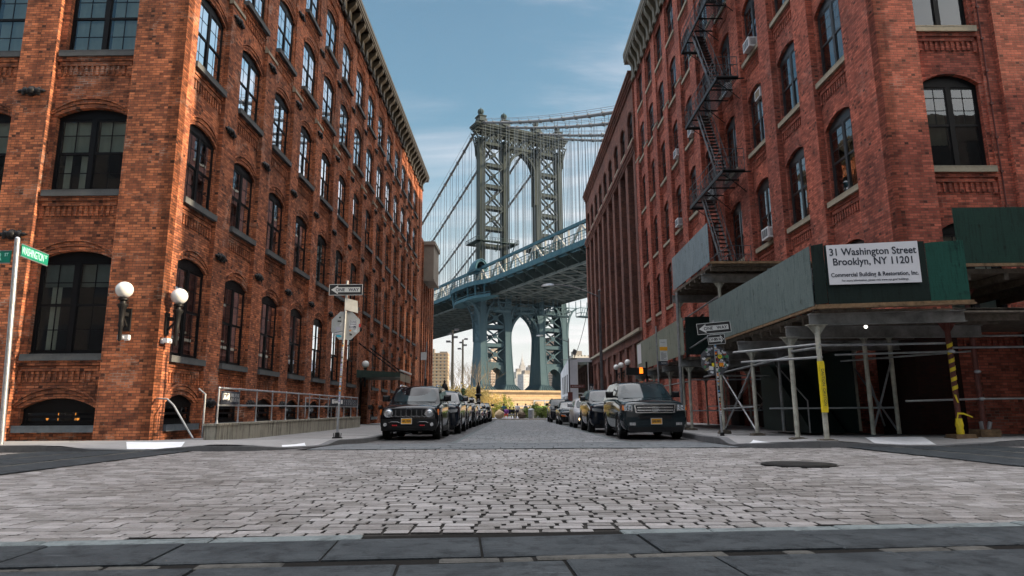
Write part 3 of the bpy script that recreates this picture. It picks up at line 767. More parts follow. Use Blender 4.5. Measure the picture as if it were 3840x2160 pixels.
for k in range(nb):
    u0 = .65+pit*k; c = u0+1.025
    for j, (s, h) in enumerate(zip(SILL,HT)):
        if j == 0 and k == 7: continue
        add_window(LB, (rec-.06,c,s), PI/2, 1.81, h, RISE, 'pair', 'frame_black', 'glass_sky', 'bluestone')
    if k != 7: add_window(LB, (rec-.085,c,.42), PI/2, 1.65, .58, .24, 'single', 'frame_black', 'glass_dark', 'frame_blue', name='basement_window')
BL = [[('cloth_white',.03,.9,-.38,-.25),('cloth_grey2',.72,.97,-.46,.46)],[('cloth_pale',.53,.97,.05,.46),('cloth_pale',.53,.97,-.46,-.05),('cloth_white',.04,.55,-.42,-.33),('cloth_white',.06,.52,-.2,-.11)],[('cloth_pale',.1,.97,-.46,-.06),('cloth_pale',.1,.97,.06,.46)],[('cloth_white',.55,.97,-.4,-.05)],None]
for i, (u0, u1, wa, wb) in enumerate(fb):
    c = (wa+wb)/2
    for j, (s, h) in enumerate(zip(SILL,HT)):
        add_window(LB, (-c,-(rec-.02-.13),s), 0, wb-wa, h-(.0 if j else .05), RISE, 'pair', 'frame_black', 'glass', 'bluestone', BL[j] if j < 4 else None)
    if i < 2: add_window(LB, (-c,-(rec-.02-.13),.42), 0, wb-wa-.06, .44, .27, 'single_plain', 'frame_black', 'glass_dark', 'frame_blue', name='basement_window')
tp = tie_plate_mesh()
for k in range(nb):
    u = .65+pit*k+2.05+.475
    for z in (.95,5.5,9.75,13.75,18.0):
        if z < 1.2 and k > 11: continue
        o = link('tie_plate', tp, LB); o.location = (.0 if z < 14.2 else -.1, u, z+.07); o.rotation_euler = (0,0,PI/2)
for z in (5.5,9.68,13.75):
    for u in (4.22,7.55):
        o = link('tie_plate', tp, LB); o.location = (-u,0,z); o.rotation_euler = (0,0,0)
# door under the canopy (bay 7)
g = MB(); c = .65+pit*7+1.025
g.box(rec-.3,rec-.2,c-.9,c+.9,-.1,2.7); o = g.build('door', M['frame_black'], LB)
h = MB(); h.tube([(rec-.17,c+.1,.9),(rec-.15,c+.1,1.2)],.02,6); h.build('handle', M['galv'], o)

# ---------------- lower block beyond it, with a boxed bay on the roof corner
L2 = thing('brick_building', 'lower plain brick block past the left warehouse, slender piers', 'building', (-8.86,62.9,-.13), -R(.55))
g = MB(); ztop2 = 17.6
for k in range(6):
    u0 = .3+k*1.55; bay_wall(g, sM, u0, u0+.95, -.2, ztop2, [(u0+.1,u0+.85,s,s+2.1,.12) for s in (1.4,5.0,8.6,12.2)], -.3, hoodmode=0, corbel=False)
    g.box(u0+.95,u0+1.55,-.4,0,-.2,ztop2,sM)
    for s in (1.4,5.0,8.6,12.2): add_window(L2, (-.48,u0+.475,s), PI/2, .75, 2.1, .12, 'single_plain', 'frame_black', 'glass_dark', None)
g.box(0,.3,-.4,0,-.2,ztop2,sM); g.box(-20,-.4,9.4,9.6,-.2,ztop2); g.box(-20,-.4,0,.2,-.2,ztop2); g.box(-20,-.1,-.0,9.6,ztop2,ztop2+.35)
g.build('wall', M['brick_left'], L2)
b = MB(); b.box(-1.0,1.0,1.6,5.6,13.9,17.4); o = b.build('overhanging_box', M['beige'], L2)
b = MB(); b.box(-1.1,1.15,1.45,5.75,17.4,17.75); b.build('trim', M['beige'], o); b = MB(); b.box(-1.02,1.06,1.55,5.65,13.7,13.9); b.build('trim', M['beige'], o)

# ---------------- right warehouse
RX, RY = 10.42, 17.1
RB = thing('brick_warehouse', 'tall deep red brick warehouse with fire escape front on the right of the street', 'building', (RX,RY,0), R(.55))
fR = lambda u, d, z: (u,-d,z); sR = lambda u, d, z: (-d,u,z)
SR = [3.1,7.42,11.66,15.95,20.2,24.45]; HR = 2.45; ztop = 27.6; rec = -.22
g = MB(); nbR = 10; pitR = 3.18; zs = 20.4
g.box(0,1.75,-.32,0,zb,zs,sR); g.box(.02,1.73,-.32,-.08,zs,ztop,sR)
for k in range(nbR):
    u0 = 1.75+pitR*k; u1 = u0+2.1; wa, wb = u0+.13, u1-.13
    ops = [(wa,wb,s,s+HR,.34) for s in SR]
    bay_wall(g, sR, u0, u1, zb, ztop, ops, rec, hoodmode=0)
    e = u1+1.08 if k < nbR-1 else u1+1.0
    g.box(u1,e,-.32,0,zb,zs,sR); g.box(u1+.02,e-.02,-.32,-.1,zs,ztop,sR)
    if k > 0: capstone(RB, sR, u1-.02, e+.02, zs)
    for i in range(9):
        a = u0+.1+i*.215; g.box(a,a+.1,rec-.02,rec+.09,27.0,27.4,sR)
    g.box(u0,u1,rec-.02,rec+.13,27.4,27.6,sR)
fr = [(1.15,2.98,1.2,2.86),(4.4,6.4,4.5,6.3),(8,10,8.1,9.9)]
g.box(0,1.15,-.32,0,zb,ztop,fR)
for (u0, u1, wa, wb) in fr:
    bay_wall(g, fR, u0, u1, zb, ztop, [(wa,wb,s-.14,s-.14+HR+.05,.3) for s in SR], rec+.03, hoodmode=0)
    g.box(u1,u1+.42,-.32,-.12,zb,ztop,fR); g.box(u1+.42,u1+1.42 if u1 < 6 else u1+1.6,-.32,0,zb,ztop,fR)
g.box(11.6,32,-.32,0,zb,ztop,fR)
LR = 1.75+pitR*nbR+.05
g.face([(0,LR,zb),(32,LR,zb),(32,LR,ztop+1.2),(0,LR,ztop+1.2)]); g.face([(32,0,zb),(32,LR,zb),(32,LR,ztop+1.2),(32,0,ztop+1.2)])
g.build('wall', M['brick_right'], RB)
r = MB(); r.box(.2,32,.3,LR,ztop+1.2,ztop+1.3); r.build('roof', M['roofing'], RB)
fl = MB()
for s in SR: fl.box(.75,32,.8,LR-.3,s-.75,s-.6)
fl.box(7.,32.,7.,7.2,0,27); fl.box(7.,7.2,7.,LR-.3,0,27); fl.build('interior', M['dark_inside'], RB)
cornice(RB, [(sR,0,LR),(fR,-.9,32)], 27.6, 30.1, .68, M['cornice_pale'], 1.1, bw=.42)
random.seed(5)
for k in range(nbR):
    c = 1.75+pitR*k+1.05
    for j, s in enumerate(SR):
        bl = random.choice([None,None,None,('cloth_brown',.5,.97,-.45,.45),('cloth_pale',.62,.97,-.45,-.03)])
        add_window(RB, (-(rec-.1),c,s), -PI/2, 1.84, HR, .34, 'pair_plain', 'frame_grey', 'glass', 'limestone', bl)
for i, (u0, u1, wa, wb) in enumerate(fr):
    for j, s in enumerate(SR):
        bl = {1:('cloth_brown',.3,.97,-.45,-.05),2:('cloth_brown',.52,.97,-.45,.45),0:('cloth_white',.05,.97,-.42,.42)}.get(j) if i == 0 else None
        add_window(RB, ((wa+wb)/2,-(rec+.03-.12),s-.14), 0, wb-wa, HR+.05, .3, 'pair_plain', 'frame_black', 'glass', 'limestone', bl)
dp = MB()                                                         # thin conduit beside the front windows
dp.tube([(3.08,.10,6),(3.08,.10,27)],.02,6)
for z in range(6,27,1): dp.box(3.04,3.12,.06,.2,z+.1,z+.16)
dp.build('conduit', M['post_red'], RB)

M['brick_shade'] = mat_brick('shade_dark_brick', (.030,.010,.008), (.020,.008,.007), (.012,.007,.006), (.014,.009,.008), (.03,.02,.018), efflo=.2, bstr=.6)  # near-black brick skin; the shade under the shed is put into its colour
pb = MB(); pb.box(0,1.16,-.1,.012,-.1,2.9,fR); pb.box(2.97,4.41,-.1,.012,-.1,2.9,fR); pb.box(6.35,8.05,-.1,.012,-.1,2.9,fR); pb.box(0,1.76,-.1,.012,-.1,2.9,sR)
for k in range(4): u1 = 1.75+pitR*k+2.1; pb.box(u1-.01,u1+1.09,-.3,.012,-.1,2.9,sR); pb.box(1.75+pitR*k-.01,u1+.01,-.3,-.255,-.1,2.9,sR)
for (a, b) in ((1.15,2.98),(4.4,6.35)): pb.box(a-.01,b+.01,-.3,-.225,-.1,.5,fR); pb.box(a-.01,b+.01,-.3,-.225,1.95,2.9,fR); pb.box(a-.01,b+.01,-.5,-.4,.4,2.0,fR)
pb.build('base_shade', M['brick_shade'], RB)
lt = MB(); lt.box(3.3,6.3,-.2,.05,1.72,2.05,fR); lt.build('door_lintel', M['limestone'], RB)
# ---------------- darker building beyond
R2 = thing('brick_building', 'dark rough brick loft building with tall vertical piers, beyond the right warehouse', 'building', (RX-.33,RY+LR+.05,-.13), R(.55))
g = MB(); s2 = MB(); n2 = 9; p2 = 3.62; zt2 = 28.7
SILL2 = [7.9,11.5,15.1,18.7]
for k in range(n2):
    u0 = .9+k*p2; u1 = u0+2.5
    for q in (0,1):                                               # ground floor: two narrow arches a bay
        a = u0+q*1.3; bay_wall(g, sR, a, a+1.2, -.2, 6.3, [(a+.12,a+1.08,.9,4.3,.3)], -.18, hoodmode=0, corbel=False)
        add_window(R2, (.38,a+.6,.9), -PI/2, .96, 3.4, .3, 'single', 'frame_black', 'glass_dark', 'limestone')
    g.box(u0+1.2,u0+1.3,-.3,-.18,-.2,6.3,sR)
    bay_wall(g, sR, u0, u1, 6.9, 21.7, [(u0+.35,u1-.35,s,s+2.4,.16) for s in SILL2], -.62, hoodmode=0, corbel=False)
    for s in SILL2: add_window(R2, (.80,(u0+u1)/2,s), -PI/2, 1.8, 2.4, .16, 'pair', 'frame_black', 'glass_dark', 'limestone')
    bay_wall(g, sR, u0-.55, u1+.57, 22.6, zt2-.9, [(u0+.2,u1-.2,23.3,25.3,.7)], -.12, hoodmode=1, corbel=False)
    add_window(R2, (.32,(u0+u1)/2,23.3), -PI/2, 2.1, 2.0, .7, 'pair', 'frame_black', 'glass_dark', 'limestone')
    g.box(u1,u1+1.12,-.9,0,-.2,22,sR)
g.box(0,.9,-.9,0,-.2,22,sR); g.box(0,.35,-.3,-.1,22,zt2-.9,sR)
L3 = n2*p2+.35
g.box(0,L3,-.7,.04,6.25,6.95,sR)
for i, (za, d) in enumerate(((21.7,.06),(21.95,.14),(22.2,.24),(22.45,.16))): g.box(-.0,L3,-.95,d,za,za+.26,sR)
for i, (za, d) in enumerate(((zt2-.9,.02),(zt2-.65,.12),(zt2-.4,.26),(zt2-.15,.34))): g.box(-.0,L3,-.6,d,za,za+.26,sR)
g.face([(0,0,-.2),(25,0,-.2),(25,0,zt2),(0,0,zt2)]); g.face([(0,L3,-.2),(25,L3,-.2),(25,L3,zt2),(0,L3,zt2)]); g.face([(.3,0,zt2),(25,0,zt2),(25,L3,zt2),(.3,L3,zt2)])
g.box(-.0,.0+.02,0,.0+.02,0,.02)
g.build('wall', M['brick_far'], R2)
s2.box(-.28,.3,0,L3,6.955,7.2); s2.build('string_course', M['limestone'], R2)
# ------------------------------------------------------------------ suspension bridge
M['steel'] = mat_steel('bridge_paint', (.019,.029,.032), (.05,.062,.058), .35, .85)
M['steel_blue'] = mat_steel('bridge_paint_blue', (.025,.075,.105), (.05,.12,.15), .25)
M['steel_pale'] = mat_steel('bridge_paint_pale', (.27,.28,.27), (.40,.40,.385), .15)
M['steel_dark'] = mat_steel('bridge_underside', (.016,.033,.037), (.045,.07,.072), .3)
M['cable'] = mat_plain('cable_grey', (.10,.105,.115), .6, .1, .4, .2, .5)
M['rope'] = mat_plain('suspender_grey', (.10,.13,.16), .6, .1, .4, .2, .5)
def mat_stone_blocks(name, a, b):
    t = NT(name); uv, v, z = brickvec(t)
    br = t.n('ShaderNodeTexBrick'); br.inputs['Scale'].default_value = 1; br.inputs['Brick Width'].default_value = 1.9; br.inputs['Row Height'].default_value = .75; br.inputs['Mortar Size'].default_value = .03
    br.inputs['Color1'].default_value = (*a,1); br.inputs['Color2'].default_value = (*b,1); br.inputs['Mortar'].default_value = (*[q*.45 for q in a],1); t.l(uv, br.inputs['Vector'])
    n = t.noise(v, .6, 7, .7); c = t.mix(.5, br.outputs['Color'], t.mix(n, (.5,.5,.5), (1.4,1.35,1.3)), 'MULTIPLY')
    t.bsdf(c, .9, 0, .2, t.math('SUBTRACT', n, br.outputs['Fac']), .5, .05); return t.m
M['pier_stone'] = mat_stone_blocks('sandstone', (.50,.37,.22), (.42,.31,.19))
BR = thing('suspension_bridge', 'blue green steel suspension bridge tower with arch, deck and cables at the street end', 'bridge', (-10.3,210,.72), R(27.7))
# in this frame x runs across the bridge (s), -y towards the shore span (k = -y)
S = (0,8.8,21.5,30.4); ZT = 96.
def B(s, k, z): return (s, -k, z)
def legdims(z):
    # half width across, half depth along
    if z < 33:
        t = max(0,(33-z)/25); return .98+.55*t**2.2, 2.55+1.5*t**2.4
    t = (z-33)/63; u = max(0,min(1,(z-33)/12)); return .98-.16*u, 2.55-1.15*u
for i, s in enumerate(S):
    g = MB(); rings = []
    for z in (8,8.8,9.6,11,13,15.5,18.5,22,26,30,33,36,39,42,45,70,ZT-6):
        a, b = legdims(z); rings.append([B(s-a,-b,z),B(s+a,-b,z),B(s+a,b,z),B(s-a,b,z)])
    g.loft(rings)
    for sx in (-1,1):                                            # raised edge flanges and joint plates
        for sk in (-1,1):
            r2 = []
            for z in (8,11,13,15.5,18.5,22,26,30,33,36,39,42,45,70,ZT-6):
                a, b = legdims(z); x = s+sx*(a-.10); y = sk*(b-.2)
                r2.append([B(x-.15,y-.28,z),B(x+.15,y-.28,z),B(x+.15,y+.28,z),B(x-.15,y+.28,z)])
            g.loft(r2)
    for z in [12,18,24,30]+list(range(36,90,6)):
        a, b = legdims(z); g.box(s-a-.05,s+a+.05,-b-.05,b+.05,z-.12,z+.12)
    leg = g.build('tower_leg', M['steel'], BR)
    g = MB()                                                     # flared cast base with ribs
    a, b = legdims(8); g.loft([[B(s-a*q,-b*p,z),B(s+a*q,-b*p,z),B(s+a*q,b*p,z),B(s-a*q,b*p,z)] for z, q, p in ((8.4,1.05,1.02),(8.1,1.2,1.06),(6.5,2.1,1.35),(6.2,2.1,1.35))])
    for j in range(7):
        x = -a*1.5+a*3*j/6
        for sk in (-1,1): g.bar(B(s+x*.6,sk*b*1.03,8.2),B(s+x*1.2,sk*b*1.36,6.5),.25,.35)
    g.build('base', M['steel'], leg)
    g = MB()                                                     # saddle house and ball finial
    g.box(s-1.15,s+1.15,-1.9,1.9,ZT-6,ZT-5.2); g.build('leg_cap', M['steel'], BR); g = MB()
    g.loft([[B(s-w,-d,z),B(s+w,-d,z),B(s+w,d,z),B(s-w,d,z)] for z, w, d in ((ZT+.4,1.5,2.6),(ZT+1.4,1.25,2.1),(ZT+2.6,1.1,1.5),(ZT+2.6,1.45,1.8),(ZT+2.95,1.45,1.8),(ZT+2.95,.7,.7),(ZT+3.4,.55,.55))])
    g.build('saddle_house', M['steel'], BR)
    g = MB(); n = 20; c = ZT+4.7
    prof = [(.55,ZT+3.3),(.35,ZT+3.55)] + [(1.12*math.sin(t), c-1.12*math.cos(t)) for t in [PI*q/12 for q in range(2,12)]] + [(.16,c+1.2),(.1,c+1.5)]
    k0 = len(g.v); g.lathe(prof, (s,0,0), n)
    for vi in range(k0, len(g.v)):                               # fluted ball
        x, y, z = g.v[vi]; j = (vi-k0) % n
        if j % 2: g.v[vi] = (s+(x-s)*.88, y*.88, z)
    g.build('finial', M['steel_dark'], BR)
    for sk in (-1,1):                                            # scrolled bracket under the cap
        g = MB(); cur = [(legdims(80)[1], ZT-12), (legdims(80)[1]+.25, ZT-9), (legdims(80)[1]+.9, ZT-6.3), (legdims(80)[1]+1.4, ZT-4.2), (legdims(80)[1]+1.7, ZT-3.6)]
        for (ya, za), (yb, zb_) in zip(cur[:-1], cur[1:]): g.bar(B(s-.7,sk*ya,za),B(s-.7,sk*yb,zb_),.25,.5); g.bar(B(s+.7,sk*ya,za),B(s+.7,sk*yb,zb_),.25,.5)
        for t in range(10):
            f = t/10*3.99; i0 = int(f); q = f-i0; ya = cur[i0][0]*(1-q)+cur[i0+1][0]*q; za = cur[i0][1]*(1-q)+cur[i0+1][1]*q
            f = min(3.99,f+.38); i0 = int(f); q = f-i0; yb = cur[i0][0]*(1-q)+cur[i0+1][0]*q; zb_ = cur[i0][1]*(1-q)+cur[i0+1][1]*q
            sg = 1 if t % 2 else -1; g.bar(B(s-.7*sg,sk*ya,za),B(s+.7*sg,sk*yb,zb_),.22)
        g.build('bracket', M['steel'], BR)
for sx, s in ((-1,S[0]),(1,S[3])):                               # side scrolls beyond the outer legs
    g = MB(); cur = [(1.1,ZT-11),(1.3,ZT-8),(1.9,ZT-5.4),(2.5,ZT-3.6),(2.9,ZT-3.2)]
    for y in (-1.6,1.6):
        for (xa, za), (xb, zb_) in zip(cur[:-1], cur[1:]): g.bar(B(s+sx*xa,y,za),B(s+sx*xb,y,zb_),.5,.3)
        for t in range(8):
            f = t/8*3.9; i0 = int(f); q = f-i0; xa = cur[i0][0]*(1-q)+cur[i0+1][0]*q; za = cur[i0][1]*(1-q)+cur[i0+1][1]*q; g.bar(B(s+sx*1.05,y,za+.6),B(s+sx*xa,y,za),.22)
    g.build('bracket', M['steel'], BR)
# cap beam and lattice top truss
g = MB()
g.box(-2.6,33.0,-2.6,2.6,ZT-1.5,ZT-.9); g.box(-2.9,33.3,-2.9,2.9,ZT-.9,ZT-.3); g.box(-2.2,32.6,-2.,2.,ZT-2.4,ZT-1.5); g.box(-1.4,31.8,-1.8,1.8,ZT-.3,ZT+.5)
g.build('cap_beam', M['steel'], BR)
g = MB()
for y in (-1.2,1.2):
    for a, b in zip(S[:-1], S[1:]):
        g.box(a,b,y-.35,y+.35,89.2-.5,89.2+.5); g.box(a,b,y-.3,y+.3,ZT-3.2,ZT-2.4)
        n = max(4,round((b-a)/2.1)); w = (b-a-2.)/n
        for j in range(n):
            x0 = a+1+w*j; g.bar(B(x0,-y,89.8),B(x0+w,-y,ZT-3.2),.3,.3); g.bar(B(x0+w,-y,89.8),B(x0,-y,ZT-3.2),.3,.3); g.bar(B(x0,-y,89.8),B(x0,-y,ZT-3.2),.25,.3)
            g.lathe([(.0,-.2),(.5,-.15),(.5,.15),(.0,.2)], (x0+w/2,y,(89.8+ZT-3.2)/2), 8, 'y')
g.build('top_truss', M['steel'], BR)
# horizontals and crossed braces in the two outer panels
def panel(zs, brace_first=True):
    for a, b in ((S[0],S[1]),(S[2],S[3])):
        for z in zs:
            g = MB()
            for y in ((-1.9,1.9) if z < 40 else (-1.,1.)): g.box(a+.8,b-.8,y-.2,y+.2,z-.5,z+.5); g.box(a+.8,b-.8,y-.3,y+.3,z-.6,z-.5); g.box(a+.8,b-.8,y-.3,y+.3,z+.5,z+.6)
            for j in range(4): x = a+1+(b-a-2)*j/4; g.bar(B(x,-1,z),B(x+(b-a-2)/4,1,z),.2,.2)
            g.build('strut', M['steel'], BR)
        for z0, z1 in zip(zs[:-1], zs[1:]):
            if z0 < 45 < z1: continue
            g = MB(); lo, hi = min(z0,z1)+.6, max(z0,z1)-.6
            yy_ = 1.9 if hi < 40 else 1.0
            for y in (-yy_,yy_):
                for p, q in ((lo,hi),(hi,lo)):
                    g.bar(B(a+1,-y,p),B(b-1,-y,q),.35,.62,(0,1,0))
                g.lathe([(.0,-.3),(.8,-.25),(.8,.25),(.0,.3)], ((a+b)/2,y,(lo+hi)/2), 8, 'y')
            g.build('cross_brace', M['steel'], BR)
panel([89.2,81.7,74.2,66.8,59.6]); panel([53.6]); panel([32.4,26.7,20.8,14.8])
for a, b in ((S[0],S[1]),(S[2],S[3])):                           # low arches at the foot
    for y in (-2.2,2.2):
        g = MB(); ap = [(a+1+(b-a-2)*i/10, 10.6+3.0*math.sin(PI*i/10)) for i in range(11)]
        for (x0, h0), (x1, h1) in zip(ap[:-1], ap[1:]): g.prism([(x0,h0),(x1,h1),(x1,14.4),(x0,14.4)], y-.3, y+.3, lambda p, q, t: (p,t,q))
        g.build('foot_arch', M['steel'], BR)
def gothic(zspring, zapex, zfoot, ztop, name):
    D_ = 2.0 if ztop < 40 else 1.1
    a, b = S[1]+1.0, S[2]-1.0; c = (a+b)/2; hw = c-a; h = zapex-zspring
    rr = (hw*hw+h*h)/(2*hw); g = MB()
    def side(sgn):
        pts = [(c-sgn*hw,zfoot),(c-sgn*hw,zspring)]
        th = math.atan2(h, rr-hw); n = 12
        for i in range(1,n+1):
            t = th*i/n; pts.append((c-sgn*(hw-rr+rr*math.cos(t)), zspring+rr*math.sin(t)))
        return pts
    for sg in (1,-1):
        p = side(sg)
        for y in (-D_,D_):
            for (x0, z0), (x1, z1) in zip(p[:-1], p[1:]): g.bar(B(x0,-y,z0),B(x1,-y,z1),.7,.7,(0,1,0))
        for (x0, z0), (x1, z1) in zip(p[:-1], p[1:]):
            g.bar(B(x0,-D_,z0),B(x1,D_,z1),.2,.2); g.bar(B(x0,D_,z0),B(x1,-D_,z1),.2,.2); g.bar(B(x0,D_,z0),B(x0,-D_,z0),.25,.25)
        for i in range(3,14,2):                                  # spandrel bars
            x, z = p[min(i,len(p)-1)]; xe = c-sg*hw
            for y in (-D_,D_):
                g.bar(B(x,-y,z),B(xe,-y,z+.2),.25,.25); g.bar(B(x,-y,z),B(x-(x-xe)*.3,-y,ztop),.25,.25); g.bar(B(xe,-y,z),B(x,-y,ztop),.22,.22)
    for y in (-D_,D_): g.box(a,b,y-.4,y+.4,ztop-.5,ztop+.5)
    g.build(name, M['steel'], BR)
gothic(80.2, 88.3, 70, 89.2, 'arch'); gothic(23.5, 31.9, 17, 33.2, 'arch')
# gallery above the deck
g = MB()
for (a, b) in ((-3.2,12),(18.3,33.5)):
    for y0, y1 in ((-4.6,-2.7),(2.7,4.6)): g.box(a,b,y0,y1,54.2,54.5)
    for x0, x1 in ((a,a+1.9),(b-1.9,b)): g.box(x0,x1,-4.6,4.6,54.2,54.5)
    for y in (-4.6,4.6):
        g.box(a,b,y-.05,y+.05,55.5,55.62); g.box(a,b,y-.04,y+.04,55.0,55.06)
        x = a
        while x < b: g.box(x,x+.1,y-.05,y+.05,54.5,55.55); x += .9
    for x in (a,b):
        g.box(x-.05,x+.05,-4.6,4.6,55.5,55.62)
        for j in range(11): g.box(x-.05,x+.05,-4.6+j*.92,-4.5+j*.92,54.5,55.55)
    for x in (a+1.5,(a+b)/2,b-1.5): g.bar(B(x,2.5,51.5),B(x,4.4,54.2),.25,.3)
g.build('gallery', M['steel_dark'], BR)
# cables
def zc_shore(k): return ZT+.9-.43*k+.0007*k*k
def zc_river(m): return ZT+.9-.40*m+.00046*m*m
def ckz(k): return zc_shore(k) if k > 0 else zc_river(-k)
ks = [-170+10*i for i in range(17)]+[0]+[8*i for i in range(1,20)]
for s in S:
    g = MB(); g.tube([B(s,k,ckz(k)) for k in ks], .42, 10)
    cab = g.build('main_cable', M['cable'], BR, 180)
    g = MB()
    for sx in (-.75,.75): g.tube([B(s+sx,k,ckz(k)+1.35) for k in ks], .05, 4)
    for k in range(-170,150,6): g.tube([B(s-.75,k,ckz(k)+1.35),B(s,k,ckz(k)),B(s+.75,k,ckz(k)+1.35)], .05, 4); g.box(s-.5,s+.5,-k-.25,-k+.25,ckz(k)-.5,ckz(k)+.5)
    g.build('hand_rope', M['cable'], cab)
DZ = 45.0
near = [k for k in [-2.85-5.7*i for i in range(13)]+[2.85+5.7*i for i in range(12)]]
rest = MB()
for s in S:
    for k in [-2.85-5.7*i for i in range(24)]+[2.85+5.7*i for i in range(17)]:
        g = MB() if k in near else rest
        for dx, dk in ((-.3,-.35),(.3,.35)): g.tube([B(s+dx,k+dk,DZ-5),B(s+dx,k+dk,ckz(k))], .075, 4, False)
        if g is not rest: g.build('suspender', M['rope'], BR)
o = rest.build('suspenders_far', M['rope'], BR); o['kind'] = 'stuff'
# stiffening trusses
def truss(s, name, pale, chord, k0=-240, k1=150):
    g = MB()
    g.box(s-.35,s+.35,-k1,-k0,DZ-.55,DZ+.25); g.box(s-.35,s+.35,-k1,-k0,DZ-6.6,DZ-5.8)
    ch = g.build(name, M[chord], BR)
    d = MB(); P = 11.4; k = k0
    while k < k1:
        for ke in (k, k+P): d.bar(B(s,ke,DZ-5.9),B(s,k+P/2,DZ-.5),.55,.5,(1,0,0))
        d.bar(B(s,k,DZ-5.9),B(s,k,DZ-.5),.4,.35); d.bar(B(s,k+P/2,DZ-5.9),B(s,k+P/2,DZ-.5),.28,.3); k += P
    d.build('web', M[pale], ch)
for s in (-1.9,8.8,21.5,32.3): truss(s, 'stiffening_truss', 'steel_pale', 'steel_blue')
# walkway outside the near truss, railings, floor
def rail(pts, name, z0=DZ-5.4, h=2.2, step=1.9, m='steel_blue'):
    g = MB()
    for (a, b) in zip(pts[:-1], pts[1:]):
        A_, B_ = Vector(a), Vector(b); L_ = (B_-A_).length; n = max(1,int(L_/step))
        for hh, w in ((h,.16),(h*.66,.07),(h*.33,.07)): g.bar((a[0],-a[1],z0+hh),(b[0],-b[1],z0+hh),w,w)
        for i in range(n+1): p = A_.lerp(B_,i/n); g.bar((p.x,-p.y,z0-.3),(p.x,-p.y,z0+h),.16,.16)
    return g.build(name, M[m], BR)
bulge = [(-3.9,-240),(-3.9,-16),(-4.6,-13),(-6.2,-9.5),(-6.9,-5),(-6.9,5),(-6.2,9.5),(-4.6,13),(-3.9,16),(-3.9,150)]
rail(bulge, 'walkway_railing'); rail([(34.4,-240),(34.4,150)], 'walkway_railing')
g = MB()
for (a, b) in zip(bulge[:-1], bulge[1:]):
    g.bar((a[0],-a[1],DZ-6.1),(b[0],-b[1],DZ-6.1),.5,1.3)
    g.face([(a[0],-a[1],DZ-5.7),(b[0],-b[1],DZ-5.7),(-1.5,-b[1],DZ-5.7),(-1.5,-a[1],DZ-5.7)])
g.box(34.1,34.6,-150,240,DZ-6.8,DZ-5.6)
g.build('walkway', M['steel_blue'], BR)
g = MB()                                                         # curved balcony deck round the leg
low = [(p[0]+.6,p[1]*.9) for p in bulge[1:-1]]
for (a, b) in zip(low[:-1], low[1:]):
    g.bar((a[0],-a[1],DZ-10.2),(b[0],-b[1],DZ-10.2),.3,.9); g.bar((a[0],-a[1],DZ-9.2),(b[0],-b[1],DZ-9.2),.2,.2)
    g.face([(a[0],-a[1],DZ-10.4),(b[0],-b[1],DZ-10.4),(0,-b[1],DZ-10.4),(0,-a[1],DZ-10.4)])
    for q in (a,): g.bar((q[0],-q[1],DZ-10),(q[0]-.4,-q[1]*1.05,DZ-6.3),.35,.35)
g.build('balcony', M['steel_blue'], BR)
for s, sx in ((S[0],-1),(S[1],1),(S[1],-1),(S[2],1),(S[2],-1),(S[3],1),(S[0],1),(S[3],-1)):   # curved brackets under the deck
    g = MB()
    for y in (-2.4,2.4):
        cur = [(1.15,22),(1.2,26),(1.5,29),(2.2,31.5),(3.4,33.5),(5.0,34.6)]
        if sx < 0 and s == S[0] or sx > 0 and s == S[3]: pass
        else: cur = [(q[0]*.75,q[1]) for q in cur]
        for (xa, za), (xb, zb_) in zip(cur[:-1], cur[1:]):
            g.bar((s+sx*xa,y,za),(s+sx*xb,y,zb_),.55,.4,(0,1,0)); g.bar((s+sx*1.0,y,za+1.2),(s+sx*xb,y,zb_),.18,.18)
    for (xa, za), (xb, zb_) in zip(cur[:-1], cur[1:]): g.bar((s+sx*xa,-2.4,za),(s+sx*xb,2.4,zb_),.2,.2); g.bar((s+sx*xa,2.4,za),(s+sx*xa,-2.4,za),.25,.25)
    g.build('bracket', M['steel'], BR)
g = MB()                                                         # blue shell hood on the walkway beside the leg
n = 10; rows = []
for i in range(n+1):
    t = PI*i/n; rows.append([(-2.2-2.1*math.cos(t)*q, -2.6+p, DZ-.6+3.2*math.sin(t)*q) for p, q in ((-3.0,.78),(-2.9,1.0),(-1.5,1.12),(.5,1.1),(2.4,.95),(3.2,.5))])
g.grid(rows); g.tube([(-2.2-2.1*math.cos(PI*i/n),-5.4,DZ-.6+3.2*math.sin(PI*i/n)) for i in range(n+1)],.3,6)
g.box(-4.4,-.2,-5.7,.8,DZ-1.2,DZ-.5)
g.build('shell_hood', M['steel_blue'], BR, 60)
# deck slab and the floor framing seen from below
g = MB(); g.box(-1.5,32,-150,240,DZ-6.0,DZ-5.75); g.build('deck_slab', M['steel_dark'], BR)
g = MB()
k = -239
while k < 150:
    z0 = DZ-6
    poly = [(-3.7,z0),(-3.7,z0-.35),(-2.2,z0-.8),(-.6,z0-2.2),(1.0,z0-2.9),(29.4,z0-2.9),(31.0,z0-2.2),(32.6,z0-.8),(34.1,z0-.35),(34.1,z0)]
    g.prism(poly, k-.12, k+.12, lambda p, q, t: (p,-t,q)); g.box(1.0,29.4,-k-.35,-k+.35,z0-3.05,z0-2.88)
    g.bar((-3.7,-k,z0-.4),(1.,-k,z0-3.0),.35,.3); k += 5.7
for s in [.8+2.55*i for i in range(12)]: g.box(s-.14,s+.14,-150,240,DZ-6.9,DZ-6)
o = g.build('floor_framing', M['steel_dark'], BR)
g = MB()
for s in (1.0,10.5,20,29.4): g.box(s-.3,s+.3,-150,240,DZ-9.3,DZ-8.7)
k = -239
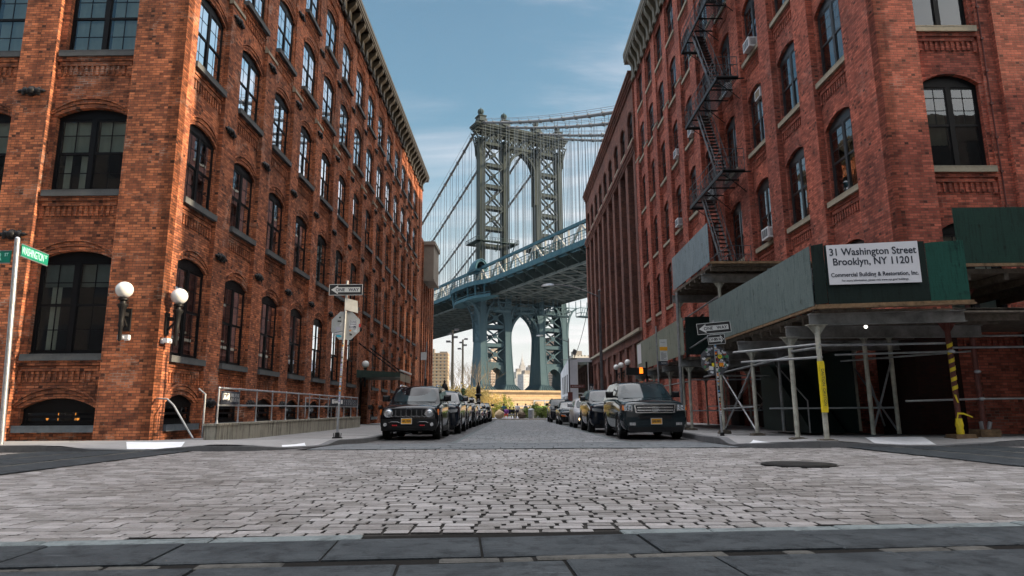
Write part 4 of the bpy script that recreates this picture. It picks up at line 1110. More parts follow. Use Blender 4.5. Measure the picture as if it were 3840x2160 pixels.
while k < 144:
    for a, b in ((1.0,10.5),(10.5,20),(20,29.4)): g.bar((a,-k,DZ-9),(b,-k-5.7,DZ-9),.35,.3); g.bar((b,-k,DZ-9),(a,-k-5.7,DZ-9),.35,.3)
    k += 5.7
g.build('bottom_lateral', mat_steel('lateral_paint', (.07,.095,.10), (.14,.165,.165)), BR)
g = MB()                                                         # inspection scaffold slung under the deck at the tower
for s0, y0 in ((1.5,-10),(10,-9),(17.5,-9.5),(24,-8.5),(31.5,-11)):
    for x in (s0,s0+4.5):
        for y in (y0,y0+3): g.bar((x,y,DZ-14.2),(x,y,DZ-9),.18,.18)
    for z in (DZ-14.2,DZ-13.1,DZ-11.5): g.bar((s0,y0,z),(s0+4.5,y0,z),.16,.16); g.bar((s0,y0,z),(s0,y0+3,z),.16,.16); g.bar((s0+4.5,y0,z),(s0+4.5,y0+3,z),.16,.16)
    g.box(s0,s0+4.5,y0,y0+3,DZ-14.4,DZ-14.2)
    for j in range(5): g.bar((s0+j*.9,y0,DZ-14.2),(s0+.9+j*.9,y0,DZ-11.5),.12,.12)
g.build('inspection_platform', M['steel'], BR)
# masonry pier
g = MB()
g.box(-5.6,36,-12,12,4.2,5.9); g.box(-6.2,36.6,-12.6,12.6,3.4,4.2); g.box(-6.6,37,-13,13,5.7,6.25); g.box(-5.9,36.3,-12.3,12.3,-2.5,3.4)
g.prism([(-26,-2.5),(-5.9,-2.5),(-5.9,3.0),(-9,3.0)], -11, 11, lambda p, q, t: (p,t,q)); g.prism([(36.3,-2.5),(60,-2.5),(42,3.2),(36.3,3.2)], -11, 11, lambda p, q, t: (p,t,q))
g.build('stone_pier', M['pier_stone'], BR)
# ------------------------------------------------------------------ sidewalk sheds on the right
def post(parent, x, y, z0, z1, r=.05, m='post_cream', base=True, name='post', cap=True):
    g = MB(); g.tube([(x,y,z0),(x,y,z1)], r, 10); 
    if cap:
        for s in (-1,1): g.prism([(s*r*.8,z1-.20),(s*.19,z1),(s*r*.8,z1)], y-.012, y+.012, lambda p, q, t: (x+p,t,q))
        g.box(x-.2,x+.2,y-.07,y+.07,z1,z1+.015)
    o = g.build(name, M[m], parent, 40)
    if base:
        b = MB(); b.box(x-.17,x+.17,y-.13,y+.13,z0-.0,z0+.05); b.box(x-.15,x+.16,y-.12,y+.12,z0+.052,z0+.1); b.box(x-.1,x+.1,y-.09,y+.09,z0+.1,z0+.112); b.build('base_block', M['wood_grey'], o)
    return o
def pipe(parent, a, b, r=.024, m='galv_dull', name='brace'):
    g = MB(); g.tube([a,b], r, 8); return g.build(name, M[m], parent, 60)
def ibeam(parent, a, b, h=.22, w=.14, m='beam_grey'):
    g = MB(); A_, B_ = Vector(a), Vector(b); up = Vector((0,0,1))
    g.bar(A_,B_,.012,h); g.bar(A_+up*h/2,B_+up*h/2,w,.016); g.bar(A_-up*h/2,B_-up*h/2,w,.016); return g.build('beam', M[m], parent)
def panelrow(parent, pts, z0, z1, m, name='panel', th=.02):
    """one plywood sheet per segment; pts are (x, y)"""
    for (a, b, mm) in zip(pts[:-1], pts[1:], m):
        g = MB(); d = Vector((b[0]-a[0],b[1]-a[1],0)); n = Vector((-d.y,d.x,0)).normalized()*th; e = d.normalized()*.006
        lo0, lo1 = (z0 if not isinstance(z0,tuple) else z0[0]), (z0 if not isinstance(z0,tuple) else z0[1]); h0, h1 = (z1 if not isinstance(z1,tuple) else z1[0]), (z1 if not isinstance(z1,tuple) else z1[1])
        A_ = Vector((a[0],a[1],0))+e; B_ = Vector((b[0],b[1],0))-e
        Q = [A_+Vector((0,0,lo0)),B_+Vector((0,0,lo1)),B_+Vector((0,0,h1)),A_+Vector((0,0,h0))]
        k = len(g.v); g.v += [tuple(q) for q in Q]+[tuple(q+n) for q in Q]
        for f in ((0,1,2,3),(7,6,5,4),(0,4,5,1),(1,5,6,2),(2,6,7,3),(3,7,4,0)): g.f.append([k+i for i in f])
        o = g.build(name, M[mm], parent)
Z0 = .12
# main shed round the corner
SH = thing('sidewalk_shed', 'large plywood sidewalk shed on cream posts wrapping the right building corner', 'scaffold', (0,0,0))
fx = 6.05
panelrow(SH, [(fx,13.0),(fx+.04,15.42),(fx+.07,17.86),(fx+.1,20.3)], 2.76, 3.98, ['ply','ply','ply'])
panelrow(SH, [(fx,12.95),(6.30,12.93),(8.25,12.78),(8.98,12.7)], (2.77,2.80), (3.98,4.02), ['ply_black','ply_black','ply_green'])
e = MB(); e.bar((fx-.02,12.93,2.74),(9.0,12.67,2.78),.06,.05); e.bar((fx-.02,12.9,2.71),(fx+.08,20.3,2.71),.06,.05); e.bar((fx,12.9,2.69),(9.0,12.64,2.73),.14,.035); e.build('edge_plank', M['wood'], SH)
d = MB(); d.box(6.2,10.35,13.1,20.3,2.62,2.70); d.box(8.9,16,13.1,17.0,2.66,2.71)
for i in range(12): d.box(6.2,10.35,13.3+i*.6,13.38+i*.6,2.48,2.62)
d.build('deck', M['wood_grey'], SH)
ibeam(SH, (6.0,13.2,2.5), (9.05,13.05,2.54)); 
for y in (14.25,17.35,20.2): ibeam(SH, (5.95,y,2.37), (10.2,y,2.37), .24)
post(SH, 6.12, 13.15, .04, 2.38); post(SH, 6.02, 14.25, .03, 2.25); post(SH, 6.3, 17.35, .02, 2.25); post(SH, 6.35, 20.2, .02, 2.25)
post(SH, 9.35, 16.3, .13, 2.6, base=False); post(SH, 9.5, 18.4, .13, 2.4, base=False); post(SH, 8.35, 15.6, .13, 2.5, .05, base=False); post(SH, 9.6, 21, .1, 2.4, .045, base=False)
post(SH, 7.9, 19.6, .1, 2.4, .045, 'galv_dull', False)
for a, b in (((6.02,14.25,1.95),(6.12,13.1,1.93)),((5.1,15.2,2.02),(6.15,13.1,2.0)),((5.2,15.0,1.78),(6.15,13.1,1.74)),((6.3,17.35,1.86),(6.05,14.2,1.86)),((6.3,17.35,1.86),(6.35,22.,1.8)),
             ((6.3,17.35,1.86),(6.35,20.2,.12)),((6.3,17.35,.15),(6.35,20.2,1.86)),((6.35,20.2,.75),(6.3,17.35,.8)),
             ((6.12,13.2,1.98),(8.95,13.6,2.05)),((9.35,16.3,1.95),(8.35,15.6,1.9)),((9.35,16.3,.75),(6.6,17.2,.75)),((9.5,18.4,1.85),(9.35,16.3,.15)),((9.35,16.3,1.9),(8.35,15.6,.2)),((8.35,15.6,1.5),(9.4,17,.3)),
             ((9.5,18.4,.3),(9.6,21,1.9)),((9.6,21,.3),(9.5,18.4,1.9)),((6.35,20.2,1.75),(9.6,21,1.75)),((9.5,18.4,1.2),(9.6,21,1.2))):
    pipe(SH, a, b)
# red posts and dark shed on the cross street side
D = thing('sidewalk_shed', 'dark green plywood shed on rust red posts at the right edge of the view', 'scaffold', (0,0,0))
panelrow(D, [(9.33,13.4),(11.77,13.34),(14.2,13.28),(16.6,13.22)], 3.68, 4.9, ['ply_dark','ply_dark','ply_dark'])
e = MB(); e.bar((9.3,13.38,3.65),(16.6,13.2,3.65),.07,.06); e.build('edge_plank', M['wood'], D)
d = MB(); d.box(9.4,16.6,13.5,16.9,3.5,3.6)
for i in range(9): d.box(9.5+i*.8,9.6+i*.8,13.5,16.9,3.36,3.5)
d.build('deck', M['wood_grey'], D)
pr = post(D, 9.2, 13.85, .14, 2.5, .055, 'post_red', False); pb = MB(); pb.box(8.98,9.42,13.65,14.05,.1,.15); pb.box(9.0,9.4,13.67,14.02,.152,.2); pb.build('base_block', M['wood'], pr)
pr = post(D, 10.05, 14.35, .2, 3.3, .055, 'post_red', False); pb = MB()
for i in range(3): pb.box(9.85+U(-.02,.02),10.27+U(-.02,.02),14.17,14.55,.1+i*.062,.1+i*.062+.058)
pb.build('base_block', M['wood'], pr)
for s in (-1,1): 
    b = MB(); b.tube([(10.05+s*.06,14.33,.24),(10.05+s*.1,14.28,.44)],.04,8); b.build('clamp', M['galv'], pr)
for a, b in (((9.2,13.85,1.9),(6.8,13.9,1.85)),((9.2,13.85,1.98),(16,14.2,2.05)),((10.05,14.35,2.28),(16,14.4,2.3)),((10.05,14.35,.92),(16,14.4,.95)),((8.3,14.1,.88),(10.05,14.35,.92)),((10.05,14.35,1.95),(8.2,16.5,1.9))): pipe(D, a, b, .022)
for x, y, z in ((10.05,14.3,2.28),(10.05,14.3,.92),(9.2,13.8,1.9),(10.03,14.29,1.5)):
    b = MB(); b.sphere((x,y,z),.05,8,6,(1.6,1,.8)); b.build('coupler', M['galv'], D)
post(D, 12.4, 14.2, .15, 3.3, .055, 'post_red', False)
# black hoarding and steps behind the posts
H = thing('plywood_hoarding', 'black plywood hoarding with a sloping stair cover behind the cream posts', 'hoarding', (0,0,0))
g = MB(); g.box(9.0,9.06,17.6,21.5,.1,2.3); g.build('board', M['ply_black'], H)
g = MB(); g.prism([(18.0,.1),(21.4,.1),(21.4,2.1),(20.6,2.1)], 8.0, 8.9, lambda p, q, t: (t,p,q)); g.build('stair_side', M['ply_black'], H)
g = MB(); g.tube([(7.95,18.0,.95),(7.95,20.4,2.3),(7.95,21.4,2.3)],.02,6); g.tube([(7.95,18.0,.1),(7.95,18.0,.95)],.02,6); g.build('handrail', M['galv_dull'], H)
# upper shed
US = thing('sidewalk_shed', 'raised blue grey plywood shed section under the fire escape foot', 'scaffold', (0,0,0))
panelrow(US, [(fx+.1,19.95),(fx+.14,22.4),(fx+.18,24.9)], 5.25, 6.5, ['ply_blue','ply_blue'])
d = MB(); d.box(6.2,10.3,19.9,24.9,5.1,5.2); 
for i in range(8): d.box(6.2,10.3,20.05+i*.62,20.13+i*.62,4.98,5.1)
d.build('deck', M['wood_grey'], US); e = MB(); e.bar((6.12,19.85,5.2),(10.2,19.9,5.2),.08,.07); e.build('edge_plank', M['wood'], US)
ibeam(US, (6.05,20.6,4.85), (10.2,20.6,4.85), .26); ibeam(US, (6.05,24.5,4.85), (10.2,24.5,4.85), .26)
post(US, 6.6, 20.6, 2.7, 4.72); post(US, 6.3, 24.5, .0, 4.72, .045)
for x in (8.,9.3):
    b = MB(); b.tube([(x,20.0,5.02),(x,20.0,4.8)],.02,6); b.box(x-.06,x+.06,19.95,20.05,5.0,5.03); b.box(x-.06,x+.06,19.95,20.05,4.78,4.8); b.build('jack', M['galv'], US)
for a, b in (((6.6,20.6,4.3),(6.3,25.4,3.95)),((6.45,19.6,3.25),(6.3,24.9,2.75)),((6.6,20.6,3.9),(9.8,22,3.8)),((6.3,24.5,3.6),(9.8,24.2,3.6))): pipe(US, a, b, .028)
# far shed
FS = thing('sidewalk_shed', 'low pale stained plywood shed running down the street past the tall pole', 'scaffold', (0,0,0))
panelrow(FS, [(fx+.1,23.5),(fx+.15,25.95),(fx+.2,28.4),(fx+.25,30.85),(fx+.3,33.5)], 2.68, 4.02, ['ply_pale','ply_pale','ply_pale','ply_pale'])
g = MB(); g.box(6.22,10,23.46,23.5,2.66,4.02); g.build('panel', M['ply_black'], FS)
g = MB(); g.face([(fx+.24,30.95,3.0),(fx+.27,33.3,3.0),(fx+.27,33.3,3.95),(fx+.24,30.95,3.95)]); g.build('white_sheet', M['white_vinyl'], FS)
d = MB(); d.box(6.3,10.2,23.6,33.5,2.5,2.6); d.build('deck', M['wood_grey'], FS)
for y in (24,27,30,33): ibeam(FS, (6.1,y,2.38), (10.1,y,2.38), .22)
for y in (24.0,27.0,30.0,33.0): post(FS, 6.4, y, -.02, 2.26, .05); post(FS, 9.6, y, -.02, 2.26, .045, base=False)
for a, b in (((6.4,24,1.75),(6.4,33,1.7)),((9.6,24,.3),(9.6,27,1.8)),((9.6,27,.3),(9.6,24,1.8)),((9.6,24,.9),(9.6,33,.9)),((6.4,24,.7),(9.6,24,.7)),((6.4,24,1.8),(9.6,24,1.8)),((9.6,27,.3),(9.6,30,1.8)),((9.6,30,.3),(9.6,27,1.8))): pipe(FS, a, b)
# tall galvanised pole standing beside the sheds (to the upper shed)
tp_ = MB(); tp_.tube([(6.15,24.3,-.02),(6.1,24.0,5.0)],.055,10); o = tp_.build('scaffold_pole', M['galv_dull'], None, 40); tag(o, 'tall grey steel pole rising past the black far shed end to the raised shed', 'pole')
# notice board with the address
SB = thing('notice_sign', 'white vinyl notice with black address lettering on the dark shed panel', 'sign', (0,0,0))
P0, P1 = Vector((6.34,12.905,3.16)), Vector((8.1,12.77,3.18)); ex = (P1-P0).normalized(); en = Vector((ex.y,-ex.x,0)).normalized(); 
g = MB(); q = [P0,P1,P1+Vector((0,0,.84)),P0+Vector((-.02,0,.80))]; g.prism([(0,0),(1,0),(1,1),(0,1)], 0, .012, lambda a, b, t: tuple(P0+(P1-P0)*a+Vector((0,0,.81+.03*a))*b+en*t))
g.build('board', M['white_vinyl'], SB)
mx = Matrix((ex, en.cross(ex), en)).transposed().to_4x4()
def sbt(s, u, z, size, sx=1, bold=0):
    m = mx.copy(); p = P0+(P1-P0)*u+Vector((0,0,z))+en*.014; m.translation = p; text('lettering', s, size, M['ink'], SB, m, .002, sx=sx, bold=bold)
sbt('31 Washington Street', .5, .655, .205, .92, .003); sbt('Brooklyn, NY 11201', .5, .455, .205, .92, .003); sbt('Commercial Building & Restoration, Inc.', .5, .19, .115, .90, .002); sbt('For more information, please visit www.nyc.gov/ buildings.', .5, .075, .062, .88)
# bare lamp under the shed
LM = thing('work_lamp', 'small lit bulb hanging under the corner shed beam', 'lamp', (0,0,0))
g = MB(); g.tube([(7.35,13.6,2.62),(7.35,13.6,2.45)],.012,6); g.build('cord', M['iron'], LM); g = MB(); g.sphere((7.35,13.6,2.40),.034,10,8); g.build('bulb', M['lamp_on'], LM)
# caution tape
tg = MB(); x, y = 6.105, 13.07
n = 10
for i in range(n):
    z0, z1 = .66+i*.1, .66+i*.1+.1
    tg.face([(x-.062,y+.04,z0),(x-.05,y-.02,z0),(x-.05,y-.02,z1),(x-.062,y+.04,z1)]); tg.face([(x-.05,y-.02,z0),(x+.045+.006*(i%2),y-.025,z0),(x+.045+.006*((i+1)%2),y-.025,z1),(x-.05,y-.02,z1)])
o = tg.build('caution_tape', M['tape']); tag(o, 'long upright strip of yellow caution tape with black print on the front cream post', 'caution tape')
text('lettering', 'CAUTION  CAUTION', .075, M['ink'], o, T(x,y-.03,1.15) @ FACE_S @ Matrix.Rotation(-PI/2,4,'Z'), .001)
tg = MB()
for z in (2.0,1.86,1.68,1.5,1.3,1.12):
    rows = []
    for j in range(7):
        a = PI*1.05+PI*.95*j/6; rows.append([(9.2+.062*math.cos(a),13.85+.062*math.sin(a),z+.012*j+dz) for dz in (-.04,.04)])
    tg.grid(rows)
tg.grid([[(9.14,13.79,.96+q),(9.12,13.78,1.02+q)] for q in (0,.02)]); tg.grid([[(9.12,13.78,1.0),(9.16,13.77,1.0)],[(9.16,13.76,.84),(9.19,13.76,.84)]])
o = tg.build('caution_tape', M['tape']); tag(o, 'yellow caution tape wound in a spiral up the rust red post', 'caution tape')
tg = MB(); tg.lathe([(.066,.2),(.075,.26),(.063,.32),(.078,.38),(.064,.46),(.06,.52)],(9.2,13.85,0),12)
tg.grid([[(9.14,13.78,.6),(9.14,13.78,.64)],[(9.26,13.77,.6),(9.26,13.77,.635)],[(9.42,13.74,.53),(9.42,13.74,.555)]]); tg.grid([[(9.14,13.78,.62),(9.17,13.78,.62)],[(9.09,13.77,.46),(9.12,13.77,.46)],[(9.13,13.77,.36),(9.16,13.77,.36)]])
o = tg.build('caution_tape', M['tape'], None, 30); tag(o, 'bunched yellow caution tape tied round the foot of the rust red post', 'caution tape')

# ------------------------------------------------------------------ fire escape
FE = thing('fire_escape', 'black iron fire escape with balconies and stairs zigzagging down the right warehouse', 'fire escape', (0,0,0))
xw, xo = 10.2, 9.25
def balcony(z, ya, yb):
    g = MB()
    n = int((yb-ya)/.13)
    for x in [xo+.07*i for i in range(14)]: g.box(x,x+.022,ya,yb,z-.03,z)
    for i in range(6): y = ya+(yb-ya)*i/5; g.box(xo,xw+.25,y-.02,y+.02,z-.09,z-.03)
    g.box(xo-.03,xo+.02,ya,yb,z-.1,z+.03); g.box(xo,xw,ya-.02,ya+.03,z-.1,z+.03); g.box(xo,xw,yb-.03,yb+.02,z-.1,z+.03)
    for y in (ya+.3,(ya+yb)/2,yb-.3):
        g.tube([(xo+.1,y,z-.09),(xw-.3,y,z-.5),(xw+.2,y,z-.95)],.02,6)
    pl = g.build('platform', M['iron'], FE)
    r = MB(); H = 1.0
    def rr(a, b):
        a, b = Vector(a), Vector(b); L_ = (b-a).length; n = max(2,round(L_/.72))
        for h in (H,.62,.06): r.bar(a+Vector((0,0,h)),b+Vector((0,0,h)),.028,.028)
        for i in range(n+1): p = a.lerp(b,i/n); r.bar(p,p+Vector((0,0,H)),.024,.024)
        for i in range(n):
            p, q = a.lerp(b,i/n), a.lerp(b,(i+1)/n); m_ = p.lerp(q,.5)
            r.bar(p+Vector((0,0,.06)),m_+Vector((0,0,.62)),.016,.016); r.bar(q+Vector((0,0,.06)),m_+Vector((0,0,.62)),.016,.016); r.bar(p+Vector((0,0,.62)),m_+Vector((0,0,.06)),.016,.016); r.bar(m_+Vector((0,0,.06)),q+Vector((0,0,.62)),.016,.016)
    rr((xo,ya,z),(xo,yb,z)); rr((xo,ya,z),(xw,ya,z)); rr((xo,yb,z),(xw,yb,z))
    r.build('railing', M['iron_grey'], pl)
def stair(z0, z1, y0, y1, x=9.62, w=.52):
    """from low (z0, y0) up to (z1, y1)"""
    g = MB()
    for s in (-w/2,w/2): g.bar((x+s,y0,z0),(x+s,y1,z1),.02,.16)
    st = g.build('stair', M['iron_grey'], FE)
    g = MB(); n = int((z1-z0)/.22)
    for i in range(1,n):
        t = i/n; y = y0+(y1-y0)*t; z = z0+(z1-z0)*t; g.box(x-w/2,x+w/2,y-.1,y+.1,z-.012,z+.012)
    g.build('treads', M['iron'], st)
    g = MB(); up = Vector((0,0,.75))
    for s in (-w/2-.03,w/2+.03):
        a, b = Vector((x+s,y0,z0)), Vector((x+s,y1,z1)); g.bar(a+up,b+up,.03,.03)
        for i in range(6): p = a.lerp(b,(i+.3)/6); g.bar(p,p+up,.018,.018)
    g.build('handrail', M['iron_grey'], st)
BZ = [6.62,11.0,15.4,19.75,24.0]
for z in BZ: balcony(z, 27.3, 32.7)
for a, b in zip(BZ[:-1], BZ[1:]): stair(a, b, 28.4, 31.0)
# wall ladder frame seen under the raised shed
# ------------------------------------------------------------------ air conditioners
def ac(x, y, z, label, w=.66, h=.42, d=.5):
    o = thing('air_conditioner', label, 'air conditioner', (x,y,z), -PI/2, 'window air conditioners')
    g = MB(); g.box(-w/2,w/2,-d,.12,0,h); g.box(-w/2-.012,w/2+.012,-d-.012,-d+.03,-.01,h+.012); g.build('case', M['ac_white'], o)
    g = MB()
    for i in range(3): a = -w/2+.05+i*(w-.08)/3; g.box(a,a+(w-.08)/3-.03,-d-.016,-d-.008,.06,h-.05)
    for i in range(6): g.box(w/2+.0,w/2+.006,-d+.07,-d+.3,.08+i*.05,.1+i*.05); g.box(-w/2-.006,-w/2,-d+.07,-d+.3,.08+i*.05,.1+i*.05)
    g.build('grille', M['ac_grille'], o)
def rwin(k, j): return (10.42+.30-.0, 17.1+1.75+3.18*k+1.05, SR[j])
for y, z, lab in ((26.0,15.98,'white air conditioner high in the column right of the fire escape, second window down'),(25.55,7.45,'white air conditioner with grey grille low on the brick above the raised shed edge'),
                  (31.9,11.3,'white air conditioner behind the fire escape railing, middle balcony'),(38.6,11.72,'large white air conditioner jutting out above the blue grey shed'),
                  (34.95,15.98,'white air conditioner just left of the fire escape upper balcony'),(38.2,15.98,'small white air conditioner left of the fire escape, halfway up'),
                  (29.0,15.45,'white air conditioner half hidden by the fire escape stairs')):
    ac(10.75-.0096*(y-17), y, z, lab)
v = thing('vent_unit', 'small louvred white vent panel in a window top right of the fire escape', 'vent', (10.62,26.1,13.75), -PI/2)
g = MB(); g.box(-.3,.3,-.1,.1,0,.42); g.build('frame', M['ac_white'], v); g = MB(); g.box(-.22,.22,-.11,-.09,.06,.36); g.build('grille', M['cloth_brown'], v)
# ------------------------------------------------------------------ parked cars
def mat_carpaint(name, col, rough=.06):
    t = NT(name); f = t.noise(t.obj(), 3, 5, .7); g = t.noise(t.obj(), 40, 3, .7)
    c = t.ramp(f, [(.3,tuple(q*.85 for q in col)),(.7,tuple(q*1.15 for q in col))])
    sp = t.n('ShaderNodeSeparateXYZ'); t.l(t.obj(), sp.inputs[0])
    dust = t.math('MULTIPLY', t.math('SUBTRACT', .75, sp.outputs[2], True), t.math('MULTIPLY', g, .22))
    c = t.mix(dust, c, (.06,.055,.05))
    t.bsdf(c, t.math('ADD', rough, t.math('MULTIPLY', dust, .6)), .0, .25, None, coat=.08); return t.m
M['paint_black'] = mat_carpaint('black_car_paint', (.006,.006,.008))
M['paint_green'] = mat_carpaint('dark_green_grey_paint', (.016,.024,.028))
M['paint_navy'] = mat_carpaint('navy_car_paint', (.008,.011,.018))
M['paint_silver'] = mat_carpaint('silver_car_paint', (.33,.33,.35), .3)
M['paint_grey'] = mat_carpaint('grey_car_paint', (.025,.028,.034))
M['paint_dark'] = mat_carpaint('dark_car_paint', (.010,.012,.017))
M['plastic'] = mat_plain('black_trim', (.007,.007,.008), .6, 0, .25, .2, 8)
M['tyre'] = mat_plain('tyre_rubber', (.016,.016,.016), .85, 0, .2, .3, 9)
M['rim'] = mat_plain('alloy_rim', (.45,.46,.48), .25, .85, .5, .2, 6)
M['rim_dark'] = mat_plain('dark_alloy_rim', (.12,.12,.125), .3, .8, .5, .2, 6)
M['chrome'] = mat_plain('chrome_trim', (.62,.63,.65), .12, .95, .5, .05, 4)
M['amber'] = mat_plain('amber_lens', (.75,.16,.01), .15, 0, .6, .1, 6)
M['red_hook'] = mat_plain('red_tow_hook', (.45,.012,.015), .35, 0, .5, .1, 6)
M['plate'] = mat_plain('yellow_plate', (.72,.33,.015), .4, 0, .4, .06, 8)
M['lens'] = mat_plain('lamp_reflector', (.55,.56,.58), .12, .7, .7, .25, 30)
M['lens_on'] = mat_emit('lit_lamp', (1,.72,.35), 2.2)
t = NT('car_glass'); v = t.obj(); f = t.noise(v, 1.2, 3, .5)
t.bsdf(t.ramp(f, [(.3,(.008,.014,.017)),(.7,(.024,.042,.05))]), .02, 0, .35, coat=0); M['car_glass'] = t.m

def wheel_mesh(r, w, spokes=5, rim='rim'):
    g = MB(); g.lathe([(r*.66,-w*.42),(r*.72,-w*.5),(r*.93,-w*.5),(r,-w*.36),(r,w*.36),(r*.93,w*.5),(r*.72,w*.5),(r*.66,w*.42)], (0,0,0), 28, 'x')
    tm = g.mesh('wheel', M['tyre'], 40)
    g = MB(); g.lathe([(r*.69,-w*.40),(r*.69,-w*.44),(r*.62,-w*.40),(r*.60,-w*.12),(r*.60,w*.12),(r*.62,w*.4),(r*.69,w*.44),(r*.69,w*.40)], (0,0,0), 24, 'x')
    for s in (-1,1):
        for i in range(spokes):
            a = 2*PI*i/spokes
            g.bar((s*w*.43,r*.05*math.cos(a),r*.05*math.sin(a)),(s*w*.40,r*.64*math.cos(a),r*.64*math.sin(a)),r*.17,w*.1,(1,0,0))
        g.lathe([(0,s*w*.36),(r*.16,s*w*.36),(r*.14,s*w*.48),(0,s*w*.49)], (0,0,0), 12, 'x')
    rm = g.mesh('rim', M[rim], 40)
    return tm, rm
def car(label, x, y, p, paint, group=None):
    """front bumper at local y=0, facing -y; p holds the shape"""
    W, Ln, H = p['W'], p['L'], p['H']; hb, hc = p['hood'], p['cowl']       # hood front / cowl heights
    o = thing(p['name'], label, p['cat'], (x,y,roadz(y)), p.get('rz',0), group)
    hw = W/2; gc = p['gc']; belt = hc+.03; yc, yw = p['yc'], p['yw']; yr, yb = p['yr'], Ln-.06
    # ---- body shell
    def ring(y, wb, wm, wt, z0, zm, z1, zt, crown):
        half = [(0,z0),(wb*.8,z0),(wb,z0+.05),(wm*.995,zm*.55+z0*.45),(wm,zm),(wm*.985,z1),(wt,zt-.015),(wt*.86,zt+crown*.45),(wt*.45,zt+crown*.9),(0,zt+crown)]
        return [(-a,y,b) for a, b in half[::-1][:-1]] + [(a,y,b) for a, b in half[:-1]]
    rf = p['round']
    st = [(0.0,hw*.80,hw*.86*rf,hw*.74*rf,gc+.10,.56,hb-.24,hb-.12,.02),
          (.05,hw*.86,hw*.93*rf,hw*.82*rf,gc+.03,.58,hb-.15,hb-.05,.03),
          (.20,hw*.92,hw*.975,hw*.86,gc,.60,hb-.08,hb,.045),
          (.55,hw*.94,hw*1.0,hw*.885,gc,.62,hb-.05,hb+(hc-hb)*.35,.05),
          (yc-.12,hw*.95,hw,hw*.90,gc,.64,hc-.09,hc-.01,.05),
          (yc+.2,hw*.95,hw,hw*.90,gc,.66,belt-.07,belt,.03),
          (Ln*.62,hw*.95,hw,hw*.90,gc,.68,belt-.05,belt+.02,.03),
          (Ln-.5,hw*.94,hw*.99,hw*.88,gc+.02,.72,belt-.03,belt+.04,.03),
          (Ln-.1,hw*.88,hw*.94,hw*.82,gc+.08,.74,belt-.06,belt+.02,.02),
          (Ln,hw*.8,hw*.87,hw*.76,gc+.16,.74,belt-.14,belt-.08,.02)]
    g = MB(); g.loft([ring(*q) for q in st])
    body = g.build('body', M[paint], o, 180, True)
    sb = body.modifiers.new('s','SUBSURF'); sb.levels = 2; sb.render_levels = 2
    cut = MB(); r = p['r']
    for wy in p['wy']:
        for s in (-1,1): cut.lathe([(r*1.17,min(s*hw*.62,s*hw*1.3)),(r*1.17,max(s*hw*.62,s*hw*1.3))], (0,wy,r+.01), 26, 'x')
    cm = cut.mesh('cut', None, None, True); co = link('cut', cm)
    bo = body.modifiers.new('b','BOOLEAN'); bo.operation = 'DIFFERENCE'; bo.object = co; bo.solver = 'FAST' if hasattr(bo,'solver') else 'EXACT'
    co.parent = o
    modapply(body, None); bpy.data.objects.remove(co)
    body.data.materials.clear(); body.data.materials.append(M[paint]); body.data.polygons.foreach_set('use_smooth',[True]*len(body.data.polygons)); body.data.set_sharp_from_angle(angle=R(40))
    # ---- wheel arch liners and floor
    g = MB(); g.box(-hw*.86,hw*.86,.35,Ln-.3,gc+.01,gc+.12)
    for wy in p['wy']: g.box(-hw*.60,hw*.60,wy-.5,wy+.5,gc,.75)
    g.build('underbody', M['plastic'], o)
    tm_ = 'plastic' if p['clad'] > .02 else paint
    for wy in p['wy']:
        for s in (-1,1):
            g = MB(); a0, n = R(-12), 18
            rows = []
            for i in range(n+1):
                a = a0+(PI-2*a0)*i/n; rows.append([(s*(hw*.985+dx),wy+q*r*math.cos(a),r+.01+q*r*math.sin(a)) for q, dx in ((1.14,-.10),(1.14,.014),(1.17+p['clad'],.014),(1.17+p['clad'],-.03))])
            g.grid(rows); g.build('arch_trim', M[tm_], o, 40)
    if p['clad'] > .02:
        for s in (-1,1): g = MB(); g.box(*sorted((s*hw*.93,s*(hw+.012))),p['wy'][0]+r*1.1,p['wy'][1]-r*1.1,gc,gc+.16); g.build('sill_cladding', M['plastic'], o)
    # ---- cabin
    th = p['tumble']; z0, z1 = belt-.04, H
    bw, tw = hw*.90, hw*.90*th
    def xs(z): return bw+(tw-bw)*((z-z0)/(z1-z0))
    prof = [(yc-.02,z0),(yw-.07,H-.10),(yw+.05,H-.045),(yw+.5,H),(yr-.3,H-.01),(yr,H-.06),(yr+.08,H-.13),(yb-.02,z0)]
    g = MB(); n = 8
    rings = []
    for (yy_, zz) in prof:
        w = xs(zz); rings.append((yy_, zz, w))
    # shell as a loft across: each side profile inset toward the roof, with a crowned roof
    rows = []
    for j in range(-n, n+1):
        t = j/n; rows.append([(w*t, yy_-(.10*(1-t*t) if i <= 3 else -.06*(1-t*t)), zz+(.035*(1-t*t) if zz > H-.15 else 0)) for i, (yy_, zz, w) in enumerate(rings)])
    g.grid(rows)
    for s in (-1,1): g.face([(s*w,yy_,zz) for yy_, zz, w in rings])
    cab = g.build('cabin', M[paint], o, 30, True)
    bv = cab.modifiers.new('b','BEVEL'); bv.width = .035; bv.segments = 2; bv.limit_method = 'ANGLE'; modapply(cab, None)
    cab.data.polygons.foreach_set('use_smooth',[True]*len(cab.data.polygons)); cab.data.set_sharp_from_angle(angle=R(35))
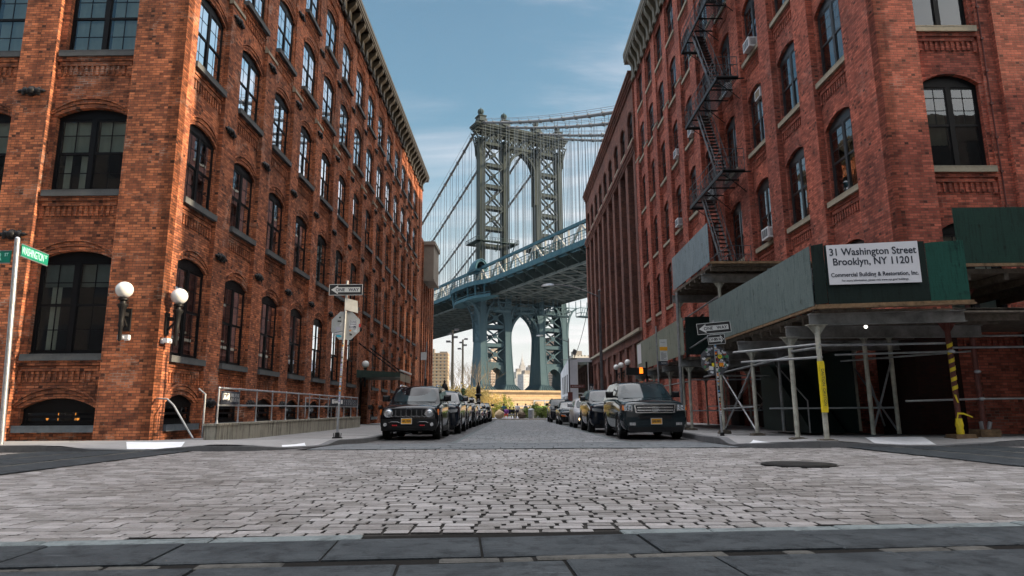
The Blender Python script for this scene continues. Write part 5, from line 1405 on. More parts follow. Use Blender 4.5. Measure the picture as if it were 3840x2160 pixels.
    # windscreen, a curved sheet 8 mm proud
    def screen(i0, i1, a, b, m, off, name, mat='car_glass'):
        (ya, za, wa), (yb_, zb_, wb_) = rings[i0], rings[i1]; nrm = Vector((0,-(zb_-za),(yb_-ya))).normalized()
        if off < 0: nrm = -nrm
        if (nrm.y > 0) != (i0 > 3): nrm = -nrm
        g = MB(); rows = []
        for k in range(7):
            q = a+(b-a)*k/6; row = []
            for j in range(-8,9):
                t = j/8*m*(1-.10*(abs(k-3)/3)**3); w = wa+(wb_-wa)*q; bul = .10*(1-t*t) if i0 <= 3 else -.06*(1-t*t)
                row.append((w*t, ya+(yb_-ya)*q-bul+nrm.y*.012, za+(zb_-za)*q+nrm.z*.012))
            rows.append(row)
        g.grid(rows); return g.build(name, M[mat], o, 180)
    screen(0,1,.10,.97,.90,1,'windshield')
    screen(7,6,.2,.95,.86,1,'rear_window')
    # side windows
    for s in (-1,1):
        yA0, yA1 = yc+.28, yw+.12; yB = p['ypil']; zt = H-.13; zbm = z0+.09
        segs = [(yA0,yA1,yB-.04,yB-.04),(yB+.04,yB+.04,yr-.75,yr-.75)] + ([(yr-.67,yr-.67,yr-.22,yr-.05)] if p['q'] else [])
        for (a, b, c, d) in segs:
            g = MB(); P = [(a,zbm),(c,zbm),(d,zt),(b,zt)] if d >= c else [(a,zbm),(c,zbm),(d,zt),(b,zt)]
            if (a, b) == (yr-.67, yr-.67): P = [(a,zbm),(yr+.02,zbm),(yr-.22,zt),(b,zt)]
            g.face([(s*(xs(z)+.008),yy_,z) for yy_, z in P]); g.build('side_window', M['car_glass'], o)
    # mirrors
    for s in (-1,1):
        g = MB(); my, mz = yc+.42, belt+.13; c = hw+.10
        g.loft([[(s*(c+dx*sx),my+dy,mz+dz*sz) for sx, sz in ((-1,-1),(1,-1),(1,1),(-1,1))] for dx, dz, dy in ((.07,.05,-.10),(.115,.095,-.06),(.12,.10,.03),(.10,.085,.06))])
        g.bar((s*hw*.88,my,mz-.07),(s*(c-.04),my,mz-.05),.06,.06); g.build('mirror', M[p.get('mir',paint)], o, 40)
    # wheels
    tm, rm = wheel_mesh(r, p['tw'], p.get('spokes',5), p.get('rim','rim'))
    for wy in p['wy']:
        for s in (-1,1):
            wo = link('wheel', tm, o); wo.location = (s*(hw-p['tw']*.54),wy,r); link('rim', rm, wo)
    # roof rails
    if p['rails']:
        for s in (-1,1):
            g = MB(); rx = tw*.9; g.tube([(s*rx,yw+.25,H-.0),(s*rx,yw+.35,H+.055),(s*rx,yr-.5,H+.055),(s*rx,yr-.4,H)],.022,8); g.build('roof_rail', M[p['rails']], o, 40)
    return o, body
def plate(o, y, z, s, x=0):
    g = MB(); g.box(x-.152,x+.152,y-.012,y,z-.076,z+.076); p = g.build('number_plate', M['plate'], o)
    g = MB()
    for a in ((x-.165,x+.165,z+.076,z+.09),(x-.165,x+.165,z-.09,z-.076),(x-.165,x-.152,z-.076,z+.076),(x+.152,x+.165,z-.076,z+.076)): g.box(a[0],a[1],y-.02,y,a[2],a[3])
    g.build('plate_frame', M['sign_white'], p)
    text('lettering', s, .085, M['ink'], p, T(x,y-.015,z-.008) @ FACE_S, .002, sx=.78, bold=.002)
SUVP = dict(name='parked_car', cat='car', W=1.97, L=4.78, H=1.76, hood=1.10, cowl=1.20, gc=.22, yc=1.35, yw=2.0, yr=4.45, ypil=2.75, r=.37, tw=.25, wy=(.95,3.65), tumble=.80, clad=.0, q=True, rails='plastic', round=1.0)
def mk(**k): d = dict(SUVP); d.update(k); return d

# ---- compact black jeep-like off-roader, first of the left row
o, body = car('small black boxy off-roader with round headlights and slotted grille, first car of the left row', -3.17, 20.45, mk(W=1.82, L=4.24, H=1.68, hood=1.02, cowl=1.13, gc=.24, yc=1.20, yw=1.72, yr=4.0, ypil=2.4, r=.365, tw=.24, wy=(.82,3.39), tumble=.83, clad=.13, rails='chrome', round=1.06, mir='plastic', spokes=6), 'paint_black')
g = MB(); g.box(-.60,.60,-.035,.10,.70,.93); gr = g.build('grille', M['plastic'], o)
g = MB()
for i in range(8): x = -.56+.16*i; g.box(x-.012,x+.012,-.052,-.03,.70,.92)
for i in range(7): x = -.48+.16*i; g.tube([(x-.058,-.045,.74),(x-.04,-.045,.712),(x,-.045,.70),(x+.04,-.045,.712),(x+.058,-.045,.74)],.008,5)
g.build('slot', M['rim_dark'], gr)
for s in (-1,1):
    g = MB(); g.lathe([(.0,-.02),(.125,-.03),(.135,-.045),(.118,-.05),(.11,-.02)],(s*.62,-.02,.815),24,'y'); h = g.build('headlight', M['chrome'], o, 50)
    g = MB(); g.lathe([(.0,-.075),(.06,-.07),(.10,-.05),(.108,-.03),(.0,-.03)],(s*.62,-.02,.815),20,'y'); g.build('lens', M['lens'], h, 50)
    g = MB(); g.box(*sorted((s*.855,s*.90)),.10,.16,.76,.93); g.build('marker_light', M['amber'], o)
    g = MB(); g.lathe([(0,-.05),(.05,-.05),(.062,-.03),(.07,.06),(0,.06)],(s*.71,-.05,.47),14,'y'); g.build('fog_light', M['lens'], o, 50)
    g = MB(); g.box(*sorted((s*.35,s*.49)),-.105,.0,.43,.465); g.build('tow_hook', M['red_hook'], o)
    g = MB(); g.tube([(s*.27,-.075,.52),(s*.33,-.085,.55),(s*.52,-.085,.555),(s*.6,-.07,.52)],.014,6); g.build('trim', M['rim_dark'], o)
g = MB(); g.loft([[(x*sx,yv,z) for x, z in ((-.80,.30),(.80,.30),(.86,.44),(.84,.64),(-.84,.64),(-.86,.44))] for yv, sx in ((.14,1.02),(-.03,1.0),(-.06,.95))]); g.build('bumper', M['plastic'], o, 40)
g = MB(); g.box(-.60,.60,-.075,-.05,.36,.43); g.build('intake', M['plastic'], o)
plate(o, -.07, .575, 'HFL\u00b77570', -.06)
text('badge', 'Jeep', .10, M['rim_dark'], o, T(0,-.045,.955) @ FACE_S @ Matrix.Rotation(-R(20),4,'X'), .004)
g = MB(); g.face([(.45,1.315,1.20),(.62,1.335,1.20),(.62,1.36,1.255),(.45,1.34,1.255)]); 
# ---- large dark green-grey SUV, first of the right row
o, body = car('large dark green grey SUV with chrome two bar grille, first car of the right row', 4.22, 19.9, mk(rails='plastic', mir='plastic', round=1.03, hood=1.10, W=1.95), 'paint_green')
g = MB(); g.box(-.56,.56,-.045,.1,.80,1.0); gr = g.build('grille', M['plastic'], o)
g = MB()
for z in (.855,.935): g.box(-.53,.53,-.075,-.04,z-.022,z+.022)
for a in ((-.6,.6,1.0,1.025),(-.57,.57,.775,.80)): g.box(a[0],a[1],-.065,-.02,a[2],a[3])
for s in (-1,1): g.bar((s*.60,-.04,1.01),(s*.56,-.04,.785),.03,.05)
g.build('bar', M['chrome'], gr)
g = MB()                                                         # badge: an H in a rounded frame
bd = [(-.10,.065),(.10,.065),(.075,-.075),(-.075,-.075)]
for (xa, za), (xb, zb_) in zip(bd, bd[1:]+bd[:1]): g.bar((xa,-.085,.895+za),(xb,-.085,.895+zb_),.02,.016)
g.bar((-.058,-.085,.95),(-.036,-.085,.84),.018,.022); g.bar((.058,-.085,.95),(.036,-.085,.84),.018,.022); g.bar((-.045,-.085,.892),(.045,-.085,.892),.018,.018)
g.build('badge', M['chrome'], o)
for s in (-1,1):
    g = MB(); g.loft([[(s*x,yv,z) for x, z in ((.66,.83),(.90,.84),(.92,1.0),(.66,1.01))] for yv in (.10,-.005)]); h = g.build('headlight', M['lens'], o)
    g = MB()
    for cx, cz in ((.73,.96),(.83,.96),(.73,.88),(.83,.88)): g.lathe([(0,-.03),(.035,-.02),(.042,0)],(s*cx,-.005,cz),12,'y')
    g.build('lens', M['chrome'], h, 50)
    g = MB(); g.box(*sorted((s*.885,s*.945)),.0,.16,.86,1.0); g.build('marker_light', M['amber'], o)
    g = MB()
    for q in range(4): g.box(*sorted((s*(.60+q*.045),s*(.637+q*.045))),-.085,.0,.42,.50)
    g.build('fog_light', M['lens'], o)
g = MB(); g.loft([[(x*sx,yv,z) for x, z in ((-.84,.36),(.84,.36),(.93,.48),(.93,.66),(-.93,.66),(-.93,.48))] for yv, sx in ((.16,1.01),(-.02,.99),(-.06,.94))]); g.build('bumper', M['paint_green'], o, 40)
g = MB(); g.box(-.48,.48,-.075,-.04,.60,.70); g.build('intake', M['plastic'], o)
g = MB(); g.box(-.80,.80,-.075,.06,.22,.37); g.build('lower_lip', M['plastic'], o)
plate(o, -.085, .535, 'GFE\u00b77971', .02)

def front(o, W, hood, style, lamp='lens'):
    hw = W/2
    g = MB(); z = hood-.26
    if style == 'suv':
        g.box(-hw*.5,hw*.5,-.03,.05,z-.08,z+.08); gr = g.build('grille', M['plastic'], o); g = MB(); g.box(-hw*.5,hw*.5,-.045,-.02,z+.06,z+.085); g.box(-hw*.5,hw*.5,-.045,-.02,z-.02,z+.01); g.build('bar', M['chrome'], gr)
        for s in (-1,1): g = MB(); g.prism([(s*hw*.52,z-.06),(s*hw*.9,z-.0),(s*hw*.93,z+.11),(s*hw*.52,z+.08)], -.02, .3, lambda p, q, t: (p,t,q)); g.build('headlight', M[lamp], o)
    elif style == 'sedan':
        g.prism([(-hw*.4,z+.1),(hw*.4,z+.1),(hw*.3,z-.09),(-hw*.3,z-.09)], -.04, .05, lambda p, q, t: (p,t,q)); gr = g.build('grille', M['plastic'], o); g = MB()
        for q in range(4): g.box(-hw*.34,hw*.34,-.05,-.035,z-.06+q*.042,z-.045+q*.042)
        g.build('bar', M['chrome'], gr)
        for s in (-1,1):
            g = MB(); g.prism([(s*hw*.45,z-.07),(s*hw*.85,z-.02),(s*hw*.96,z+.12),(s*hw*.6,z+.07)], -.02, .45, lambda p, q, t: (p,t,q)); g.build('headlight', M['lens'], o)
            if s < 0: g = MB(); g.prism([(s*hw*.6,z-.06),(s*hw*.85,z-.02),(s*hw*.9,z+.07),(s*hw*.66,z+.03)], -.03, .1, lambda p, q, t: (p,t,q)); g.build('marker_light', M['amber'], o)
    else:
        for s in (-1,1):
            g = MB(); g.lathe([(0,-.05),(.09,-.05),(.125,-.02),(.12,.06)],(s*hw*.66,.06,z+.05),20,'y'); g.build('headlight', M['lens'], o, 50)
            g = MB(); g.lathe([(0,-.04),(.055,-.035),(.06,.03)],(s*hw*.66,.02,z-.16),14,'y'); g.build('fog_light', M['lens_on' if s < 0 else 'lens'], o, 50)
        g.box(-.14,.14,-.02,.05,z-.02,z+.02); g.build('badge', M['chrome'], o)
    g = MB(); g.box(-hw*.62,hw*.62,-.05,.1,.34,.48); g.build('intake', M['plastic'], o); g = MB(); g.box(-hw*.8,hw*.8,-.02,.3,.18,.32); g.build('lower_lip', M['plastic'], o)
SED = dict(name='parked_car', cat='car', W=1.84, L=4.82, H=1.45, hood=.82, cowl=.96, gc=.2, yc=1.35, yw=2.15, yr=3.7, ypil=2.75, r=.335, tw=.22, wy=(.95,3.75), tumble=.76, clad=.0, q=False, rails=None, round=1.0)
HAT = dict(name='parked_car', cat='car', W=1.63, L=3.55, H=1.49, hood=.86, cowl=.98, gc=.18, yc=.95, yw=1.45, yr=3.2, ypil=2.25, r=.30, tw=.2, wy=(.72,3.02), tumble=.78, clad=.0, q=False, rails=None, round=1.0)
def more(base, **k): d = dict(base); d.update(k); return d
rows = [
 (-3.02, 25.6, mk(H=1.68, L=4.6, spokes=7), 'paint_navy', 'suv', 'navy black SUV with bright alloy wheels, second car of the left row'),
 (-3.05, 31.2, mk(H=1.62, L=4.5, rails=None, W=1.86), 'paint_black', 'suv', 'black crossover with round front lamp, third car of the left row'),
 (-3.0, 36.9, mk(H=1.66, L=4.6, rails='plastic', W=1.86), 'paint_grey', 'suv', 'slate grey SUV with roof rails, fourth car of the left row'),
 (-2.95, 42.6, more(SED), 'paint_dark', 'sedan', 'dark low sedan, fifth car of the left row'),
 (-2.85, 48.4, more(SED,H=1.5), 'paint_dark', 'sedan', 'dark blue saloon with wide mirror, sixth car of the left row'),
 (-2.7, 54.4, mk(H=1.55, L=4.4, rails=None, W=1.82), 'paint_black', 'suv', 'black car at the far end of the left row'),
 (4.0, 26.2, mk(H=1.72, L=4.8, W=1.94, rim='rim_dark', rails=None), 'paint_navy', 'suv', 'dark navy SUV with slim headlamps, second car of the right row'),
 (3.9, 33.6, more(HAT), 'paint_silver', 'mini', 'tiny silver grey hatchback with round lamps, third car of the right row'),
 (3.8, 41.2, more(SED), 'paint_black', 'sedan', 'black sedan with an orange turn lamp, fourth car of the right row'),
 (3.72, 50.2, mk(H=1.75, L=4.7, W=1.88), 'paint_dark', 'suv', 'dark upright SUV at the far end of the right row'),
]
for x, y, p, paint, st, lab in rows:
    o, b = car(lab, x, y, p, paint); front(o, p['W'], p['hood'], st)
# ------------------------------------------------------------------ signs and poles
def oneway(parent, c, w, h, left, Mx, name='sign_plate'):
    """Mx places local (x right, z up, -y toward viewer)"""
    o = link(name, None, parent)
    g = MB(); g.box(-w/2,w/2,-.004,.002,-h/2,h/2); bd = g.mesh(name, M['black_paint']); bpy.data.objects.remove(o)
    o = link(name, bd, parent, Mx @ T(*c))
    g = MB(); e = .008*h/.3+.004
    for a in ((-w/2,w/2,h/2-e,h/2),(-w/2,w/2,-h/2,-h/2+e),(-w/2,-w/2+e,-h/2,h/2),(w/2-e,w/2,-h/2,h/2)): g.box(a[0],a[1],-.007,-.003,a[2],a[3])
    g.build('border', M['sign_white'], o)
    s = 1 if left else -1; g = MB()
    tip, nk, tail = -w*.44, -w*.235, w*.43
    g.prism([(s*tip,0),(s*nk,h*.40),(s*nk,h*.225),(s*tail,h*.225),(s*tail,-h*.225),(s*nk,-h*.225),(s*nk,-h*.40)], -.0075, -.003, lambda p, q, t: (p,t,q)); g.build('arrow', M['sign_white'], o)
    text('lettering', 'ONE', h*.40, M['black_paint'], o, T(-w*.165 if left else -w*.22,-.0085,-h*.015) @ FACE_S, .001, bold=h*.008)
    text('lettering', 'WAY', h*.40, M['black_paint'], o, T(w*.235 if left else w*.15,-.0085,-h*.015) @ FACE_S, .001, bold=h*.008)
    return o
def octo(parent, c, r, mat, Mx):
    g = MB(); p = [(r*math.cos(PI/8+PI/4*i), r*math.sin(PI/8+PI/4*i)) for i in range(8)]
    g.prism(p, -.003, .003, lambda a, b, t: (a,t,b)); return link('stop_sign_back', g.mesh('stop_sign_back', mat), parent, Mx @ T(*c))
def sticker(parent, x, z, w, h, col, rz=0, rnd_=False, y=-.0045, key=None):
    k = 'stk_%.2f_%.2f_%.2f' % col
    if k not in M: M[k] = mat_plain('sticker', col, .5, 0, .3, .2, 30)
    g = MB()
    if rnd_: g.prism([(w/2*math.cos(2*PI*i/16),h/2*math.sin(2*PI*i/16)) for i in range(16)], y-.001, y+.001, lambda a, b, t: (a,t,b))
    else: g.prism([(-w/2,-h/2),(w/2,-h/2),(w/2,h/2),(-w/2,h/2)], y-.001, y+.001, lambda a, b, t: (a,t,b))
    o = link('sticker', g.mesh('sticker', M[k]), parent, T(x,0,z) @ Matrix.Rotation(rz,4,'Y')); return o
M['alu_dark'] = mat_plain('grimy_aluminium', (.10,.10,.11), .5, .4, .4, .4, 6)
WHT, BLK, YEL, ORG, RED_, BLU, TEAL, GRN = (.6,.6,.62), (.02,.02,.02), (.75,.6,.03), (.8,.28,.02), (.5,.03,.03), (.05,.25,.5), (.05,.42,.55), (.05,.25,.1)
# left sign pole
SP = thing('sign_pole', 'leaning pole with one way sign and pale octagonal sign back by the left kerb', 'street sign', (-4.55,17.45,.06))
g = MB(); g.tube([(0,0,0),(.0,0,.35),(.10,0,4.16)], .033, 10); pl = g.build('pole', M['galv_dull'], SP, 50)
g = MB(); g.box(-.11,.11,-.09,.09,0,.03); g.lathe([(.075,.0),(.06,.14),(.04,.15)],(0,0,0),10); 
for s in (-1,1): g.tube([(s*.09,0,.02),(s*.1,0,.13)],.01,6)
g.build('foot', M['iron'], pl)
random.seed(12)
for i in range(26):
    z = .9+i*.062+U(-.01,.01); sticker(pl, .025*z*.97, z, U(.03,.055), U(.03,.055), random.choice([WHT,WHT,BLK,ORG,RED_,BLU,(.45,.4,.6)]), U(-.3,.3), rnd() < .3, -.035)
oneway(SP, (.08,-.045,3.90), .90, .30, True, Matrix.Identity(4))
g = MB(); g.prism([(-.03,-.16),(.30,-.24),(.28,.09),(-.03,.16)], -.003, .003, lambda a, b, t: (a,-.03+t+a*.35,b)); link('sign_plate', g.mesh('sign_plate', M['alu']), SP, T(.1,0,3.52))
oc = octo(SP, (.09,.045,2.94), .41, M['alu'], Matrix.Identity(4))
c = sticker(oc, .2,.02,.2,.28,WHT); g = MB()
for a in ((-.085,.085,.12,.128),(-.085,.085,-.118,-.11),(-.085,-.078,-.11,.12),(.078,.085,-.11,.12)): g.box(a[0],a[1],-.0062,-.0056,a[2],a[3])
g.build('border', M['ink'], c)
for s, z in (('CURB',.075),('YOUR',.012)): text('lettering', s, .055, M['ink'], c, T(0,-.006,z) @ FACE_S, .0006, bold=.001)
text('lettering', 'DOG', .06, M['ink'], c, T(-.035,-.006,-.06) @ FACE_S, .0006, bold=.001)
g = MB(); g.bar((.015,-.006,-.05),(.07,-.006,-.045),.002,.03,(0,0,1))
for x in (.022,.034,.06,.068): g.bar((x,-.006,-.06),(x+.006,-.006,-.095),.002,.009)
g.build('pictogram', M['ink'], c)
for a in ((-.16,.22,.05,.05,BLK,0,True),(-.17,.12,.1,.035,BLK,0,False),(-.13,.03,.04,.09,WHT,.5,False),(-.2,-.08,.13,.1,(.5,.48,.55),.2,True),(-.18,-.19,.19,.06,WHT,-.15,False),(-.18,-.17,.21,.02,BLK,-.2,False),(-.17,-.28,.15,.06,TEAL,.15,True),(.13,-.13,.05,.05,ORG,0,True),(.14,-.24,.07,.05,BLK,.3,False),(.12,-.245,.035,.03,WHT,0,True),(.26,-.15,.1,.07,(.55,.58,.6),.4,False),(.38,.0,.05,.09,RED_,0,False),(-.32,-.03,.04,.04,(.5,.52,.5),0,True)): sticker(oc, *a)
# right sign pole
SQ = thing('sign_pole', 'stickered pole with two one way signs and dark octagonal sign back, right pavement', 'street sign', (5.33,17.15,.05))
g = MB(); g.tube([(0,0,0),(-.02,0,.5),(-.06,0,2.98)], .03, 10); pl = g.build('pole', M['galv_dull'], SQ, 50)
g = MB(); g.box(-.1,.1,-.09,.09,0,.025); g.lathe([(.06,0),(.05,.1),(.035,.11)],(0,0,0),10); g.build('foot', M['iron'], pl)
random.seed(31)
for i in range(52):
    z = .55+i*.04+U(-.008,.008); sticker(pl, -.06*z/2.98, z, U(.03,.055), U(.025,.05), random.choice([WHT,WHT,WHT,BLK,BLK,ORG,RED_,BLU,(.5,.45,.3)]), U(-.3,.3), rnd() < .25, -.033)
tl = Matrix.Rotation(-R(5),4,'Y')
oneway(SQ, (0,-.045,0), .89, .29, True, T(-.06,0,2.78) @ tl); oneway(SQ, (0,-.04,0), .45, .26, False, T(-.01,0,2.48) @ tl)
oc = octo(SQ, (-.05,.045,1.94), .40, M['alu_dark'], Matrix.Identity(4))
random.seed(77)
for i in range(62):
    a, q = U(0,2*PI), .34*math.sqrt(rnd()); cx, cz = q*math.cos(a), q*math.sin(a)
    if abs(cx) < .035: continue
    sticker(oc, cx, cz, U(.04,.11), U(.03,.075), random.choice([WHT,WHT,BLK,BLK,BLK,(.12,.11,.1),(.3,.3,.34),(.45,.45,.5),(.25,.2,.1),GRN,(.3,.06,.05)]), U(-.5,.5), rnd() < .3, -.0045-.0012*(i%12))
for a in ((.12,.10,.115,.115,YEL,0,True),(.15,-.11,.11,.1,ORG,.05,False),(-.16,.1,.24,.04,BLK,-.03,False),(-.07,-.12,.06,.1,YEL,.0,False),(-.12,-.2,.11,.1,WHT,.05,False),(.1,.22,.06,.07,WHT,0,False),(.24,.2,.07,.05,WHT,.1,False)): sticker(oc, *a, -.022)
text('lettering', 'MR', .05, M['ink'], oc, T(.12,-.0245,.1) @ FACE_S, .0006)
# street name sign, left edge
SN = thing('street_name_sign', 'grey pole with green street name blades at the left edge of the view', 'street sign', (-10.32,13.6,.12))
g = MB(); g.tube([(0,0,0),(-.15,-.1,4.25)], .05, 12); g.sphere((-.15,-.1,4.25),.05,10,6); pl = g.build('pole', M['galv'], SN, 50)
def blade(Mx, s, small, L_, tx, al, sxx):
    g = MB(); g.box(0,L_,-.012,.012,-.125,.125); o = link('name_blade', g.mesh('name_blade', M['sign_green']), SN, Mx)
    for z in (-.14,.124): g = MB(); g.box(0,L_,-.016,.016,z,z+.016); g.build('edge', M['galv'], o)
    text('lettering', s, .235, M['sign_text'], o, T(tx,-.0135,-.005) @ FACE_S, .001, al, sxx, .002); text('lettering', small, .10, M['sign_text'], o, T(L_-.09,-.0135,.045) @ FACE_S, .001, sx=.8, bold=.0015)
blade(T(-.10,-.02,4.03) @ Matrix.Rotation(R(97),4,'Z'), 'WASHINGTON', 'ST', .98, .41, 'CENTER', .50)
blade(T(-.24-.8,-.1,3.86), 'WATER', 'ST', .8, .615, 'RIGHT', .62)
# small parking regulation pole on the left, near the canopy
def polesign(name, label, x, y, z0, H, lean, plates, m='galv_dull', r=.03):
    o = thing(name, label, 'street sign', (x,y,z0)); g = MB(); g.tube([(0,0,0),(lean,0,H)], r, 8); g.build('pole', M[m], o, 50)
    for (dx, za, zb_, w, mat, y_) in plates:
        g = MB(); g.box(dx-w/2,dx+w/2,y_-.004,y_,za,zb_); g.build('sign_plate', M[mat], o)
    return o
polesign('sign_pole', 'thin pole with a small white regulation plate behind the first left car', -4.55, 34, -.01, 4.3, .12, [(-.02,3.35,3.75,.3,'sign_white',-.04),(.1,1.7,2.4,.12,'iron',-.04)])
o = polesign('bus_stop_sign', 'slim pole with tall pale blue and yellow timetable board in front of the pale shed', 5.42, 24.6, -.02, 3.85, -.02, [(.22,2.55,3.35,.28,'sign_white',-.035),(.22,2.93,3.07,.29,'plate',-.04),(.18,2.38,2.54,.34,'ink',-.04)])
text('lettering', 'NYC', .1, M['sign_white'], o, T(.22,-.046,2.46) @ FACE_S, .001); 
g = MB()
for i in range(9): g.box(.12,.12+U(.08,.2),-.042,-.036,2.6+i*.035+(.35 if i > 7 else 0),2.61+i*.035+(.35 if i > 7 else 0))
g.build('lettering', M['ink'], o)
# pedestrian signal under the pale shed
PS = thing('pedestrian_signal', 'black pedestrian signal box showing an orange hand, under the far shed', 'signal', (5.9,30.0,0))
g = MB(); g.tube([(.2,.1,-.02),(.2,.1,2.9)],.045,8); g.box(-.75,.2,-.05,.15,2.3,2.62); g.build('housing', M['iron'], PS)
g = MB(); g.box(-.16,.0,-.065,-.05,2.36,2.56)
for i in range(4): g.box(-.155+i*.038,-.13+i*.038,-.065,-.05,2.56,2.64)
g.build('hand', M['lamp_amber'], PS)
# street lamps
def lamp(label, x, y, z0, H, arm, r0=.11, head=True, m='iron_grey'):
    o = thing('street_lamp', label, 'street lamp', (x,y,z0)); g = MB(); g.tube([(0,0,0),(0,0,.9)], r0*1.35, 10); g.tube([(0,0,.9),(0,0,H)], r0, 10, r1=r0*.6); g.sphere((0,0,H),r0*.8,8,6); g.build('pole', M[m], o, 50)
    if arm:
        g = MB(); n = 8; g.tube([(arm[0]*i/n, arm[1]*i/n, H-.35+arm[2]*math.sin(i/n*PI/2)) for i in range(n+1)], .04, 8, r1=.028); g.build('arm', M[m], o, 60)
        g = MB(); a = Vector((arm[0],arm[1],0)).normalized(); c = Vector((arm[0],arm[1],H-.35+arm[2])); g.loft([[tuple(c+a*q+Vector((-a.y,a.x,0))*w*sx+Vector((0,0,dz))) for sx, dz in ((-1,-.05),(1,-.05),(.7,hh),(-.7,hh))] for q, w, hh in ((-.1,.06,.05),(.1,.16,.10),(.55,.15,.07),(.7,.06,.0))]); g.build('lamp_head', M['galv'], o, 40)
    return o
lamp('tall dark street lamp in front of the far right building, arm reaching over the street', 5.25, 39.0, -.1, 7.9, (-2.75,.8,.9))
o = lamp('far street lamp beside the glass park building, arm to the left and floodlight', 6.42, 75, -.1, 8.9, (-3.0,0,.75), .10)
g = MB(); g.tube([(-.9,0,6.55),(0,0,6.5),(.5,0,6.55),(.62,0,6.75),(.66,0,7.3)],.035,6); g.build('bracket', M['iron_grey'], o, 60)
g = MB(); g.prism([(.35,7.25),(.75,7.1),(.9,7.6),(.55,7.75)], -.2, .2, lambda a, b, t: (a,t,b)); g.build('floodlight', M['iron_grey'], o)
g = MB(); g.box(.1,1.75,-.03,.03,3.35,3.72); sg = g.build('name_blade', M['post_red'], o)
text('lettering', 'PLYMOUTH ST', .2, M['sign_white'], sg, T(.92,-.035,3.53) @ FACE_S, .001)
g = MB(); g.box(-.2,.32,-.2,.1,.9,2.9); g.build('signal_housing', M['post_red'], o)
lamp('small lantern post by the dark brick corner', 9.1, 78, -.1, 3.6, None, .07)
for lab, x, y, H in (('tall brown park light mast, nearer of the two at the left of the bridge tower', -10.9, 120, 15.6),('slimmer brown park light mast just right of the first one', -11.3, 150, 17.1)):
    o = thing('park_light_mast', lab, 'light mast', (x,y,-.2)); g = MB(); g.tube([(0,0,0),(0,0,H)], .33, 10, r1=.2); g.build('pole', M['mast'] if 'mast' in M else M.setdefault('mast', mat_plain('brown_mast', (.10,.085,.06), .6, .2, .4, .3, 1)), o, 50)
    for dx, dz in ((.75,-.1),(.55,-1.5),(-.75,-2.3),(-.35,-.9)): g = MB(); g.bar((0,0,H+dz),(dx,-.3,H+dz+.1),.12,.12); g.box(dx-.4,dx+.4,-.6,-.1,H+dz,H+dz+.35); g.build('floodlight', M['iron_grey'], o)
# globe wall lamps
def globe_lamp(label, x, y, z, rz, group='globe wall lamps', r=.215):
    o = thing('wall_lamp', label, 'wall lamp', (x,y,z), rz, group)          # local -y points away from the wall, z at the globe centre
    g = MB(); d = -.30
    g.box(-.09,.09,-.05,.0,-1.05,-.45); g.bar((0,-.02,-.62),(0,d,-.62),.07,.10); g.bar((0,-.02,-.95),(0,d+.02,-.68),.05,.05)
    g.lathe([(.02,-1.35),(.045,-1.3),(.05,-1.0),(.075,-.95),(.06,-.8),(.085,-.5),(.13,-.42),(.13,-.38),(.08,-.36),(.07,-.3),(.12,-.27),(.12,-.22)], (0,d,0), 12)
    br = g.build('bracket', M['iron'], o, 40)
    g = MB(); g.sphere((0,d,0), r, 22, 14); g.build('globe', M['globe'], o, 180)
    return o
globe_lamp('opal globe lamp on a black iron bracket, left corner front face', CX-.83, CY, 3.9, 0)
globe_lamp('opal globe lamp on a black iron bracket, left corner street face', CX, CY+.33, 3.83, PI/2)
globe_lamp('opal globe lamp at the left end of the entrance canopy', CX+.32, 39.0, 3.5, PI/2)
for y, lab in ((60.2,'furthest of three opal globe lamps on the dark brick building'),(57.5,'middle of three opal globe lamps on the dark brick building'),(54.2,'nearest of three opal globe lamps on the dark brick building')): globe_lamp(lab, 9.75, y, 4.6, -PI/2, r=.25)
# security cameras
for lab, x, y, z, rz in (('small white camera under the front face globe lamp', CX-.80, CY, 2.66, 0),('small white camera under the street face globe lamp', CX, CY+.2, 2.6, PI/2),('small white camera under the canopy globe lamp', CX+.3, 38.9, 2.9, PI/2)):
    o = thing('security_camera', lab, 'camera', (x,y,z), rz); g = MB(); g.box(-.06,.06,-.03,0,-.06,.06); g.bar((0,-.02,0),(0,-.14,.02),.03,.03); g.build('mount', M['ac_white'], o); g = MB(); g.box(-.14,.14,-.22,-.1,-.05,.07); g.tube([(.0,-.22,.0),(.0,-.26,.0)],.035,8); g.build('body', M['ac_white'], o)
# railing with concrete ramp wall
RL = thing('ramp_railing', 'galvanised pipe railing on a stained concrete ramp wall along the left building', 'railing', (0,0,0))
M['ramp_conc'] = mat_concrete('stained_ramp_wall', (.29,.27,.22), 1.2, .9, streak=.85)
yA, yB = 17.5, 33.2; xr = -7.72
def zw(y): return .40+.06*(y-yA)/(yB-yA)
g = MB(); g.loft([[(xr-.16,y,-.3),(xr+.16,y,-.3),(xr+.16,y,zw(y)),(xr-.16,y,zw(y))] for y in (yA-.35,yA+.3,25,yB)]); g.loft([[(xr-.19,y,zw(y)-.0),(xr+.185,y,zw(y)-.0),(xr+.185,y,zw(y)+.05),(xr-.19,y,zw(y)+.05)] for y in (yA-.38,25,yB+.03)])
g.build('ramp_wall', M['ramp_conc'], RL)
g = MB(); n = 12
top = lambda y: 1.37+.05*(y-yA)/(yB-yA)
for i in range(n+1):
    y = yA+(yB-yA)*i/n; g.tube([(xr,y,zw(y)+.04),(xr,y,top(y))],.024,8); g.sphere((xr,y,top(y)),.036,8,6); g.sphere((xr,y,zw(y)+.52),.032,8,6); g.lathe([(.045,zw(y)+.04),(.03,zw(y)+.12)],(xr,y,0),8)
for f in (lambda y: top(y), lambda y: zw(y)+.52): g.tube([(xr,yA,f(yA)),(xr,yB,f(yB))],.026,8)
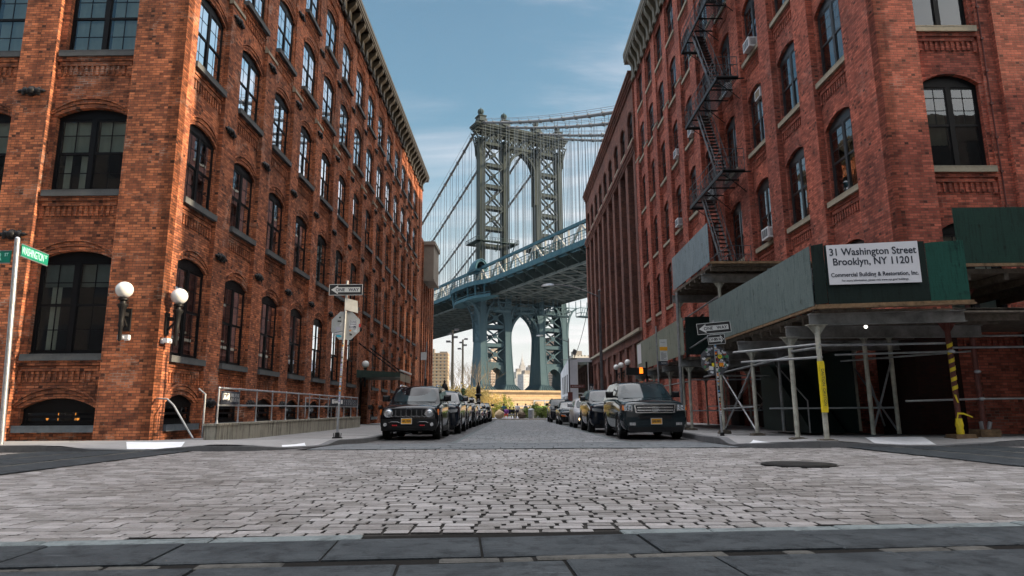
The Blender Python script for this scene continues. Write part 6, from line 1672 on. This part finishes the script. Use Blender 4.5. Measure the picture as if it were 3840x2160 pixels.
for y in (yB-4.2,): g.tube([(-9.0,y,.5),(-9.0,y,1.35),(-9.0,yB,1.35),(-9.0,yB,.5)],.024,8)
g.build('railing', M['galv'], RL, 60)
def rail_banner(label, y0, y1, z0, z1, seed):
    o = thing('railing_banner', label, 'banner', (xr+.035,0,0)); g = MB(); ny = 10
    g.grid([[(.01*math.sin(j*1.7+i),y0+(y1-y0)*j/ny,z0+(z1-z0)*i/4) for j in range(ny+1)] for i in range(5)]); g.build('cloth', M['ink'], o, 180)
    random.seed(seed); g = MB(); w = (y1-y0)
    X0 = .024
    g.box(X0-.002,X0,y0+.04*w,y0+.40*w,z0+.1,z1-.06); g.build('white_field', M['white_paint'], o)
    g = MB()
    for k in range(2):
        zc_ = z0+(z1-z0)*(.30+.38*k)
        for q in range(5): a = y0+w*(.08+.06*q); g.bar((X0+.003,a,zc_+U(-.1,.1)),(X0+.003,a+U(-.02,.06)*w,zc_+U(-.1,.1)),.004,.022,(0,0,1))
        g.bar((X0+.003,y0+w*.1,zc_),(X0+.003,y0+w*.34,zc_+.02),.004,.02,(0,0,1))
    g.build('glyphs', M['ink'], o)
    g = MB()
    for k in range(2):
        zc_ = z0+(z1-z0)*(.32+.36*k)
        for q in range(7): a = y0+w*(.47+.07*q); g.bar((X0,a,zc_-.05),(X0,a+U(0,.05)*w,zc_+.05),.003,.014,(0,0,1))
    g.build('lettering', M['sign_white'], o)
    return o
rail_banner('black and white banner tied to the near end of the railing', yA+.06, yA+1.25, .96, 1.30, 3)
rail_banner('black banner with white characters tied to the far end of the railing', yA+10.6, yA+15.5, .99, 1.32, 9)
o = thing('handrail', 'short sloping pipe handrail beside the left building corner', 'handrail', (0,0,0)); g = MB(); g.tube([(CX+.03,17.35,1.1),(CX+.42,17.15,1.08),(CX+.62,17.1,.92),(-8.05,16.95,.1)],.024,8); g.build('pipe', M['galv_dull'], o, 60)
g = MB(); g.tube([(-7.98,17.3,.1),(-7.98,17.3,1.2),(-8.3,17.6,1.35)],.024,8); o = g.build('handrail_post', M['galv_dull'], None, 60); tag(o, 'bent grey pipe post just before the ramp railing', 'handrail')
# entrance canopy
CA = thing('entrance_canopy', 'dark green flat entrance canopy hung on chains over the left building door', 'canopy', (0,0,0))
y0, y1, x0, x1 = 38.6, 42.3, CX+.2, -6.55
g = MB(); g.box(x0,x1,y0,y1,2.72,2.80); g.prism([(x0,3.15),(x1,2.98),(x1,2.8),(x0,2.8)], y0, y1, lambda a, b, t: (a,t,b)); g.build('roof', M['canopy_green'], CA)
g = MB(); g.box(x1,x1+.04,y0,y0+1.75,2.5,2.92); g.box(x1,x1+.04,y0+1.95,y1,2.5,2.92); g.build('fascia', M['limestone'], CA)
g = MB(); g.box(x1-.02,x1+.08,y0-.1,y1+.3,3.05,3.14); g.build('trim', M['sign_white'], CA)
for y in (y0+.3,y1-.3):
    g = MB(); a, b = Vector((x1-.2,y,3.0)), Vector((x0,y,4.75)); n = 16
    for i in range(n): p, q = a.lerp(b,i/n), a.lerp(b,(i+1.15)/n); g.bar(p,q,.05 if i % 2 else .09,.09 if i % 2 else .05)
    g.build('chain', M['iron'], CA)

M['lamp_orange'] = mat_emit('orange_table_lamp', (1,.33,.05), 1.6)
for x, z in ((-12.18,.80),(-11.72,.83),(-12.47,.62),(-11.65,.60),(-13.06,.63)):
    g = MB(); g.lathe([(.012,-.05),(.03,-.035),(.035,0),(.022,.03),(.0,.035)], (0,0,0), 8); g.tube([(0,0,-.05),(0,0,-.28)],.008,5); o = g.build('table_lamp', M['lamp_orange'], None, 40); o.location = (x,17.95,z); tag(o, 'tiny glowing orange lamp inside the front basement window of the left building', 'lamp', 'orange lamps in the basement window')
# ------------------------------------------------------------------ park, people, trees, city
PKB = thing('park_building', 'white park pavilion with a glass front and a PARK sign at the street end', 'building', (0,0,0))
M['white_wall'] = mat_concrete('white_render', (.55,.57,.60), .3, .15)
M['glass_blue'] = mat_glass('pavilion_glass', (.25,.38,.42), 1.3, .1)
g = MB(); zb_ = -.1
g.prism([(95,6.0),(81,7.1),(81,zb_),(95,zb_)], 6.9, 7.15, lambda a, b, t: (t,a,b)); g.box(7.15,7.9,81,81.3,zb_,6.9); g.box(7.15,16,94.7,95,zb_,6); g.face([(6.9,95,6.0),(6.9,81,7.1),(16,81,7.1),(16,95,6.0)])
g.box(7.9,16,80.9,81.3,6.6,7.1); g.build('wall', M['white_wall'], PKB)
for i, y in enumerate((83,85.5,88,90.5)):
    g = MB(); g.box(6.86,6.9,y,y+.9,.6,2.6); g.box(6.86,6.9,y,y+.9,2.9,5.2); g.build('slit_window', M['frame_black'], PKB)
g = MB()
for x in (7.9,9.2,10.75,12.3,14): g.box(x,x+.09,80.95,81.1,zb_,6.6)
for z in (2.75,): g.box(7.9,15,80.95,81.1,z,z+.12)
for x in (8.5,9.7,10.2,11.2): g.box(x,x+.06,80.96,81.08,zb_,2.75)
g.build('glazing_frame', M['sign_white'], PKB)
g = MB(); g.face([(7.9,81.15,zb_),(15,81.15,zb_),(15,81.15,6.6),(7.9,81.15,6.6)]); g.build('pane', M['glass_blue'], PKB)
g = MB(); g.box(8,15,84,84.2,zb_,6.5); g.build('interior', M['cloth_brown'], PKB)
g = MB(); g.box(9.33,10.7,80.86,80.92,2.95,3.95); sg = g.build('park_sign', M['ink'], PKB); text('lettering', 'PARK', .62, M['sign_white'], sg, T(10.02,80.855,3.42) @ FACE_S, .003, sx=.8, bold=.012)
# bollard pylons
def pylon(label, x, y, H, lettered):
    o = thing('iron_pylon', label, 'pylon', (x,y,-.13)); g = MB()
    g.box(-.25,.25,-.25,.25,0,.3); g.box(-.19,.19,-.19,.19,.3,H*.62)
    g.lathe([(.2,H*.62),(.34,H*.64),(.34,H*.67),(.2,H*.70),(.24,H*.74),(.22,H*.84),(.12,H*.90),(.06,H*.93),(.08,H*.96),(.02,H)],(0,0,0),8); g.build('shaft', M['iron'], o, 30)
    if lettered:
        g = MB()
        for i in range(7): z = .55+i*(H*.62-.7)/7; g.lathe([(.05,-.2),(.09,-.2),(.09,-.215),(.05,-.215)],(0,0,z+.1),8,'y')
        g.build('ornament', M['sign_white'], o)
pylon('black iron pylon with white ornaments, right of the little evergreen', -3.42, 66.5, 3.75, True)
pylon('black iron finial post rising behind the first left cars', -4.12, 40.2, 2.75, False)
# shrubs and trees
M['twig'] = mat_plain('bare_twig', (.20,.15,.09), .85, 0, .2, .4, 1)
M['twig_gold'] = mat_plain('golden_twig', (.33,.22,.07), .85, 0, .2, .35, 1)
M['leaf_gold'] = mat_leaf('dry_leaf', (.28,.19,.05), (.42,.31,.10)); M['leaf_green'] = mat_leaf('shrub_leaf', (.05,.09,.015), (.16,.20,.035)); M['leaf_dark'] = mat_leaf('evergreen', (.012,.035,.018), (.04,.08,.03)); M['leaf_lime'] = mat_leaf('spring_leaf', (.16,.19,.025), (.30,.30,.06))
def branchy(g, p, d, L_, r, depth, tips, spread=.6):
    q = p+d*L_*.5+Vector((U(-1,1),U(-1,1),U(-.3,.6)))*L_*.08; e = p+d*L_
    g.tube([p,q,e], r, 4, False, r*.6)
    tips.append(e)
    if depth == 0: return
    for i in range(random.choice((2,3))):
        nd = (d+Vector((U(-1,1),U(-1,1),U(-.25,.7)))*spread).normalized(); branchy(g, e if i < 2 else q, nd, L_*U(.55,.8), r*.6, depth-1, tips, spread)
def leaves(g, pts, n, rad, size):
    for p in pts:
        for _ in range(n):
            c = p+Vector((random.gauss(0,1),random.gauss(0,1),random.gauss(0,1)))*rad; a = Vector((U(-1,1),U(-1,1),U(-1,1))).normalized(); b = a.orthogonal().normalized(); s = size*U(.6,1.4)
            g.face([c-a*s, c+b*s*.6, c+a*s, c-b*s*.6])
def bare_tree(label, x, y, H, seed, name='bare_tree', cat='tree', tw='twig', leaf=None, n=5, depth=4, group=None, ln=2, spread=.6, r0=.07):
    random.seed(seed); o = thing(name, label, cat, (x,y,-.3)); 
    if group: o['group'] = group
    g = MB(); tips = []
    if name == 'bare_tree':
        g.tube([(0,0,0),(U(-.1,.1)*H*.3,0,H*.3)], r0*H/5, 6, False, r0*.7*H/5); t = MB()
        for i in range(n): branchy(t, Vector((0,0,H*(.25+.1*rnd()))), Vector((U(-.7,.7),U(-.7,.7),U(.6,1))).normalized(), H*.30, r0*.45*H/5, depth, tips, spread)
        g.build('trunk', M[tw], o); t.build('crown', M[tw], o)
    else:
        for i in range(n): branchy(g, Vector((U(-.5,.5),U(-.3,.3),0)), Vector((U(-.55,.55),U(-.55,.55),U(.7,1))).normalized(), H*.36, r0*.4, depth, tips, spread)
        g.build('stems', M[tw], o)
    if leaf: l = MB(); leaves(l, tips, ln, .16*H/3, .075*H/3+.03); l.build('foliage', M[leaf], o)
    return o
kinds = [('golden bare shrub, tallest of the thicket left of the tower', -12.5, 104, 5.2),('low golden shrub below the first light mast', -11.0, 98, 4.0),('golden thicket shrub between the two light masts', -9.8, 112, 5.6),('yellow brown shrub right of the second light mast', -8.6, 100, 4.4),
         ('leafless golden shrub behind the small evergreen', -7.4, 116, 5.8),('wide golden shrub at the blue tower foot', -6.2, 108, 5.4),('dry shrub next to the lettered pylon', -5.2, 98, 4.2),('short tawny shrub right of the lettered pylon', -4.0, 112, 4.6),('tawny shrub against the stone pier', -2.6, 118, 4.2),('dry bush beside the apartment block foot', -14.2, 112, 6.0),('small dry bush at the left building edge', -13.2, 96, 4.6)]
for i, (lab, x, y, H) in enumerate(kinds): bare_tree(lab, x, y, H, 100+i, 'bare_shrub', 'shrub', 'twig_gold', 'leaf_gold', 12, 3, 'golden shrubs in the park', 2, .5, .06)
bare_tree('leafless tree arching out between the two light masts', -11.8, 128, 10.5, 7, n=5, depth=4)
bare_tree('leafless tree with thin upright twigs before the blue tower foot', -11.5, 165, 13, 9, n=7, depth=4, spread=.4)
bare_tree('second leafless upright tree near the blue tower foot', -8.2, 160, 12.5, 10, n=7, depth=4, spread=.4)
# small evergreen
random.seed(4); o = thing('evergreen_tree', 'small dark evergreen among the golden shrubs', 'tree', (-5.9,80,-.2)); g = MB(); g.tube([(0,0,0),(0,0,3.6)],.07,6,r1=.02); g.build('trunk', M['twig'], o)
g = MB(); pts = []
for i in range(46):
    z = .5+3.1*rnd(); a = U(0,2*PI); q = (3.75-z)*.34*U(.5,1.05); pts.append(Vector((q*math.cos(a),q*math.sin(a),z-.1*q)))
leaves(g, pts, 16, .13, .09); g.build('crown', M['leaf_dark'], o)
def bush(label, x, y, w, d, h, leaf, seed, n=150, name='shrub'):
    random.seed(seed); o = thing(name, label, 'shrub', (x,y,-.15)); g = MB(); pts = []
    for i in range(n):
        a, b, c = U(-1,1), U(-1,1), rnd(); pts.append(Vector((a*w/2,b*d/2,c*h*(1-.35*a*a+.18*math.sin(7*a+seed)))))
    leaves(g, pts, 14, .12, .085); g.build('foliage', M[leaf], o); s = MB()
    for i in range(6): s.tube([(U(-.4,.4)*w,U(-.3,.3)*d,0),(U(-.5,.5)*w,U(-.4,.4)*d,h*.7)],.02,4)
    s.build('stems', M['twig'], o); return o
bush('dark green clipped hedge left of the far right cars', 3.0, 79, 3.6, 1.6, 1.65, 'leaf_green', 3, 260, 'hedge')
bush('lime green leafy bush behind the sitting people', -.75, 100, 1.9, 1.6, 3.0, 'leaf_lime', 5)
bush('yellow green bush left of the lime bush', -2.1, 98, 1.7, 1.4, 2.0, 'leaf_lime', 6)
bush('low green bush beside the evergreen', -5.0, 78, 2.2, 1.2, 1.3, 'leaf_lime', 8); bush('low brown hedge beyond the left cars', -3.9, 84, 3.0, 1.0, 1.1, 'leaf_gold', 9)
# lawn behind the hedge and low walls
g = MB(); n = 30
for j in range(1): g.grid([[(3.2+i*.35,104+k*6,1.15+.12*k+.04*math.sin(i*1.3+k)+.02*i) for i in range(n)] for k in range(4)])
structure(g.build('lawn', M['lawn'])); g = MB(); g.box(-4,14,103.6,104,-.2,1.15); o = g.build('retaining_wall', M['limestone']); tag(o, 'low pale retaining wall under the bright green lawn', 'wall')
o = thing('fence', 'white park fence with posts in front of the stone pier', 'fence', (0,0,0)); g = MB()
for z in (1.3,2.75): g.box(4.4,14,140,140.1,z,z+.2)
g.build('rail', M['white_paint'], o)
for i in range(5): g = MB(); g.box(4.4+2.2*i,4.62+2.2*i,139.9,140.15,-.3,2.9); g.build('post', M['white_paint'], o)
o = thing('fence', 'low white picket barrier behind the lime bush', 'fence', (0,0,0)); g = MB(); g.box(-1.0,4.2,125,125.1,1.55,1.75); g.build('rail', M['white_paint'], o)
for i in range(8): g = MB(); g.box(-1.0+.73*i,-.9+.73*i,124.95,125.1,-.2,1.75); g.build('post', M['white_paint'], o)
# boulders, bin
def rock(label, x, y, s, m, seed):
    random.seed(seed); g = MB(); g.sphere((0,0,s[2]*.45), 1, 12, 8, (s[0]/2,s[1]/2,s[2]/2)); g.v = [tuple(Vector(v)*(1+.22*mnoise.noise(Vector(v)*3+Vector((seed,0,0))))) for v in g.v]
    o = g.build('boulder', M[m], None, 25); o.location = (x,y,-.1); tag(o, label, 'boulder', 'boulders across the path')
M['rock'] = mat_concrete('tan_rock', (.45,.33,.20), 1.5, .7); M['rock_dark'] = mat_concrete('dark_rock', (.12,.09,.06), 1.5, .8)
rock('tan boulder at the left of the path', -1.55, 77, (1.1,.8,.95), 'rock', 2); rock('dark brown boulder in the middle of the path', 1.0, 77, (.95,.8,.85), 'rock_dark', 4)
o = thing('litter_bin', 'round grey litter bin before the hedge', 'bin', (2.1,76,-.1)); g = MB(); g.lathe([(.3,0),(.33,.1),(.34,.9),(.36,.95),(.30,1.05),(.15,1.12),(.0,1.13)],(0,0,0),16); g.build('body', M['galv_dull'], o, 40)
# people
M['skin'] = mat_plain('skin', (.45,.27,.19), .6, 0, .3, .08, 6); M['hair'] = mat_plain('dark_hair', (.025,.02,.016), .7, 0, .3, .2, 8)
def person(label, x, y, joints, shirt, trousers, z0=-.13, rz=0, hairlong=False):
    """joints: pose dict; one skinned body with clothing colours by separate child meshes"""
    o = thing('person', label, 'person', (x,y,z0), rz)
    J = joints
    def skin(name, chains, mat, sub=1):
        vs, es, rs = [], [], []; idx = {}
        for ch in chains:
            prev = None
            for (k, r) in ch:
                p = J[k]
                if k not in idx: idx[k] = len(vs); vs.append(p); rs.append(r)
                if prev is not None: es.append((prev, idx[k]))
                prev = idx[k]
        me = bpy.data.meshes.new(name); me.from_pydata(vs, es, []); ob = link(name, me, o)
        m = ob.modifiers.new('s','SKIN')
        for i, r in enumerate(rs): me.skin_vertices[0].data[i].radius = (r,r)
        me.skin_vertices[0].data[0].use_root = True
        s = ob.modifiers.new('u','SUBSURF'); s.levels = 1; modapply(ob, None); ob.data.materials.clear(); ob.data.materials.append(M[mat]); ob.data.polygons.foreach_set('use_smooth',[True]*len(ob.data.polygons)); return ob
    skin('body', [[('pel',.13),('waist',.115),('chest',.14),('neck',.06),('chin',.055),('head',.095),('crown',.075)],[('chest',.14),('shl',.075),('ell',.042),('wrl',.032),('hal',.03)],[('chest',.14),('shr',.075),('elr',.042),('wrr',.032),('har',.03)],[('pel',.13),('hil',.085),('knl',.055),('anl',.04),('tol',.04)],[('pel',.13),('hir',.085),('knr',.055),('anr',.04),('tor',.04)]], 'skin')
    skin('shirt', [[('pel',.145),('waist',.135),('chest',.16),('neck',.07)],[('chest',.16),('shl',.088),('ell',.058),('wrl',.042)],[('chest',.16),('shr',.088),('elr',.058),('wrr',.042)]], shirt)
    skin('trousers', [[('pel',.15),('hil',.10),('knl',.072),('anl',.056)],[('pel',.15),('hir',.10),('knr',.072),('anr',.056)]], trousers)
    h = J['head']; g = MB(); g.sphere((h[0],h[1]+.02,h[2]+.05), .11, 10, 8, (1,1.05,.9)); 
    if hairlong: g.sphere((h[0],h[1]+.07,h[2]-.1), .1, 8, 6, (1,.6,1.6))
    g.build('hair', M['hair'], o, 180)
    return o
def stand():
    return dict(pel=(0,0,.93),waist=(0,0,1.08),chest=(0,0,1.32),neck=(0,0,1.47),chin=(0,-.02,1.53),head=(0,-.01,1.62),crown=(0,0,1.70),shl=(-.19,0,1.40),ell=(-.25,.02,1.13),wrl=(-.24,-.08,.90),hal=(-.24,-.1,.82),shr=(.19,0,1.40),elr=(.25,.02,1.13),wrr=(.24,-.08,.90),har=(.24,-.1,.82),hil=(-.09,0,.88),knl=(-.11,-.02,.49),anl=(-.13,.02,.09),tol=(-.14,-.13,.04),hir=(.09,0,.88),knr=(.11,-.03,.49),anr=(.13,.02,.09),tor=(.15,-.13,.04))
def sit(h=.45):
    d = stand()
    for k in ('pel','waist','chest','neck','chin','head','crown','shl','ell','shr','elr','hil','hir'): d[k] = (d[k][0],d[k][1],d[k][2]-.93+h+.08)
    d.update(knl=(-.14,-.42,h+.02),anl=(-.14,-.44,.09),tol=(-.14,-.58,.04),knr=(.14,-.42,h+.02),anr=(.14,-.42,.09),tor=(.14,-.56,.04),wrl=(-.16,-.30,h+.14),hal=(-.15,-.38,h+.12),wrr=(.16,-.30,h+.14),har=(.15,-.38,h+.12)); return d
for k, c in (('cl_white',(.6,.6,.62)),('cl_navy',(.02,.025,.05)),('cl_black',(.015,.015,.017)),('cl_purple',(.22,.08,.28)),('cl_teal',(.05,.16,.18)),('cl_red',(.4,.04,.05)),('cl_grey',(.16,.16,.18))): M[k] = mat_plain(k.replace('cl_','cloth_'), c, .85, 0, .2, .15, 6)
person('person standing in a white top and dark trousers on the path', .55, 78, stand(), 'cl_white', 'cl_navy')
o = thing('park_bench', 'low stone bench carrying the seated group on the path', 'bench', (-.55,78.8,-.12)); g = MB(); g.box(-1.1,1.0,-.2,.25,.36,.45); g.build('seat', M['rock'], o)
for x in (-.9,.7): g = MB(); g.box(x,x+.2,-.15,.2,0,.36); g.build('leg', M['rock'], o)
person('person in black seated at the left end of the bench', -1.35, 78.8, sit(), 'cl_black', 'cl_navy', -.13, .25)
person('person in teal standing behind the bench, head bowed', -1.05, 79.6, stand(), 'cl_teal', 'cl_black', -.13, .3, True)
person('person in a purple top seated on the bench', -.75, 78.75, sit(), 'cl_purple', 'cl_red', -.13, -.1, True)
person('person in navy seated in the middle of the bench', -.35, 78.85, sit(), 'cl_navy', 'cl_grey', -.13, .1)
person('person in black seated at the right end of the bench', .08, 78.8, sit(), 'cl_black', 'cl_grey', -.13, -.3)
person('person in pale grey standing left of the litter bin', 1.6, 82, stand(), 'cl_grey', 'cl_navy', -.13, .4)
# ---------------- city
def tower(label, name, x, y, w, d, h, mat, rz=0, roofs=()):
    o = thing(name, label, 'building', (x,y,-1), rz); g = MB(); g.box(-w/2,w/2,-d/2,d/2,0,h); g.build('wall', mat, o)
    r = MB()
    if roofs:
        for (a, b, c, e, hh) in roofs: r.box(a,b,c,e,h,h+hh)
        r.build('roof', M['city_roof'], o)
    return o
M['city_roof'] = mat_plain('city_roof', (.20,.18,.16), .8, 0, .2, .3, .05)
F1 = mat_facade('tan_apartment_front', (.34,.23,.13), (.05,.05,.05), 3.6, 3.1, .42, .48, (.42,.34,.24)); F2 = mat_facade('brown_striped_tower', (.27,.20,.155), (.10,.09,.08), 4.2, 3.0, .55, .5, (.45,.40,.35)); F3 = mat_facade('pale_office_front', (.38,.38,.38), (.10,.10,.11), 3.4, 3.3, .55, .5); F4 = mat_facade('glass_office_front', (.20,.21,.23), (.07,.08,.10), 3.0, 3.6, .7, .7); F5 = mat_facade('white_apartment_front', (.42,.40,.36), (.06,.06,.06), 4, 3.2, .4, .45); F6 = mat_facade('grey_limestone_tower', (.30,.29,.28), (.12,.12,.13), 6, 4, .4, .8)
o = tower('tan brick apartment slab with a green banner, left of the light masts', 'apartment_building', -71, 620, 22, 14, 55.5, F1, 0, [(-9,-2,-4,4,4),(3,10,-4,4,1.5)])
g = MB(); g.box(-11.4,-6.9,-7.25,-7.05,26,52.5); b = g.build('banner', mat_plain('green_banner', (.03,.11,.03), .7, 0, .2, .2, .1), o); g = MB(); g.box(-11.45,-6.85,-7.4,-7.26,24,39); g.build('banner_foot', mat_plain('slate_banner', (.02,.045,.06), .7, 0, .2, .2, .1), b)
text('lettering', 'WATCH', 2.2, M['sign_white'], b, T(-9.1,-7.45,32) @ FACE_S @ Matrix.Rotation(PI/2,4,'Z'), .05)
tower('brown banded housing tower seen through the left panel of the bridge tower', 'tower_block', -19, 760, 22, 18, 71, F2, .5, [(-5,5,-4,4,4)])
tower('pale banded housing tower seen through the right panel of the bridge tower', 'tower_block', 52, 860, 18, 18, 92, F2, -.3, [(-5,5,-4,4,4)])
tower('low grey office behind the middle arch, left', 'office_building', 4, 1500, 18, 22, 74, F3, .3); tower('white stepped office behind the middle arch', 'office_building', 29, 1400, 30, 22, 78, F3, .6, [(-8,8,-6,6,8)]); tower('grey office with a red brick crown behind the middle arch', 'office_building', 14, 1650, 18, 18, 98, F5, .4, [(-5,5,-5,5,8)])
tower('blue grey glass tower right of the needle topped skyscraper', 'office_building', 69, 2300, 40, 40, 152, F4, .1, [(-15,16,-10,10,6)]); tower('small pale office at the arch right side', 'office_building', 39, 1250, 12, 16, 72, F5, .1)
o = tower('white apartment block above the glass park building', 'apartment_building', 84, 740, 42, 20, 62, F5, .3, [(-17,-9,-6,6,5)])
tower('low pale building behind the park pavilion', 'apartment_building', 56, 700, 20, 20, 44, F5, .1)
ES = thing('skyscraper', 'grey stepped skyscraper with a needle spire framed in the bridge arch', 'skyscraper', (72,4900,-1), .35)
for nm, w, d, z0, z1 in (('base',75,55,0,90),('shaft',52,42,90,300),('upper_tier',40,34,300,335)):
    g = MB(); g.box(-w/2,w/2,-d/2,d/2,z0,z1); g.build(nm, F6, ES)
g = MB(); g.loft([[(-a,-a,z),(a,-a,z),(a,a,z),(-a,a,z)] for a, z in ((13,335),(12,352),(8,362),(6.5,378),(3,388))]); cr = g.build('crown', F6, ES)
g = MB(); g.tube([(0,0,386),(0,0,415),(0,0,443)],3,8,r1=.8); g.build('spire', M['galv_dull'], ES, 60)
random.seed(8)
# overhead wire
g = MB(); pts = []
for i in range(17): t = i/16; pts.append((9.6+(6.95-9.6)*t, 78+(75-78)*t, 15.5+(6.5-15.5)*t-4.2*t*(1-t)))
g.tube(pts,.03,4); o = g.build('cable', M['iron']); tag(o, 'thin wire sagging from the dark brick building to the far lamp', 'wire')
# unseen block added to the east; it keeps the low sun off the crossing
EB = thing('brick_building', 'added brick block out of view far to the right, blocking the low sun', 'building', (62,10,0)); g = MB(); g.box(0,12,-40,40,-.2,29); g.build('wall', M['brick_right'], EB)

FB = mat_facade('old_warehouse_front', (.11,.095,.08), (.03,.035,.04), 3.1, 4.2, .6, .55)
for lab, x0, x1 in (('brick warehouse behind the viewer, left side of the street', -60, -9.6),('brick warehouse behind the viewer, right side of the street', 10.8, 60)):
    o = thing('brick_warehouse', lab, 'building', ((x0+x1)/2,-16,0)); g = MB(); g.box(-(x1-x0)/2,(x1-x0)/2,-8,8,-.2,21); g.build('wall', FB, o)

t = NT('morning_haze'); pv = t.n('ShaderNodeVolumePrincipled'); pv.inputs['Density'].default_value = 3.2e-5; pv.inputs['Color'].default_value = (.86,.90,.95,1); pv.inputs['Anisotropy'].default_value = .2; t.l(pv.outputs[0], t.out.inputs['Volume'])
g = MB(); g.box(-3100,3100,-320,9100,-2.6,470); o = g.build('haze', t.m); o['kind'] = 'stuff'; tag(o, 'pale haze filling the air over the street and city', 'haze')
SKY_TINT = (.92,1.22,1.20); CLOUD = (10.5,9.3,9.3); HAZE_C = (6.2,6.0,6.2); HAZE_F = .8; FILL_DECK = (34,34,35); GLOW = (20,19,17.5); SKY_S = .07; EXPO = 1.1
# ------------------------------------------------------------------ light, camera
SUN_EL, SUN_AZ = R(22), R(93.4)            # azimuth clockwise from +Y
sd = Vector((math.cos(SUN_EL)*math.sin(SUN_AZ), math.cos(SUN_EL)*math.cos(SUN_AZ), math.sin(SUN_EL)))
sl = bpy.data.lights.new('sun', 'SUN'); sl.energy = 5.; sl.angle = R(.8); sl.color = (1,.80,.55)
so = bpy.data.objects.new('sun', sl); C.objects.link(so); so.rotation_euler = sd.to_track_quat('Z','Y').to_euler(); so.location = (60,0,60)
w = bpy.data.worlds.new('World'); scene.world = w; w.use_nodes = True
nt = w.node_tree; nt.nodes.clear()
def wn(t, **k):
    x = nt.nodes.new(t)
    for a, b in k.items(): setattr(x, a, b)
    return x
L = nt.links.new
def wmath(op, a, b=None, clamp=False):
    x = wn('ShaderNodeMath', operation=op, use_clamp=clamp)
    for i, q in enumerate((a,b)):
        if q is None: continue
        if isinstance(q,(int,float)): x.inputs[i].default_value = q
        else: L(q, x.inputs[i])
    return x.outputs[0]
def wmix(f, a, b, mode='MIX'):
    x = wn('ShaderNodeMix', data_type='RGBA', blend_type=mode)
    for i, q in ((0,f),(6,a),(7,b)):
        if isinstance(q,(int,float)): x.inputs[i].default_value = q
        elif isinstance(q,tuple): x.inputs[i].default_value = (*q,1)
        else: L(q, x.inputs[i])
    return x.outputs[2]
def wmap(f, a, b, c=0, d=1):
    x = wn('ShaderNodeMapRange', interpolation_type='SMOOTHSTEP'); L(f, x.inputs[0])
    for i, q in enumerate((a,b,c,d)): x.inputs[1+i].default_value = q
    return x.outputs[0]
sky = wn('ShaderNodeTexSky', sky_type='NISHITA'); sky.sun_disc = False; sky.sun_elevation = SUN_EL; sky.sun_rotation = SUN_AZ
sky.air_density = 1.3; sky.dust_density = 2.2; sky.ozone_density = 1.6; sky.altitude = 0
tc = wn('ShaderNodeTexCoord'); sp = wn('ShaderNodeSeparateXYZ'); L(tc.outputs['Generated'], sp.inputs[0])
X, Y, Z = sp.outputs
# cloud sheet coordinates: direction projected on a plane overhead
zc = wmath('ADD', wmath('MAXIMUM', Z, 0), .12)
cv = wn('ShaderNodeCombineXYZ'); L(wmath('DIVIDE', X, zc), cv.inputs[0]); L(wmath('DIVIDE', Y, zc), cv.inputs[1])
mp = wn('ShaderNodeMapping'); mp.inputs['Rotation'].default_value = (0,0,R(35)); mp.inputs['Scale'].default_value = (.55,1.5,1); L(cv.outputs[0], mp.inputs[0])
n1 = wn('ShaderNodeTexNoise'); n1.inputs['Scale'].default_value = .9; n1.inputs['Detail'].default_value = 7; n1.inputs['Roughness'].default_value = .58; n1.inputs['Distortion'].default_value = .35; L(mp.outputs[0], n1.inputs['Vector'])
wisps = wmath('MULTIPLY', wmap(n1.outputs['Fac'], .40, .68, 0, .75), wmap(X, -.35, .25, .35, 1))
col = wmix(1., sky.outputs[0], SKY_TINT, 'MULTIPLY')
col = wmix(wisps, col, CLOUD)
# pale haze low on the horizon
col = wmix(wmap(Z, .0, .42, HAZE_F, 0), col, HAZE_C)
# a bright broken cloud deck overhead, out of frame, added as soft fill light
n2 = wn('ShaderNodeTexNoise'); n2.inputs['Scale'].default_value = 1.1; n2.inputs['Detail'].default_value = 5; L(cv.outputs[0], n2.inputs['Vector'])
deck = wmath('MULTIPLY', wmap(Z, .60, .84), wmap(Y, -.62, -.2))
deck = wmath('MULTIPLY', deck, wmap(n2.outputs['Fac'], .30, .55, .35, 1))
col = wmix(deck, col, FILL_DECK)
dt = wn('ShaderNodeVectorMath', operation='DOT_PRODUCT'); L(tc.outputs['Generated'], dt.inputs[0]); dt.inputs[1].default_value = tuple(sd)
col = wmix(wmap(dt.outputs['Value'], .45, 1., 0, .9), col, GLOW)
bg = wn('ShaderNodeBackground'); bg.inputs[1].default_value = SKY_S; L(col, bg.inputs[0])
wo = wn('ShaderNodeOutputWorld'); L(bg.outputs[0], wo.inputs[0])

cam = bpy.data.cameras.new('camera'); co = bpy.data.objects.new('camera', cam); C.objects.link(co)
cam.sensor_width = 36; cam.lens = 36*1655/2576; cam.clip_end = 20000; cam.clip_start = .05
pt, rl = math.atan(310/1655), R(.35)
Rm = Vector((1,0,0)); Um = Vector((0,-math.sin(pt),math.cos(pt))); Fm = Vector((0,math.cos(pt),math.sin(pt)))
r_ = Rm*math.cos(rl) - Um*math.sin(rl); u_ = Um*math.cos(rl) + Rm*math.sin(rl)
mm = Matrix((r_, u_, -Fm)).transposed().to_4x4(); mm.translation = (0,0,.72); co.matrix_world = mm
scene.camera = co
scene.render.engine = 'CYCLES'
scene.view_settings.view_transform = 'Standard'; scene.view_settings.look = 'None'; scene.view_settings.gamma = 1
scene.view_settings.exposure = EXPO
scene.cycles.max_bounces = 6; scene.cycles.transparent_max_bounces = 16; scene.cycles.caustics_reflective = False; scene.cycles.caustics_refractive = False
